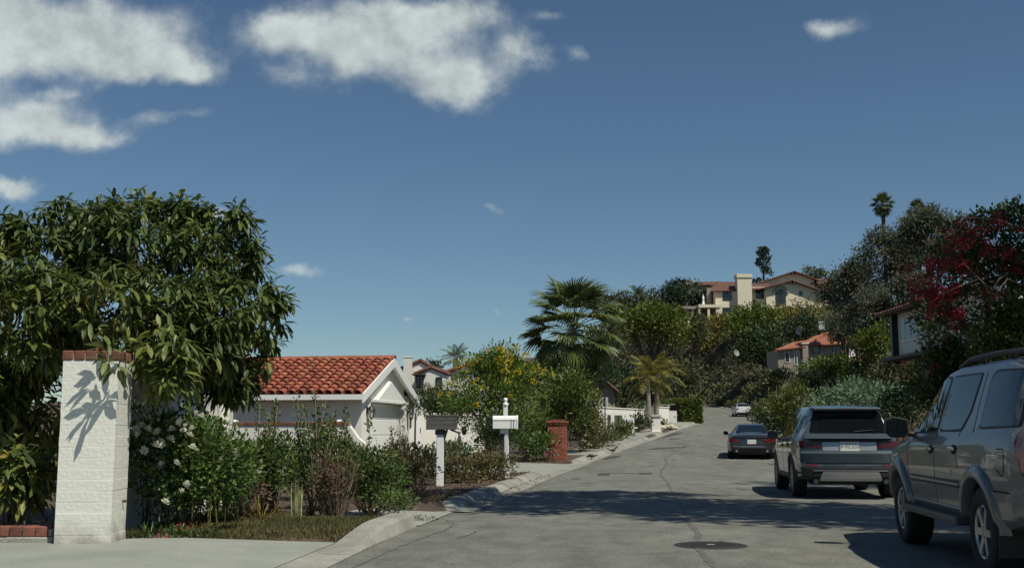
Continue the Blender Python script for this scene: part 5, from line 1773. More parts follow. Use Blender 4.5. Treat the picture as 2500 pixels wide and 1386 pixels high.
for (px, top, bot, w, Y, m, lp, dn, sd, lab, nm) in (
        (545, 1075, 1260, 150, 13.7, 'rose', 11, .9, 62, 'darker rose shrub between the white blooms and the sparse sprigs', 'shrub'),
        (590, 1130, 1245, 140, 14.3, 'dry', 10, .8, 63, 'dry brownish shrub low behind the grass strip', 'shrub'),
        (665, 1060, 1225, 130, 14.8, 'sprig', 10, .8, 64, 'green shrub left of the pale sword-leaved plant', 'shrub'),
        (800, 1040, 1190, 150, 16.2, 'sprig', 10, 1.0, 65, 'dense green shrub below the tallest upright sprig', 'shrub'),
        (905, 1080, 1250, 190, 16.0, 'sprig', 10, 1.1, 66, 'full green shrub in front of the garage door', 'shrub'),
        (820, 1115, 1225, 130, 15.0, 'dry', 8, .55, 67, 'twiggy leafless shrub beside the pale sword-leaved plant', 'shrub'),
        (610, 1085, 1215, 190, 18.0, 'rose', 9, 1.1, 75, 'deep green shrub behind the slim upright sprig', 'shrub'),
        (735, 1090, 1205, 190, 18.6, 'sprig', 9, 1.1, 76, 'shadowy shrub behind the pale sword-leaved plant', 'shrub'),
        (870, 1100, 1200, 170, 19.4, 'brownish', 9, 1.1, 77, 'bronze shrub behind the twiggy leafless shrub', 'shrub'),
        (955, 1200, 1262, 100, 15.3, 'sprig', 9, .9, 68, 'low yellow green ground shrub at the kerb end', 'shrub'),
        (1020, 1120, 1195, 90, 19.0, 'brownish', 9, 1.0, 69, 'dark rounded bronze shrub left of the wooden mailbox post', 'shrub'),
        (985, 1085, 1150, 130, 20.5, 'brownish', 8, .9, 70, 'reddish brown hedge shrub below the garage door corner', 'shrub'),
        (1120, 1110, 1195, 110, 24.4, 'brownish', 8, 1.0, 71, 'bronze shrub right beside the wooden mailbox post', 'shrub'),
        (1200, 1105, 1192, 130, 26.0, 'brownish', 8, 1.1, 72, 'broad bronze shrub by the kerb under the white mailbox', 'shrub'),
        (1075, 1075, 1140, 110, 27.5, 'olive', 8, .8, 73, 'grey green shrub between the two mailboxes', 'shrub'),
        (1125, 1085, 1130, 60, 28.5, 'juniper', 7, .7, 74, 'small silvery plant near the courtyard wall', 'shrub')):
    tt, rg, bb = plant(nm, lab, 'shrub', px, top, bot, w, Y, m, lp, dn, sd, False, aspect=.55, k=10)
    if m in ('dry', 'brownish') or sd in (65, 66):
        mb = MB(); c = Vector(tt['_c']); r = Vector(tt['_r']); g = tt.location.z
        for k in range(46 if m == 'dry' else 18):
            a = rg.uniform(0, 6.28); q = rg.uniform(.3, 1.1); e = Vector((c.x + math.cos(a) * r.x * q, c.y - abs(math.sin(a)) * r.y * q, c.z + r.z * rg.uniform(-.6, 1.15)))
            b = Vector((c.x + rg.uniform(-.2, .2) * r.x, c.y, g)); md = b.lerp(e, .5) + Vector((rg.uniform(-.15, .15), rg.uniform(-.1, .1), rg.uniform(-.05, .1))) * r.x
            mb.tube([b, md, e], [.009, .007, .003], 4, cap=False)
        world_part('twigs', mb.mesh('twigs', MT['twig']), tt)['kind'] = 'stuff'


def sprig(label, px, top, bot, w, Y, seed, m='sprig', leafpx=9):
    """upright leafy shoots"""
    rng = np.random.default_rng(seed)
    c = P(px, bot, Y); g = gz(c.x, Y); zt = P(px, top, Y).z
    t = thing('upright_shrub', label, 'shrub', (c.x, Y, g))
    mpp = Y / FPX; mb = MB(); pos = []; dirs = []
    for s in range(9):
        x1 = c.x + rng.uniform(-.5, .5) * w * mpp; y1 = Y + rng.uniform(-.3, .3); h = zt - (0 if s == 0 else rng.uniform(.02, .45) * (zt - g))
        if s == 0: x1 = c.x
        b = Vector((c.x + rng.uniform(-.1, .1), Y + rng.uniform(-.1, .1), g)); e = Vector((x1, y1, h)); md = b.lerp(e, .5) + Vector((rng.uniform(-.08, .08), 0, 0))
        mb.tube([b, md, e], [.014, .010, .004], 5)
        for k in range(150):
            q = rng.uniform(.28, 1.0)
            p = (b.lerp(md, q * 2) if q < .5 else md.lerp(e, q * 2 - 1))
            o = unit_rand(rng, 1)[0]
            pos.append(np.array(p) + o * rng.uniform(.01, .09) * (1.15 - q * .5)); dirs.append(o * .8 + np.array([0, 0, .7]))
    pos = np.array(pos); dirs = np.array(dirs); n = len(pos)
    leaf_object('foliage', t, rng, pos, dirs, unit_rand(rng, n) + np.array([0, -.3, .6]), np.clip(rng.normal(size=n) * .22 + .5, 0, 1), leafpx * mpp, leafpx * mpp * .5, LF[m], kind='stuff')
    world_part('stem', mb.mesh('stem', MT['twig'], smooth=True), t)


sprig('tallest upright leafy sprig rising against the garage roof', 768, 948, 1210, 95, 15.4, 81)
sprig('slim upright sprig in front of the low white wall', 664, 972, 1215, 60, 15.0, 82)
sprig('thorny upright shoots in front of the garage door', 905, 1030, 1230, 150, 16.3, 83)
sprig('straggling shoots beside the tall sprig on its right', 835, 1000, 1200, 70, 16.0, 84)
sprig('loose rose shoots poking up beside the wall end post', 530, 1040, 1250, 90, 13.6, 85, 'rose')
sprig('short shoots above the bronze hedge by the courtyard gate', 985, 1062, 1170, 70, 19.4, 86, 'brownish', 8)


def blade_plant(label, px, py, Y, n, h, seed, cols, name='sword_plant', spread=.35, w=.03, cat='plant'):
    rng = np.random.default_rng(seed)
    p = P(px, py, Y); g = gz(p.x, Y)
    t = thing(name, label, cat, (p.x, Y, g))
    pos = np.zeros((n, 3)) + rng.normal(size=(n, 3)) * [.03, .03, 0]; az = rng.uniform(0, 6.28, n); s = rng.uniform(0, spread, n)
    d = np.stack([np.cos(az) * s, np.sin(az) * s, np.ones(n)], 1)
    for i in range(n):
        v, f, k = leaf_arrays(rng, pos[i:i + 1], d[i:i + 1], np.stack([np.cos(az), np.sin(az), np.zeros(n)], 1)[i:i + 1] + .01, h * rng.uniform(.6, 1.05), w, 1, .05, .18)
        o = obj('blade', tri_mesh('blade', v, f, np.full(k, rng.uniform()), cols), t)
    return t


PALE = leaf_mat('pale_sword_leaf', [(.20, .22, .10), (.30, .32, .16), (.16, .20, .06)], .6, .3)
blade_plant('pale green sword-leaved plant standing up at the back of the grass', 727, 1222, 14.2, 18, .62, 3, PALE, spread=.34, w=.017)
blade_plant('yellowing rosette of strap leaves left of the pale sword plant', 645, 1130, 14.0, 26, .46, 4, LF['yellowish'], spread=1.5, w=.018)
blade_plant('small strappy clump at the foot of the rose bush', 360, 1296, 12.1, 30, .25, 5, LF['sprig'], spread=1.4, w=.016)
blade_plant('second strappy clump in front of the rose bush stems', 420, 1290, 12.15, 30, .22, 6, LF['sprig'], spread=1.4, w=.016)


def ground_flowers(label, px, py, Y, m, seed, n=70, w=.28, h=.13):
    rng = np.random.default_rng(seed)
    p = P(px, py, Y); g = gz(p.x, Y)
    t = thing('flower_clump', label, 'flowers', (p.x, Y, g), group='flower clumps along the driveway')
    k = 240
    pos = np.stack([rng.normal(size=k) * w * .4, rng.normal(size=k) * .06, rng.uniform(0, h * .8, k)], 1) + np.array(t.location)
    leaf_object('foliage', t, rng, pos, unit_rand(rng, k) + [0, 0, 1], unit_rand(rng, k) + [0, -.5, .5], rng.uniform(0, 1, k), .045, .012, LF['sprig'], kind='stuff')
    pos = np.stack([rng.normal(size=n) * w * .33, rng.normal(size=n) * .05 - .03, h * (.55 + .5 * rng.uniform(size=n))], 1) + np.array(t.location)
    leaf_object('blossom', t, rng, pos, unit_rand(rng, n) + [0, 0, .5], unit_rand(rng, n) + [0, -.6, .5], rng.uniform(0, 1, n), .028, .02, LF[m], kind='stuff')


ground_flowers('pink flower clump nearest the pillar at the driveway edge', 400, 1296, 12.05, 'pink', 1, 50, .2, .12)
ground_flowers('red flower clump in the middle of the driveway edge', 455, 1296, 12.2, 'red', 2, 45, .3, .15)
ground_flowers('red flower clump nearest the grass at the driveway edge', 505, 1292, 12.35, 'red', 3, 30, .2, .13)
ground_flowers('dusky flower clump at the foot of the pillar side', 312, 1290, 11.85, 'red', 4, 35, .14, .16)
ground_flowers('faint red flowers at the shady end of the ground shrub', 1005, 1225, 15.6, 'red', 5, 70, .45, .12)
ground_flowers('dull red flowers below the rounded bronze shrub', 1035, 1200, 18.4, 'red', 6, 70, .6, .16)


def grass():
    rng = np.random.default_rng(17)
    n = 34000
    pts = []
    while len(pts) < n:
        x = rng.uniform(-4.2, -1.6, 4000); y = rng.uniform(11.8, 15.4, 4000)
        ok = (y > np.interp(x, [-4.6, -4.1, -1.7], [11.6, 11.9, 12.58]) + .03) & (x < np.asarray(Lx(y)) - .37) & (y < 14.9 - .25 * (x + 1.7))
        pts += list(zip(x[ok], y[ok]))
    pts = np.array(pts[:n])
    z = ground_z(pts[:, 0], pts[:, 1])
    pos = np.stack([pts[:, 0], pts[:, 1], z - .005], 1)
    dry = np.clip(.5 + .5 * np.sin(pts[:, 0] * 2.4 + 1.2) * np.cos(pts[:, 1] * 2.1), 0, 1)
    tint = np.clip(.30 * rng.uniform(size=n) + .72 * dry * rng.uniform(.3, 1, n) + .12, 0, 1)
    d = unit_rand(rng, n) * .75 + [0, 0, 1]
    v, f, k = leaf_arrays(rng, pos, d, unit_rand(rng, n), rng.uniform(.03, .10, n) * (1.25 - .6 * dry), .011)
    o = obj('grass', tri_mesh('grass', v, f, np.repeat(tint, k), LF['grass'])); tag(o, 'strip of rough half dry grass beside the driveway', 'grass', kind='stuff')
    # fallen leaves and mulch under the shrubs along the left kerb
    n = 9000
    y = 13 + 26 * rng.uniform(size=n) ** 1.3; x = np.asarray(Lx(y)) - .34 - 5.0 * rng.uniform(size=n) ** 1.6
    z = ground_z(x, y)
    gut = rng.uniform(size=n) < .06
    x = np.where(gut, np.asarray(Lx(y)) + .05 + .5 * rng.uniform(size=n) ** 2, x); z = np.where(gut, .028 * 0 + np.asarray(Zr(y)) + .03, ground_z(x, y))
    ok = ((z > .08) | (gut & (y > 18))) & ~((y < 17.5) & (y > 14.5) & (x > Lx(y) - 1.6)) & ~((y > 30.8) & (y < 40.5))
    pos = np.stack([x, y, z + .006], 1)[ok]; n = len(pos)
    d = unit_rand(rng, n) * [1, 1, .3] + [0, 0, .1]
    v, f, k = leaf_arrays(rng, pos, d, unit_rand(rng, n) * .4 + [0, 0, 1], rng.uniform(.03, .08, n), .03)
    o = obj('leaf_litter', tri_mesh('leaf_litter', v, f, np.repeat(rng.uniform(size=n), k), LF['dry'])); tag(o, 'brown leaf litter under the kerbside shrubs', 'leaf litter', kind='stuff')


grass()

# ------------------------------------------------------------------ left side farther up
t, rng, bl = plant('flowering_tree', 'tall shrub tree dotted with yellow bell flowers behind the white mailbox', 'tree', 1195, 845, 1090, 285, 38.5, 'tecoma', 11, 1.2, 91, True, aspect=.36, k=15, sub=.42, per=10, up=.2)
c91 = bl
ym = [cluster_mesh('blossom', LF['yellow_petal'], .10, 26, .075, i) for i in range(3)]
pts = on_blobs(rng, bl, 22)
for (px, py) in ((1215, 850), (1235, 862), (1250, 878), (1190, 856), (1240, 885), (1232, 905), (1165, 925), (1155, 935), (1240, 930), (1265, 910), (1075, 960), (1100, 935), (1130, 880), (1105, 880), (1260, 850), (1280, 870), (1330, 905), (1345, 915), (1098, 960), (1140, 905), (1225, 855), (1245, 870)):
    pts.append(np.array(P(px, py, 36.9)))
for p in pts:
    o = obj('blossom', ym[int(rng.integers(3))], t); o.location = Vector(p) - Vector(t.location); s = rng.uniform(.55, 1.15); o.scale = (s, s, s); o.rotation_euler = (0, 0, rng.uniform(0, 6))
plant('flowering_tree', 'lower left spread of the yellow flowering growth over the courtyard wall', 'tree', 1085, 958, 1035, 150, 41.0, 'dark', 9, 1.3, 92, True, aspect=.4, k=10)
plant('leafy_shrub', 'dark leafy undergrowth at the foot of the yellow flowering tree', 'shrub', 1215, 1015, 1110, 130, 37.0, 'dark', 9, 1.2, 97, False, aspect=.45, k=12)
plant('laurel_tree', 'rounded green tree with narrow leaves behind the brick pillar', 'tree', 1375, 905, 1065, 180, 45.0, 'green', 11, 1.2, 93, True, aspect=.34, k=13, sub=.45, per=10)
plant('laurel_tree', 'green shrub tree filling the gap left of the brick pillar', 'tree', 1290, 985, 1110, 130, 41.5, 'green', 9, 1.2, 94, True, aspect=.4)
t, rng, bl = plant('shrub', 'green shrub with pale yellow flowers at the left foot of the brick pillar', 'shrub', 1300, 1050, 1125, 110, 40.4, 'rose', 9, 1.2, 95, False, aspect=.5)
t, rng, bl = plant('shrub', 'red tipped shrub with pale flowers right of the brick pillar', 'shrub', 1420, 1000, 1105, 110, 46.5, 'brownish', 8, 1.2, 96, False, aspect=.5)
wm = cluster_mesh('blossom', LF['white_petal'], .07, 12, .07, 5)
for (px, py) in ((1392, 1058), (1398, 1065), (1388, 1075), (1405, 1080), (1425, 1072), (1415, 1090), (1440, 1082), (1395, 1048), (1432, 1060)):
    o = obj('blossom', wm, t); o.location = P(px, py, 45.6) - Vector(t.location)
pk = cluster_mesh('pink_clump', LF['pink'], .16, 60, .06, 6)
o = thing('pink_flowers', 'pink flowers in front of the brick pillar', 'flowers', P(1352, 1115, 40.2)); b = obj('blossom', pk, o, (0, 0, .25)); b['kind'] = 'stuff'
o.location.z = gz(o.location.x, 40.2)
b = obj('blossom', pk, o, (-.22, 0, .2)); b['kind'] = 'stuff'
mb = MB()
for k in range(14): mb.tube([(.03 * k - .3, 0, 0), (.03 * k - .32, -.02, .2)], [.006, .004], 4)
mb.build('stem', LF_TWIG, o)
for (px, top, bot, w, Y, m, lp, dn, sd, lab, tr) in (
        (1480, 1055, 1098, 70, 50.5, 'olive', 7, 1.1, 101, 'low grey green bush near the two birds', False),
        (1440, 1075, 1112, 60, 48.5, 'brownish', 7, 1.1, 102, 'low reddish bush by the kerb near the birds', False),
        (1515, 1025, 1080, 50, 58.5, 'green', 7, 1.0, 103, 'upright leafy bush right of the sign pole', False),
        (1560, 1015, 1055, 50, 66.0, 'dark', 7, 1.1, 104, 'dark fan leaved bush left of the stout gate pillar', False),
        (1540, 1068, 1085, 50, 61.0, 'green', 6, 1.0, 105, 'low bright ground cover under the tilted mailbox', False),
        (1500, 1060, 1090, 40, 55.8, 'sprig', 6, 1.0, 106, 'small bush at the foot of the sign pole', False),
        (1060, 948, 1005, 130, 56.0, 'olive', 8, 1.2, 107, 'grey bushy tree behind the garage roof edge', True),
        (1055, 880, 930, 50, 95.0, 'dark', 7, 1.0, 108, 'small dark tree behind the far white house roof', True),
        (1520, 885, 1000, 130, 92.0, 'dark', 8, 1.3, 109, 'dark tree above the long white garden wall', True),
        (1480, 920, 1000, 80, 88.0, 'dark', 8, 1.1, 110, 'small dark tree over the left end of the white wall', True),
        (1590, 890, 990, 120, 100.0, 'dark', 8, 1.2, 111, 'dark tree directly behind the twin palms', True),
        (1655, 880, 990, 120, 108.0, 'olive', 8, 1.3, 112, 'olive tree behind the clipped hedge', True),
        (1450, 870, 960, 120, 74.0, 'dark', 8, 1.2, 113, 'dark foliage tree right behind the fan palm trunk', True),
        (1330, 880, 960, 130, 80.0, 'dark', 8, 1.1, 114, 'dark tree behind the fan palm on its left', True),
        (1610, 1030, 1052, 30, 71.5, 'yellowish', 6, .8, 115, 'little yellow green plant by the pale boulders', False)):
    plant('tree' if tr else 'bush', lab, 'tree' if tr else 'bush', px, top, bot, w, Y, m, lp, dn, sd, tr, aspect=.5, k=10)


def hedge():
    rng = np.random.default_rng(77)
    a, b = P(1652, 1030, 94), P(1712, 1034, 87)
    g = min(a.z, b.z) - .2; top = P(1690, 978, 90).z
    t = thing('clipped_hedge', 'boxy clipped green hedge at the bend on the left', 'hedge', ((a.x + b.x) / 2, 91, g))
    n = 9000
    s = rng.uniform(size=n); side = rng.uniform(size=n)
    depth = 1.6
    base = np.outer(1 - s, [a.x, a.y]) + np.outer(s, [b.x, b.y])
    hz = rng.uniform(size=n); dp = rng.uniform(size=n) * depth
    front = side < .6
    zz = np.where(front, g + (top - g) * hz, top) + rng.normal(size=n) * .06
    back = np.where(front, 0, dp)
    end = (side > .85); s2 = np.where(end, 1.0, s)
    base = np.where(end[:, None], np.array([b.x, b.y])[None], base)
    zz = np.where(end, g + (top - g) * hz, zz); back = np.where(end, dp, back)
    nd = np.array([-(b.y - a.y), b.x - a.x]); nd = nd / np.linalg.norm(nd); nd = nd if nd[0] < 0 else -nd
    pos = np.concatenate([base + nd[None] * back[:, None] + rng.normal(size=(n, 2)) * .06, zz[:, None]], 1)
    d = unit_rand(rng, n) + np.array([.4, -.5, .3])
    leaf_object('foliage', t, rng, pos, d, unit_rand(rng, n) + [.3, -.4, .5], rng.uniform(0, 1, n), .20, .12, LF['green'], kind='stuff')
    a = a.lerp(b, .22); b = a.lerp(b, .93); depth = .9
    mb = MB(); mb.prism([(a.x, a.y), (b.x, b.y), (b.x + nd[0] * depth, b.y + nd[1] * depth), (a.x + nd[0] * depth, a.y + nd[1] * depth)], lambda p: (p[0] + nd[0] * .1, p[1] + nd[1] * .1, g - .5), lambda p: (p[0] + nd[0] * .1, p[1] + nd[1] * .1, top - .3))
    mb.build('branch_core', MT['bark'], t, world=True)


hedge()

# ------------------------------------------------------------------ hill and right side
HILL = (
    # px, top, bot, w, Y, leaf, leafpx, density, seed, trunk, label
    (1495, 712, 800, 140, 212, 'olive', 7, 1.2, 201, 1, 'olive hilltop tree just right of the fan palm crown'),
    (1590, 712, 790, 130, 214, 'olive', 7, 1.2, 202, 1, 'hilltop tree under the spiky palm crown'),
    (1668, 690, 765, 160, 208, 'pine', 7, 1.5, 203, 1, 'wide dark flat-topped pine left of the villa'),
    (1585, 732, 885, 215, 152, 'round', 8, 1.5, 204, 1, 'large rounded bright green tree below the dark pine'),
    (1480, 790, 900, 130, 140, 'olive', 8, 1.2, 205, 1, 'olive tree half hidden by the fan palm fronds'),
    (1740, 772, 880, 140, 176, 'yellowish', 7, 1.2, 206, 1, 'autumn yellow tree under the villa terrace'),
    (1850, 742, 850, 150, 168, 'round', 7, 1.5, 207, 1, 'bright green dome tree right below the villa chimney'),
    (1918, 738, 800, 80, 172, 'yellowish', 7, .9, 208, 1, 'sparse yellowish tree under the arched window'),
    (1968, 722, 800, 90, 174, 'yellowish', 6, .5, 209, 1, 'nearly bare pruned tree at the right end of the villa'),
    (1960, 762, 860, 130, 156, 'dark', 7, 1.3, 210, 1, 'dark tree above the left end of the orange roof'),
    (1868, 800, 915, 150, 150, 'dark', 7, 1.4, 211, 1, 'dark dense tree left of the orange roof'),
    (1770, 845, 960, 170, 184, 'dark', 7, 1.4, 212, 1, 'dark tree around the grey satellite dish'),
    (1690, 840, 970, 140, 186, 'dark', 7, 1.4, 213, 1, 'dark tree right of the yellowing palms'),
    (1650, 820, 920, 120, 190, 'olive', 7, 1.2, 214, 1, 'dull olive tree above the yellowing palms'),
    (1810, 880, 985, 200, 180, 'olive', 7, 1.5, 215, 1, 'broad olive tree above the far parked car'),
    (1722, 920, 992, 130, 178, 'olive', 7, 1.3, 216, 1, 'olive shrub tree at the end of the road'),
    (1742, 962, 990, 40, 172, 'green', 6, 1.2, 217, 0, 'small bright green bush at the road end'),
    (1862, 930, 1000, 110, 146, 'olive', 7, 1.3, 218, 0, 'scrubby bank bush behind the far parked car'),
    (1905, 900, 965, 120, 126, 'olive', 7, 1.3, 219, 1, 'olive shrub below the windows of the orange-roofed house'),
    (2030, 868, 960, 180, 98, 'green', 7, 1.5, 220, 1, 'rounded green tree in front of the orange-roofed house'),
    (1965, 905, 970, 110, 92, 'dark', 7, 1.3, 221, 1, 'dark shrub left of the rounded green tree'),
    (2120, 875, 955, 110, 88, 'dark', 7, 1.3, 222, 1, 'dark tree right of the rounded green tree'),
    (1990, 655, 705, 70, 220, 'olive', 6, 1.3, 223, 1, 'small tree behind the right wing of the villa'),
    (2050, 642, 770, 110, 120, 'euc', 8, 1.5, 224, 1, 'leftmost grey eucalyptus beside the villa'),
    (2110, 620, 800, 160, 98, 'euc', 8, 1.6, 225, 1, 'second grey eucalyptus with brownish crown'),
    (2185, 545, 740, 170, 90, 'euc', 8, 1.8, 226, 1, 'tall grey eucalyptus under the free standing palm'),
    (2265, 500, 660, 170, 84, 'euc', 8, 1.8, 227, 1, 'broad grey eucalyptus on the skyline at right'),
    (2330, 560, 700, 150, 80, 'euc', 8, 1.6, 228, 1, 'grey eucalyptus partly behind the bougainvillea'),
    (2150, 700, 860, 170, 78, 'euc', 8, 1.7, 229, 1, 'low dark eucalyptus above the orange-roofed house end'),
    (2230, 650, 800, 130, 76, 'euc', 8, 1.6, 230, 1, 'shaded eucalyptus behind the balcony house roof'),
    (2060, 760, 850, 100, 108, 'euc', 7, 1.4, 231, 1, 'small eucalyptus right of the white balustrade'),
    (2145, 790, 910, 110, 62, 'round', 9, 1.4, 232, 1, 'yellow green tree left of the dark corner post'),
    (2180, 870, 970, 150, 54, 'olive', 9, 1.4, 233, 0, 'olive bush below the balcony house'),
    (2250, 930, 1010, 130, 44, 'green', 9, 1.2, 234, 0, 'green bush right of the juniper'),
    (1895, 990, 1085, 120, 56, 'dark', 9, 1.4, 235, 0, 'dark leafy bush between coupe and teal sports utility car'),
    (1860, 985, 1040, 60, 66, 'olive', 8, 1.2, 236, 0, 'olive bush above the dark coupe'),
    (1985, 975, 1040, 90, 48, 'olive', 9, 1.2, 237, 0, 'twiggy bush left of the juniper'),
    (2090, 780, 880, 70, 118, 'euc', 7, 1.3, 238, 1, 'thin eucalyptus by the right end of the orange roof'),
    (1700, 760, 860, 90, 165, 'olive', 7, 1.2, 239, 1, 'olive tree left of the villa terrace columns'),
    (1850, 985, 1012, 40, 136, 'olive', 6, 1.0, 240, 0, 'low scrub on the bank beside the far parked car'),
    (1640, 760, 850, 100, 175, 'round', 7, 1.2, 241, 1, 'green tree between the big dome and the terrace'),
    (2200, 960, 1060, 150, 34, 'dark', 10, 1.2, 242, 0, 'dark bush behind the gap between the two big cars'),
)
for (px, top, bot, w, Y, m, lp, dn, sd, tr, lab) in HILL:
    plant('eucalyptus_tree' if m == 'euc' else 'pine_tree' if m == 'pine' else 'tree' if tr else 'bush', lab, 'tree' if tr else 'bush', px, top, bot, w, Y, m, lp, dn, sd, bool(tr),
          aspect=.42 if m == 'euc' else .55, k=14 if w > 120 else 9, sub=.4 if m == 'euc' else .46, per=14, gravity=0, up=-.3 if m == 'euc' else .35, group='trees and bushes on the hillside')


def conifer():
    Y = 222
    rng = np.random.default_rng(5)
    top = P(1862, 604, Y); g = gz(top.x, Y)
    t = thing('conifer_tree', 'tall ragged conifer behind the villa chimney', 'tree', (top.x, Y, g))
    mpp = Y / FPX
    MB().tube([(0, 0, -.3), (0, 0, (top.z - g) * .6), (0, 0, top.z - g)], [.35, .22, .05], 7).build('trunk', MT['bark'], t)
    pos = []; dirs = []
    for k in range(42):
        z = top.z - rng.uniform(.2, 8.5); r = min(22, 7 + (top.z - z) * 3.2) * mpp * rng.uniform(.55, 1.1); a = rng.uniform(0, 6.28)
        c = np.array([top.x + math.cos(a) * r, Y + math.sin(a) * r, z])
        for j in range(60):
            o = unit_rand(rng, 1)[0]; pos.append(c + o * [.55, .55, .32] * rng.uniform(.3, 1)); dirs.append(o + [0, 0, .4])
    pos = np.array(pos); n = len(pos)
    leaf_object('crown', t, rng, pos, np.array(dirs), unit_rand(rng, n), rng.uniform(0, 1, n), .42, .2, LF['pine'], kind='stuff')


conifer()

# juniper with flat sprays, yellow broom, ivy bank, bougainvillea
plant('juniper', 'spreading blue green juniper above the teal car roof', 'shrub', 2110, 935, 1030, 290, 39, 'juniper', 12, 1.5, 301, False, aspect=.3, k=16, sub=.36, per=12, up=.0, out=1.0, rnd=.3)
t, rng, bl = plant('broom_bush', 'bush with yellow flowering tips above the dark coupe', 'bush', 1925, 945, 1050, 130, 51, 'yellowflower', 9, 1.3, 302, False, aspect=.4, k=12, up=.8, out=.6, rnd=.4)
plant('ivy_mass', 'glossy ivy growth on the bank behind the grey car', 'ivy', 2330, 830, 1040, 200, 27, 'ivy', 11, 1.4, 303, False, aspect=.75, k=14, depth=.5)
plant('vine_shrub', 'dark vine foliage hanging across the balcony house windows', 'vine', 2290, 740, 880, 110, 33, 'boug', 9, .8, 305, True, aspect=.6, k=10)
plant('ivy_mass', 'deep shaded ivy at the right edge above the grey car roof', 'ivy', 2480, 720, 960, 260, 23.5, 'ivy', 12, 1.3, 304, False, aspect=.75, k=14, depth=.5)


def bougainvillea():
    rng = np.random.default_rng(33)
    Y = 25.5
    c0 = P(2390, 900, Y)
    t = thing('bougainvillea', 'large bougainvillea with crimson bracts at the right edge', 'vine', (c0.x + .6, Y + .5, gz(c0.x + .6, Y + .5)))
    bl = []
    for (px, py, rx, ry, Yb, rd) in ((2390, 620, 110, 90, 25.5, 1.1), (2300, 680, 80, 85, 25.0, .9), (2480, 590, 120, 90, 25.5, 1.2), (2420, 740, 150, 110, 25.0, 1.2), (2290, 770, 60, 60, 25, .6),
                                     (2510, 720, 120, 160, 25, 1.2), (2380, 540, 50, 25, 26, .5), (2460, 530, 60, 25, 26, .6), (2600, 650, 150, 200, 25, 1.5), (2330, 600, 60, 50, 25.2, .6)):
        c = P(px, py, Yb); mpp = Yb / FPX; bl.append((c.x, c.y, c.z, rx * mpp, rd, ry * mpp))
    pos, dirs, nrm, tint = crown(rng, bl, 15000, 10, .2, shell=.3)
    leaf_object('crown', t, rng, pos, dirs, nrm, tint, .105, .065, LF['boug'], kind='stuff')
    cm = [cluster_mesh('bract_cluster', LF['magenta'], .15, 34, .06, i, .85) for i in range(3)]
    pts = []
    for (px, py, n, sp) in ((2330, 590, 16, 36), (2290, 640, 12, 28), (2260, 690, 12, 26), (2290, 720, 8, 25), (2360, 560, 8, 26), (2370, 670, 6, 24), (2420, 615, 6, 26), (2460, 615, 7, 22), (2320, 715, 7, 24), (2330, 770, 8, 28), (2430, 735, 9, 22), (2280, 760, 6, 18), (2310, 660, 10, 30), (2400, 580, 6, 24), (2470, 650, 5, 20), (2250, 720, 6, 20), (2430, 545, 4, 14)):
        for k in range(int(n * 1.4)): pts.append((px + rng.normal() * sp * .7, py + rng.normal() * sp * .6, 24.0 + rng.uniform(-.15, .5)))
    pts += [(2300, 820, 25), (2280, 893, 25.2), (2208, 885, 40), (2275, 905, 25), (2500, 560, 24)]
    for (px, py, Yb) in pts:
        o = obj('bract_cluster', cm[int(rng.integers(3))], t); o.location = P(px, py, Yb) - Vector(t.location); s = rng.uniform(.45, 1.0); o.scale = (s, s, s * .8); o.rotation_euler = (0, 0, rng.uniform(0, 6)); o['kind'] = 'stuff'
    # woody arching canes
    mb = MB()
    g = t.location.z
    for (a, b, c) in (((2480, 760), (2390, 680), (2290, 720)), ((2500, 650), (2440, 680), (2400, 740)), ((2480, 820), (2400, 690), (2350, 640)), ((2500, 700), (2460, 680), (2430, 720)), ((2500, 560), (2430, 535), (2350, 530)), ((2500, 545), (2480, 510), (2490, 478))):
        mb.tube([P(a[0], a[1], 25), P(b[0], b[1], 23.9), P(c[0], c[1], 23.8)], [.03, .02, .008], 5, cap=False)
    for (px, py) in ((2400, 700), (2480, 650), (2300, 720)):
        e = P(px, py, 25.3); mb.tube([(t.location.x, t.location.y, g - .2), (t.location.x + .1, t.location.y, (g + e.z) / 2), e], [.16, .12, .05], 7)
    world_part('trunk', mb.mesh('trunk', MT['twig'], smooth=True), t)
    # long shoots against the sky
    pos = []; dirs = []
    for (p0, p1) in (((2350, 535), (2440, 522)), ((2440, 522), (2500, 512)), ((2455, 520), (2488, 480)), ((2488, 500), (2500, 520)), ((2488, 480), (2470, 500)), ((2380, 528), (2410, 540))):
        for k in range(26):
            s = k / 26; p = np.array(P(p0[0] + (p1[0] - p0[0]) * s, p0[1] + (p1[1] - p0[1]) * s, 25.0)); o = unit_rand(rng, 1)[0]
            pos.append(p + o * .03); dirs.append(o + [0, 0, -.4])
    pos = np.array(pos); n = len(pos)
    leaf_object('shoot_leaves', t, rng, pos, np.array(dirs), unit_rand(rng, n), rng.uniform(0, .6, n), .10, .07, LF['boug'], kind='stuff')


bougainvillea()

# tall trees on the right, out of the picture, that throw the shade across the street
def shade_tree(label, x, y, blobs, seed, n=5200, leaf=.26, r0=.22):
    rng = np.random.default_rng(seed)
    g = gz(x, y)
    t = thing('shade_tree', label, 'tree', (x, y, g))
    pos, dirs, nrm, tint = crown(rng, blobs, n, 12, .42, shell=.35)
    leaf_object('crown', t, rng, pos, dirs, nrm, tint, leaf, leaf * .35, LF['euc'], kind='stuff')
    world_part('trunk', limb_mesh(rng, (x, y, g), blobs, r0, MT['bark_pale'], 8, 6, .4), t)


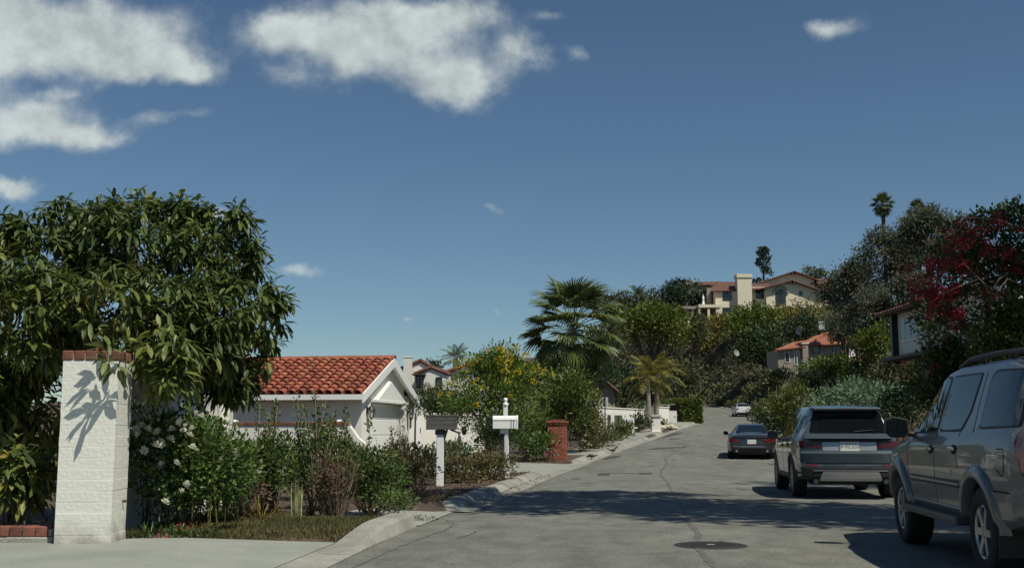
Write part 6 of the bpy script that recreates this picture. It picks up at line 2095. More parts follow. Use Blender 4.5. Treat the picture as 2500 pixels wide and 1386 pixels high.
shade_tree('tall roadside tree whose shadow lies across the street', 10.4, 9.2,
           [(8.6, 12.6, 11.0, 2.2, 2.7, 1.0), (6.5, 13.9, 11.2, 2.0, 2.9, .9), (4.9, 14.2, 11.5, 1.7, 2.5, .8), (10.6, 11.0, 10.8, 2.2, 2.6, 1.1), (12.4, 9.6, 10.6, 2.0, 2.3, 1.1), (7.4, 16.4, 12.0, 1.8, .9, .5)], 401, 17000, .34)
shade_tree('roadside tree that shades the large grey car', 12.4, 4.8,
           [(10.8, 6.2, 9.6, 2.0, 2.2, 1.0), (12.4, 5.4, 9.8, 2.2, 2.2, 1.2), (11.2, 4.0, 10.0, 2.0, 2.0, 1.0)], 403, 9000, .34)
shade_tree('leaning roadside tree that shades the bougainvillea', 17.0, 19.5,
           [(14.8, 20.8, 12.4, 2.4, 2.2, 1.3), (17.2, 21.2, 11.8, 2.4, 2.2, 1.5), (13.6, 19.8, 13.2, 1.9, 1.8, 1.0), (16.0, 18.6, 12.6, 2.2, 2.0, 1.2)], 402, 4200, .34)


def hill_cover():
    """low growth over the slope so that hardly any soil shows"""
    rng = np.random.default_rng(71)
    n = 70000
    y = 26 + 190 * rng.uniform(size=n) ** .8
    far = rng.uniform(size=n)
    x = np.where(far < .72, np.asarray(Rx(y)) + .6 + 42 * rng.uniform(size=n) ** 1.4, np.asarray(Lx(y)) - 1.6 - 20 * rng.uniform(size=n) ** 1.3)
    ok = (x > np.asarray(Rx(y))) | (y > 95)
    x, y = x[ok], y[ok]; n = len(x)
    z = ground_z(x, y)
    s = np.clip(y * .0032, .10, .55)
    lump = .5 + .5 * np.sin(x * 1.1) * np.cos(y * .9) + .3 * np.sin(x * .37 + y * .41)
    pos = np.stack([x, y, z + s * rng.uniform(0, 1.6, n) * np.clip(lump + .4, .3, 1.6)], 1)
    leaf_object('ground_cover', None, rng, pos, unit_rand(rng, n) + [0, 0, .6], unit_rand(rng, n) * .6 + [.1, -.2, .8], np.clip(lump * .4 + .5 * rng.uniform(size=n), 0, 1), s, s * .6, LF['cover'])
    o = bpy.data.objects['ground_cover']; tag(o, 'low scrubby ground cover over the hillside', 'ground cover', kind='stuff')


hill_cover()

# ------------------------------------------------------------------ vehicles
def paint(name, c, metal=.55, rough=.32, coat=1.0):
    m, nt, b = _nodes(name)
    b.inputs['Base Color'].default_value = (*c, 1); b.inputs['Metallic'].default_value = metal; b.inputs['Roughness'].default_value = rough
    b.inputs['Coat Weight'].default_value = coat; b.inputs['Coat Roughness'].default_value = .04
    N, LK = nt.nodes, nt.links
    tc = N.new('ShaderNodeTexCoord'); n = N.new('ShaderNodeTexNoise'); n.inputs['Scale'].default_value = 2.5; n.inputs['Detail'].default_value = 5
    LK.new(tc.outputs['Object'], n.inputs['Vector'])
    mr = N.new('ShaderNodeMapRange'); mr.inputs['To Min'].default_value = rough - .05; mr.inputs['To Max'].default_value = rough + .12
    LK.new(n.outputs['Fac'], mr.inputs['Value']); LK.new(mr.outputs[0], b.inputs['Roughness'])
    return m


MT['tyre'] = mat('tyre_rubber', (.016, .016, .016), .85, var=.2, scale=20)
MT['rim'] = mat('alloy', (.42, .42, .43), .3, metal=.9)
MT['rim_dark'] = mat('dark_alloy', (.16, .16, .17), .35, metal=.9)
MT['plastic'] = mat('black_plastic', (.018, .018, .019), .6)
MT['gap'] = mat('panel_gap', (.008, .008, .008), .9)
MT['car_glass'] = glass_mat('car_glass', (.006, .008, .010), .03, .32)
MT['tail_red'] = glass_mat('tail_lamp', (.16, .012, .014), .15, .6)
MT['tail_dark'] = glass_mat('smoked_tail_lamp', (.075, .008, .009), .12, .5)
MT['silver'] = mat('silver_trim', (.42, .42, .42), .35, metal=.5)
MT['chrome'] = mat('chrome', (.6, .6, .6), .12, metal=1.0)
MT['plate'] = mat('licence_plate', (.66, .66, .62), .5)
MT['ink'] = mat('plate_ink', (.02, .025, .08), .6)
MT['ink_soft'] = mat('plate_ink_worn', (.16, .17, .19), .6)


class Car:
    def __init__(s, L, zb, zs, zt, wm, wt, rear, corner=.12, front_corner=.2, cpow=5):
        s.L = L; s.rear = rear; s.corner = corner; s.fc = front_corner; s.cpow = cpow
        f = lambda tab, sig=.05: s._tab(tab, L, sig)
        s.zb, s.zs, s.zt, s.wm, s.wt = f(zb), f(zs), f(zt), f(wm), f(wt)
        s.wmax = float(np.max(s.wm[1]))

    @staticmethod
    def _tab(tab, L, sig):
        xs = np.arange(0, L + .001, .01)
        v = np.interp(xs, [a for a, b in tab], [b for a, b in tab])
        k = np.exp(-.5 * (np.arange(-15, 16) * .01 / sig) ** 2); k /= k.sum()
        vp = np.concatenate([np.full(15, v[0]), v, np.full(15, v[-1])])
        return xs, np.convolve(vp, k, 'valid')

    def ring(s, x):
        zb, zs, zt, wm, wt = (float(np.interp(x, *q)) for q in (s.zb, s.zs, s.zt, s.wm, s.wt))
        h = max(zt - zs, .004)
        c = min(.07, h * .45)
        b = zs - zb
        r = [(0, zb), (wm * .78, zb), (wm * .93, zb + .015), (wm * .97, zb + .07), (wm * .985, zb + b * .25), (wm * .997, zb + b * .45), (wm, zb + b * .62), (wm * .993, zb + b * .8), (wm * .978, zs - b * .06), (wm * .955, zs)]
        w0 = wm * .945
        for t in (.08, .3, .55, .8, 1.0):
            r.append((w0 + (wt - w0) * (t ** 1.1), zs + (h - c) * t))
        r += [(wt - .02, zt - c * .55), (wt - .06, zt - c * .22), (wt - .13, zt - c * .06), (wt * .6, zt + .006), (wt * .3, zt + .012), (0, zt + .014)]
        return r

    def rear_x(s, y, z):
        return float(np.interp(z, [a for a, b in s.rear], [b for a, b in s.rear])) + s.corner * (min(1.0, abs(y) / s.wmax)) ** s.cpow

    def shift(s, x, y, z):
        k = max(0.0, 1 - x / .7)
        return x + k * s.rear_x(y, z) - max(0.0, 1 - (s.L - x) / .6) * s.fc * (min(1, abs(y) / s.wmax)) ** 3

    def body(s):
        xs = np.unique(np.concatenate([np.arange(0, .7, .05), np.arange(.7, s.L - .3, .09), np.arange(s.L - .3, s.L + .001, .05)])); xs[-1] = s.L
        mb = MB()
        for sgn in (1, -1):
            rows = []
            for x in xs:
                rows.append([(s.shift(x, y, z), sgn * y, z) for y, z in s.ring(x)])
            mb.grid(rows)
        for x in (0.0, s.L):
            rows = []
            for y, z in s.ring(x)[1:-1]:
                rows.append([(s.shift(x, y * k / 8, z), y * k / 8, z) for k in range(-8, 9)])
            r0, r1 = s.ring(x)[0], s.ring(x)[-1]
            y = s.ring(x)[1][0]; rows[0] = [(s.shift(x, y * k / 8, r0[1]), y * k / 8, r0[1]) for k in range(-8, 9)]
            mb.grid(rows)
            n = len(rows)
            # close the crown of the cap
            yt = s.ring(x)[-2][0]
            top = [(s.shift(x, yt * k / 8, s.ring(x)[-2][1]), yt * k / 8, s.ring(x)[-2][1]) for k in range(-8, 9)]
            mb.grid([top, [(p[0], p[1], r1[1] if abs(p[1]) < 1e-6 else p[2] + (r1[1] - p[2]) * (1 - abs(p[1]) / yt)) for p in top]])
        return mb

    def side(s, x, z, off=0.0):
        st = x
        for _ in range(8):
            rg = s.ring(min(max(st, 0), s.L))[2:-4]
            y = float(np.interp(z, [b for a, b in rg], [a for a, b in rg]))
            st += x - s.shift(st, y, z)
            st = min(max(st, 0.0), s.L)
        return (x, y + off, z)

    def back(s, y, z, off=0.0):
        return (s.rear_x(y, z) - off, y, z)

    def roof_z(s, x): return float(np.interp(x, *s.zt))


def round_poly(pts, r=.03, n=3):
    out = []
    m = len(pts)
    for i in range(m):
        p = Vector(pts[i]); a = Vector(pts[i - 1]); b = Vector(pts[(i + 1) % m])
        da = (a - p); db = (b - p); k = min(r, da.length * .45, db.length * .45)
        p0 = p + da.normalized() * k; p1 = p + db.normalized() * k
        for j in range(n + 1):
            t = j / n
            out.append(tuple(p0.lerp(p, t).lerp(p.lerp(p1, t), t)))
    return out


def patch_mesh(name, pts, fn, m, off=.004, depth=.02, step=.09, smooth=True):
    """polygon in panel coordinates laid onto the body surface by fn(a, b, off)"""
    bm = bmesh.new()
    f = bm.faces.new([bm.verts.new((a, b, 0)) for a, b in pts])
    lo = [min(p[i] for p in pts) for i in (0, 1)]; hi = [max(p[i] for p in pts) for i in (0, 1)]
    for i in (0, 1):
        q = lo[i] + step * .5
        while q < hi[i]:
            co = [0, 0, 0]; co[i] = q; no = [0, 0, 0]; no[i] = 1
            bmesh.ops.bisect_plane(bm, geom=bm.verts[:] + bm.edges[:] + bm.faces[:], plane_co=co, plane_no=no)
            q += step
    bmesh.ops.triangulate(bm, faces=[f for f in bm.faces if len(f.verts) > 4])
    base = {v: (v.co.x, v.co.y) for v in bm.verts}
    edges = [e for e in bm.edges if e.is_boundary]
    inner = {}
    for e in edges:
        for v in e.verts:
            if v not in inner:
                inner[v] = bm.verts.new(fn(base[v][0], base[v][1], off - depth))
    for e in edges:
        a, b = e.verts
        bm.faces.new((a, b, inner[b], inner[a]))
    for v, (a, b) in base.items(): v.co = fn(a, b, off)
    bmesh.ops.recalc_face_normals(bm, faces=bm.faces)
    me = bpy.data.meshes.new(name); bm.to_mesh(me); bm.free(); me.materials.append(m)
    return me


def line_poly(pts, w):
    """thin band along a polyline"""
    l, r = [], []
    for i, p in enumerate(pts):
        a = Vector(pts[max(i - 1, 0)]); b = Vector(pts[min(i + 1, len(pts) - 1)]); d = (b - a).normalized(); n = Vector((-d.y, d.x)) * w
        l.append(tuple(Vector(p) + n)); r.append(tuple(Vector(p) - n))
    return l + r[::-1]


def wheel(parent, loc, r, width, rim_r, style, rim_mat, left=True):
    w = bpy.data.objects.new('wheel', None); link(w, parent); w.location = loc
    if not left: w.rotation_euler = (0, 0, math.pi)
    h = width / 2
    key = 'tyre_%s_%.3f' % (style, r)
    if key in bpy.data.meshes: tm = bpy.data.meshes[key]; rm = bpy.data.meshes[key + '_rim']
    else:
        tm = MB().lathe([(rim_r - .01, -h * .8), (rim_r + .02, -h), (r * .93, -h * .98), (r * .985, -h * .85), (r, -h * .6), (r, h * .6), (r * .985, h * .85), (r * .93, h * .98), (rim_r + .02, h), (rim_r - .01, h * .8)], 40, 'Y', closed=True).mesh(key, MT['tyre'], smooth=True)
        mb = MB()
        MB().lathe([(rim_r - .026, h * .80), (rim_r - .05, h * .3), (rim_r - .06, -h * .5), (.0, -h * .5)], 36, 'Y', cap=False).mesh(key + '_barrel', MT['plastic'])
        mb.lathe([(rim_r, h * .86), (rim_r - .010, h * .92), (rim_r - .024, h * .84), (rim_r - .03, h * .78)], 36, 'Y', cap=False)
        n = {'six': 6, 'ten': 10, 'five': 5, 'seven': 7}[style]
        for k in range(n):
            a = 2 * math.pi * k / n
            for da in ((-.06, .06) if style in ('ten', 'five') else (0,)):
                p0 = Vector((math.cos(a + da * 3) * .05, h * .62, math.sin(a + da * 3) * .05)); p1 = Vector((math.cos(a + da) * (rim_r - .02), h * .80, math.sin(a + da) * (rim_r - .02)))
                t = Vector((-math.sin(a), 0, math.cos(a))); w0, w1 = (.034, .028) if style in ('six', 'seven') else (.022, .02)
                d = Vector((0, .03, 0))
                mb.add([p0 - t * w0 + d, p0 + t * w0 + d, p1 + t * w1 + d * .6, p1 - t * w1 + d * .6, p0 - t * w0 * 1.2 - d, p0 + t * w0 * 1.2 - d, p1 + t * w1 * 1.2 - d, p1 - t * w1 * 1.2 - d],
                       [(0, 1, 2, 3), (4, 5, 1, 0), (5, 6, 2, 1), (6, 7, 3, 2), (7, 4, 0, 3)])
        mb.lathe([(0, h * .86), (.045, h * .84), (.062, h * .7), (.065, h * .4)], 20, 'Y', cap=False)
        rm = mb.mesh(key + '_rim', rim_mat)
    obj('tyre', tm, w); obj('rim', rm, w); obj('rim_barrel', bpy.data.meshes[key + '_barrel'], w)
    hub = obj('brake_disc', MB().lathe([(0, -h * .2), (rim_r * .72, -h * .2), (rim_r * .72, -h * .12), (0, -h * .12)], 24, 'Y').mesh('disc', MT['plastic']), w)
    return w


def make_car(t, car, body_mat, axles, r, width, rim_r, track, style, rim_mat, arch=.08, dark_below=None):
    mb = car.body()
    me = mesh_from('body', mb.v, mb.f, body_mat)
    bm = bmesh.new(); bm.from_mesh(me)
    bmesh.ops.remove_doubles(bm, verts=bm.verts, dist=2e-4)
    bmesh.ops.recalc_face_normals(bm, faces=bm.faces)
    bm.to_mesh(me); bm.free()
    ob = bpy.data.objects.new('body', me); link(ob)
    me.materials.append(MT['plastic'])
    cut = MB()
    for ax in axles:
        for sgn in (1, -1):
            cut.lathe([(r + arch, .50), (r + arch, 1.4)], 40, 'Y', (ax, 0 if sgn > 0 else -1.9, r))
    cm = cut.mesh('cut', MT['plastic'])
    co = bpy.data.objects.new('cutter', cm); link(co)
    md = ob.modifiers.new('arch', 'BOOLEAN'); md.operation = 'DIFFERENCE'; md.object = co; md.solver = 'EXACT'
    dg = bpy.context.evaluated_depsgraph_get()
    nm = bpy.data.meshes.new_from_object(ob.evaluated_get(dg))
    bpy.data.objects.remove(ob); bpy.data.objects.remove(co)
    nm.name = 'body'
    # wheel wells are dark plastic
    nm.materials.clear(); nm.materials.append(body_mat); nm.materials.append(MT['plastic'])
    for p in nm.polygons:
        c = p.center
        inside = any(abs(math.hypot(c.x - ax, c.z - r) - (r + arch)) < .03 and abs(p.normal.y) < .35 for ax in axles) or (any(math.hypot(c.x - ax, c.z - r) < r + arch for ax in axles) and abs(c.y) < .55)
        under = p.normal.z < -.8 and c.z < r + .05
        p.material_index = 1 if (inside or under or (dark_below is not None and c.z < dark_below(c.x))) else 0
        p.use_smooth = True
    b = obj('body', nm, t)
    try:
        nm.set_sharp_from_angle(angle=math.radians(38))
    except Exception:
        pass
    for ax in axles:
        for sgn in (1, -1):
            wheel(t, (ax, sgn * (track - width / 2), r), r, width, rim_r, style, rim_mat, sgn > 0)
    return b


def side_patch(t, car, name, pts, m, off=.004, both=True, parent=None, r=.03, step=.09):
    for sgn in ((1, -1) if both else (1,)):
        fn = lambda a, b, o: (lambda q: (q[0], sgn * q[1], q[2]))(car.side(a, b, o))
        obj(name, patch_mesh(name, round_poly(pts, r) if r else pts, fn, m, off, step=step), parent or t)


def back_patch(t, car, name, pts, m, off=.004, parent=None, r=.02, depth=.02, step=.09):
    fn = lambda a, b, o: car.back(a, b, o)
    return obj(name, patch_mesh(name, round_poly(pts, r) if r else pts, fn, m, off, depth, step), parent or t)


def plate(t, loc, rz, text, size=1.0, tilt=.05, name='licence_plate', ink=None):
    """loc in car space; faces backwards (-X)"""
    e = obj(name, MB().box((0, 0, 0), (.006, .305 * size, .152 * size)).mesh(name, MT['plate'], bevel=.002), t, loc, (0, tilt, 0))
    if text:
        cu = bpy.data.curves.new('plate_text', 'FONT'); cu.body = text; cu.size = .088 * size; cu.align_x = 'CENTER'; cu.align_y = 'CENTER'; cu.extrude = .0008
        tmp = bpy.data.objects.new('plate_text', cu); link(tmp)
        me = bpy.data.meshes.new_from_object(tmp.evaluated_get(bpy.context.evaluated_depsgraph_get()))
        bpy.data.objects.remove(tmp)
        me.materials.clear(); me.materials.append(ink or MT['ink'])
        # text lies in XY facing +Z: turn it to face -X with its right towards -Y
        o = obj('lettering', me, e, (-.0045, 0, -.004 * size), (math.pi / 2, 0, -math.pi / 2))
    return e


def side_text(t, car, text, x, z, size, m, off=.008):
    cu = bpy.data.curves.new('badge_text', 'FONT'); cu.body = text; cu.size = size; cu.align_x = 'CENTER'; cu.extrude = .002
    tmp = bpy.data.objects.new('badge_text', cu); link(tmp)
    me = bpy.data.meshes.new_from_object(tmp.evaluated_get(bpy.context.evaluated_depsgraph_get()))
    bpy.data.objects.remove(tmp); me.materials.clear(); me.materials.append(m)
    p = car.side(x, z, off)
    # read from the left side of the car: right of the text points to -X
    p2 = car.side(x, z + .05, off)
    tilt = math.atan2(p[1] - p2[1], .05)
    return obj('badge', me, t, p, (math.pi / 2 - tilt, 0, math.pi))


def mirror(t, car, x, z, m_shell, out=.24, s=1.0):
    for sgn in (1, -1):
        y = car.side(x, z)[1]
        mb = MB()
        prof = [(-.10, -.02), (-.09, .09), (.03, .115), (.11, .09), (.115, -.02), (.06, -.07), (-.06, -.07)]
        a = [(x - .07 * s, sgn * (y + out * .55 + u * s), z + .06 + v * s) for u, v in prof]
        b = [(x + .05 * s, sgn * (y + out * .55 + u * s * .8), z + .06 + v * s * .8) for u, v in prof]
        n = len(prof)
        mb.add(a + b, [tuple(range(n)), tuple(range(2 * n - 1, n - 1, -1))] + [(i, (i + 1) % n, n + (i + 1) % n, n + i) for i in range(n)])
        mb.tube([(x, sgn * (y - .03), z), (x, sgn * (y + out * .3), z + .03)], [.035, .028], 6)
        o = obj('wing_mirror', mb.mesh('wing_mirror', m_shell, bevel=.012, seg=2), t)
        g = [(x - .0725 * s, sgn * (y + out * .55 + u * s * .84), z + .06 + v * s * .84) for u, v in prof]
        obj('mirror_glass', mesh_from('mirror_glass', g, [tuple(range(n))], MT['car_glass']), o)


def handle(t, car, x, z, m, w=.16):
    for sgn in (1, -1):
        p = car.side(x, z, .018)
        cup = [(x + .09 * math.cos(k * math.pi / 8), z + .045 * math.sin(k * math.pi / 8)) for k in range(16)]
        fn = lambda a, b, o: (lambda q: (q[0], sgn * q[1], q[2]))(car.side(a, b, o))
        h = obj('door_handle', MB().box((p[0], sgn * (p[1] + .005), p[2] + .008), (w, .028, .034)).mesh('door_handle', m, bevel=.008, seg=2), t)
        obj('handle_cup', patch_mesh('handle_cup', cup, fn, MT['gap'], .002, step=.2), h)


def seam(t, car, pts, w=.0045):
    side_patch(t, car, 'door_seam', line_poly(pts, w), MT['gap'], .0022, r=0, step=.12)


def arch_flare(t, car, ax, r, a0, a1, r_in, r_out, out, m, name='wheel_arch_flare'):
    for sgn in (1, -1):
        rows = []
        for k in range(25):
            a = math.radians(a0 + (a1 - a0) * k / 24)
            row = []
            for (q, o) in ((r_in - .015, -.05), (r_in, out * .85), (r_in + .03, out), (r_in + (r_out - r_in) * .6, out * .85), (r_out, .006), (r_out + .004, -.02)):
                x = ax + q * math.cos(a); z = max(r + q * math.sin(a), .2)
                y = car.side(x, max(z, .45), 0)[1]
                row.append((x, sgn * (y + o), z))
            rows.append(row)
        mb = MB().grid(rows)
        obj(name, mb.mesh(name, m, smooth=True), t)


def place(t, fwd, origin, z=None, slope=0.0):
    t.location = (origin[0], origin[1], float(Zr(origin[1])) if z is None else z)
    t.rotation_euler = (0, -slope, math.atan2(fwd[1], fwd[0]))


def grey_suv():
    t = thing('sports_utility_vehicle', 'large grey sports utility vehicle cut by the right edge', 'car')
    P1 = paint('grey_metallic_paint', (.125, .132, .136), .4, .34, .6)
    car = Car(5.18, [(0, .52), (.25, .50), (.6, .44), (4.6, .44), (5.18, .50)],
              [(0, 1.20), (.6, 1.225), (3.7, 1.19), (4.0, 1.13), (4.9, 1.03), (5.18, .86)],
              [(0, 1.74), (.25, 1.82), (.8, 1.875), (2.4, 1.885), (2.85, 1.84), (3.15, 1.72), (3.98, 1.20), (4.2, 1.16), (4.9, 1.07), (5.18, .90)],
              [(0, .90), (.3, .945), (1.0, .965), (4.2, .965), (4.8, .93), (5.18, .82)],
              [(0, .70), (.4, .735), (2.6, .735), (3.2, .74), (3.98, .84), (4.9, .80), (5.18, .70)],
              [(.3, .06), (.45, .0), (.68, .0), (.72, .05), (1.2, .07), (1.75, .2), (2, .26)], .10, .22)
    r = .385
    b = make_car(t, car, P1, (1.20, 4.20), r, .27, .235, .945, 'six', MT['rim'], .085)
    # glass: front door, rear door, quarter light
    fd = [(3.66, 1.235), (2.66, 1.245), (2.58, 1.76), (2.86, 1.765), (3.10, 1.68)]
    rd = [(2.53, 1.25), (1.80, 1.265), (1.62, 1.42), (1.56, 1.755), (2.46, 1.765)]
    ql = [(1.20, 1.28), (.30, 1.29), (.40, 1.735), (1.12, 1.755), (1.24, 1.70)]
    for nm, pl in (('front_door', fd), ('rear_door', rd), ('quarter', ql)):
        c = Vector((sum(p[0] for p in pl) / len(pl), sum(p[1] for p in pl) / len(pl)))
        big = [tuple(c + (Vector(p) - c) * (1.0 + .035 / max(.2, (Vector(p) - c).length))) for p in pl]
        side_patch(t, car, 'window_frame', big, MT['plastic'], .003, r=.05)
        side_patch(t, car, 'window', pl, MT['car_glass'], .007, r=.045)
    # windscreen
    def ws(a, bb, o):
        x = bb; return (x, a, car.roof_z(x) + .012 * (1 - (a / .8) ** 2) + o)
    obj('windscreen', patch_mesh('windscreen', round_poly([(-.70, 3.18), (.70, 3.18), (.80, 3.88), (-.80, 3.88)], .06), ws, MT['car_glass'], .01), t)
    seam(t, car, [(3.72, 1.22), (3.74, 1.0), (3.66, .75), (3.62, .50)])
    seam(t, car, [(2.60, 1.23), (2.60, .52)])
    seam(t, car, [(1.60, 1.74), (1.66, 1.40), (1.80, 1.23), (1.82, 1.05), (1.78, .90)])
    seam(t, car, [(1.42, 1.85), (1.42, 1.5), (1.40, 1.23)])
    seam(t, car, [(.02, .755), (.45, .755), (.78, .755)], .007)
    # fuel flap
    seam(t, car, [(.66, 1.10), (.52, 1.10), (.50, 1.06), (.50, .93), (.54, .88), (.66, .93)], .005)
    for z in (.735, .76, .785):
        side_patch(t, car, 'side_moulding', [(3.58, z - .008), (1.78, z - .008), (1.78, z + .008), (3.58, z + .008)], MT['silver' if z == .76 else 'plastic'], .010, r=0)
    side_patch(t, car, 'sill_trim', [(3.55, .535), (1.82, .535), (1.82, .55), (3.55, .55)], MT['silver'], .012, r=0)
    handle(t, car, 2.74, 1.06, MT['chrome']); handle(t, car, 1.90, 1.075, MT['chrome'])
    mirror(t, car, 3.60, 1.20, MT['plastic'], .34, 1.25)
    for ax in (1.20, 4.20): arch_flare(t, car, ax, r, 2, 178, r + .075, r + .19, .05, P1)
    # step boards
    for s in (1, -1):
        MB().box((2.7, s * .93, .44), (2.15, .22, .075)).build('running_board', mat('step_grey', (.05, .052, .055), .5), t, bevel=.02, seg=2)
    # roof rails
    for s in (1, -1):
        mb = MB(); pts = [(.35, s * .66, 1.85), (.55, s * .66, 1.905), (1.4, s * .67, 1.93), (2.2, s * .67, 1.925), (2.6, s * .66, 1.87)]
        mb.tube(pts, [.02, .024, .024, .024, .02], 8)
        for x in (1.0, 1.8): mb.tube([(x, s * .665, 1.87), (x, s * .665, 1.925)], [.02, .02], 6)
        mb.build('roof_rail', MT['plastic'], t, smooth=True)
    # tail lamps wrap the corner
    side_patch(t, car, 'tail_lamp', [(.04, 1.30), (.24, 1.28), (.30, 1.20), (.26, 1.02), (.16, .90), (.04, .88)], MT['tail_red'], .012, r=.04)
    side_patch(t, car, 'headlamp', [(4.95, .92), (4.7, .93), (4.66, .80), (4.95, .78)], MT['lamp_glass'], .01)
    # rear bumper, lower valance
    side_patch(t, car, 'bumper_side', [(.04, .54), (.72, .54), (.76, .745), (.04, .745)], P1, .016, r=.02)
    back_patch(t, car, 'rear_window', [(-.66, 1.26), (.66, 1.26), (.60, 1.70), (-.60, 1.70)], MT['car_glass'], .006)
    back_patch(t, car, 'bumper', [(-.86, .54), (.86, .54), (.86, .74), (-.86, .74)], P1, .05, depth=.08)
    plate(t, (-.012 + car.rear_x(0, .95) - .0, 0, .95), 0, '', 1.0)
    side_text(t, car, 'SR5', 1.30, 1.265, .055, MT['chrome'])
    side_text(t, car, '4', 2.02, .845, .075, MT['chrome'])
    for s in (1, -1): MB().box((.78, s * .80, .34), (.02, .26, .26)).build('mud_flap', MT['plastic'], t, bevel=.006)
    MB().box((2.6, 0, .40), (4.4, 1.2, .14)).build('underbody', MT['plastic'], t)
    fwd = Vector((.1175, .993, 0)).normalized()
    left = Vector((-fwd.y, fwd.x, 0))
    w = P(2395, 1281, 9.7)
    o = Vector((w.x, 9.7, 0)) - left * .945 - fwd * 1.20
    place(t, fwd, (o.x, o.y))
    return t


def teal_suv():
    t = thing('sports_utility_vehicle', 'blue grey sports utility vehicle parked behind the dark coupe', 'car')
    P1 = paint('blue_grey_paint', (.078, .102, .116), .35, .26)
    car = Car(4.60, [(0, .36), (.3, .33), (.8, .30), (4.2, .30), (4.6, .36)],
              [(0, 1.13), (.8, 1.15), (3.2, 1.07), (3.5, 1.04), (4.3, .95), (4.6, .78)],
              [(0, 1.60), (.15, 1.645), (.6, 1.70), (1.6, 1.725), (2.3, 1.705), (2.6, 1.66), (3.45, 1.09), (3.7, 1.05), (4.3, .98), (4.6, .82)],
              [(0, .87), (.25, .925), (.8, .955), (3.6, .955), (4.2, .92), (4.6, .80)],
              [(0, .60), (.4, .655), (2.3, .665), (2.7, .68), (3.45, .82), (4.3, .80), (4.6, .66)],
              [(.3, .10), (.40, .02), (.55, .0), (.70, .015), (.90, .035), (1.06, .05), (1.12, .06), (1.2, .10), (1.6, .30), (1.75, .36)], .16, .2, 4)
    r = .37
    make_car(t, car, P1, (.98, 3.72), r, .25, .255, .945, 'ten', MT['rim_dark'], .07, dark_below=lambda x: .47 if x < .8 else .40)
    fd = [(3.2, 1.10), (2.28, 1.13), (2.20, 1.585), (2.42, 1.575), (2.75, 1.45)]
    rd = [(2.18, 1.135), (1.30, 1.165), (1.18, 1.30), (1.22, 1.575), (2.10, 1.59)]
    ql = [(1.06, 1.185), (.50, 1.20), (.42, 1.32), (.50, 1.53), (1.06, 1.565)]
    for pl in (fd, rd, ql):
        side_patch(t, car, 'window', pl, MT['car_glass'], .006, r=.04)
    def ws(a, bb, o):
        return (bb, a, car.roof_z(bb) + .01 + o)
    obj('windscreen', patch_mesh('windscreen', round_poly([(-.62, 2.72), (.62, 2.72), (.76, 3.36), (-.76, 3.36)], .06), ws, MT['car_glass'], .01), t)
    seam(t, car, [(3.22, 1.08), (3.22, .8), (3.12, .4)]); seam(t, car, [(2.22, 1.12), (2.22, .38)]); seam(t, car, [(1.24, 1.16), (1.36, .95), (1.42, .75), (1.40, .40)])
    handle(t, car, 2.36, .96, P1); handle(t, car, 1.48, .985, P1)
    mirror(t, car, 3.10, 1.08, MT['plastic'], .27, 1.05)
    for ax in (.98, 3.72): arch_flare(t, car, ax, r, -10, 190, r + .055, r + .11, .012, MT['plastic'])
    side_patch(t, car, 'sill', [(3.3, .32), (1.40, .32), (1.40, .43), (3.3, .43)], MT['plastic'], .012)
    # rear: glass, tail lamps, plate recess, trim, bumper, skid plate
    back_patch(t, car, 'rear_window', [(-.70, 1.20), (.70, 1.20), (.60, 1.60), (-.60, 1.60)], MT['car_glass'], .006, r=.05)
    obj('tailgate_ledge', patch_mesh('tailgate_ledge', round_poly([(-.80, 1.105), (.80, 1.105), (.76, 1.195), (-.76, 1.195)], .02), lambda a, b, o: car.back(a, b, o + .085 * (1.195 - b) / .09), P1, .008, .05, .045), t)
    back_patch(t, car, 'trim_strip', [(-.70, 1.045), (.70, 1.045), (.72, 1.095), (-.72, 1.095)], MT['plastic'], .018, depth=.04, r=.01)
    for s in (1, -1):
        tl = back_patch(t, car, 'tail_lamp', [(s * .50, .93), (s * .875, .925), (s * .895, 1.06), (s * .50, 1.045)], MT['tail_dark'], .026, depth=.05, r=.015)
        for (y0, y1, z0, z1) in ((.53, .66, .96, 1.02), (.70, .84, .96, 1.02)):
            back_patch(t, car, 'light_unit', [(s * y0, z0), (s * y1, z0), (s * y1, z1), (s * y0, z1)], MT['tail_dark'], .030, parent=tl, depth=.006)
        back_patch(t, car, 'rear_reflector', [(s * .58, .60), (s * .78, .60), (s * .80, .64), (s * .58, .635)], MT['tail_red'], .022, depth=.03)
        side_patch(t, car, 'rear_quarter_trim', [(.10, .46), (.50, .46), (.50, .49), (.10, .49)], MT['plastic'], .008)
        MB().tube([(.12, s * .62, .33), (.02, s * .62, .33)], [.045, .045], 10).build('exhaust_pipe', MT['rim_dark'], t)
    back_patch(t, car, 'plate_recess', [(-.48, .885), (.48, .885), (.48, 1.035), (-.48, 1.035)], MT['silver'], .012, depth=.02)
    obj('bumper_crease', patch_mesh('bumper_crease', round_poly([(-.88, .83), (.88, .83), (.85, .885), (-.85, .885)], .02), lambda a, b, o: car.back(a, b, o + .05 * (.885 - b) / .055), P1, .006, .05, .03), t)
    obj('bumper_face', patch_mesh('bumper_face', round_poly([(-.88, .66), (.88, .66), (.88, .832), (-.88, .832)], .02), lambda a, b, o: car.back(a, b, o + .053 - .045 * (.832 - b) / .17), P1, .004, .06, .05), t)
    back_patch(t, car, 'rear_bumper', [(-.86, .42), (.86, .42), (.88, .595), (-.88, .595)], MT['plastic'], .020, depth=.05, r=.03)
    back_patch(t, car, 'bumper_groove', [(-.78, .645), (.78, .645), (.78, .66), (-.78, .66)], MT['gap'], .003, r=0)
    back_patch(t, car, 'skid_plate', [(-.56, .335), (.56, .335), (.50, .50), (-.50, .50)], MT['silver'], .045, depth=.07, r=.03)
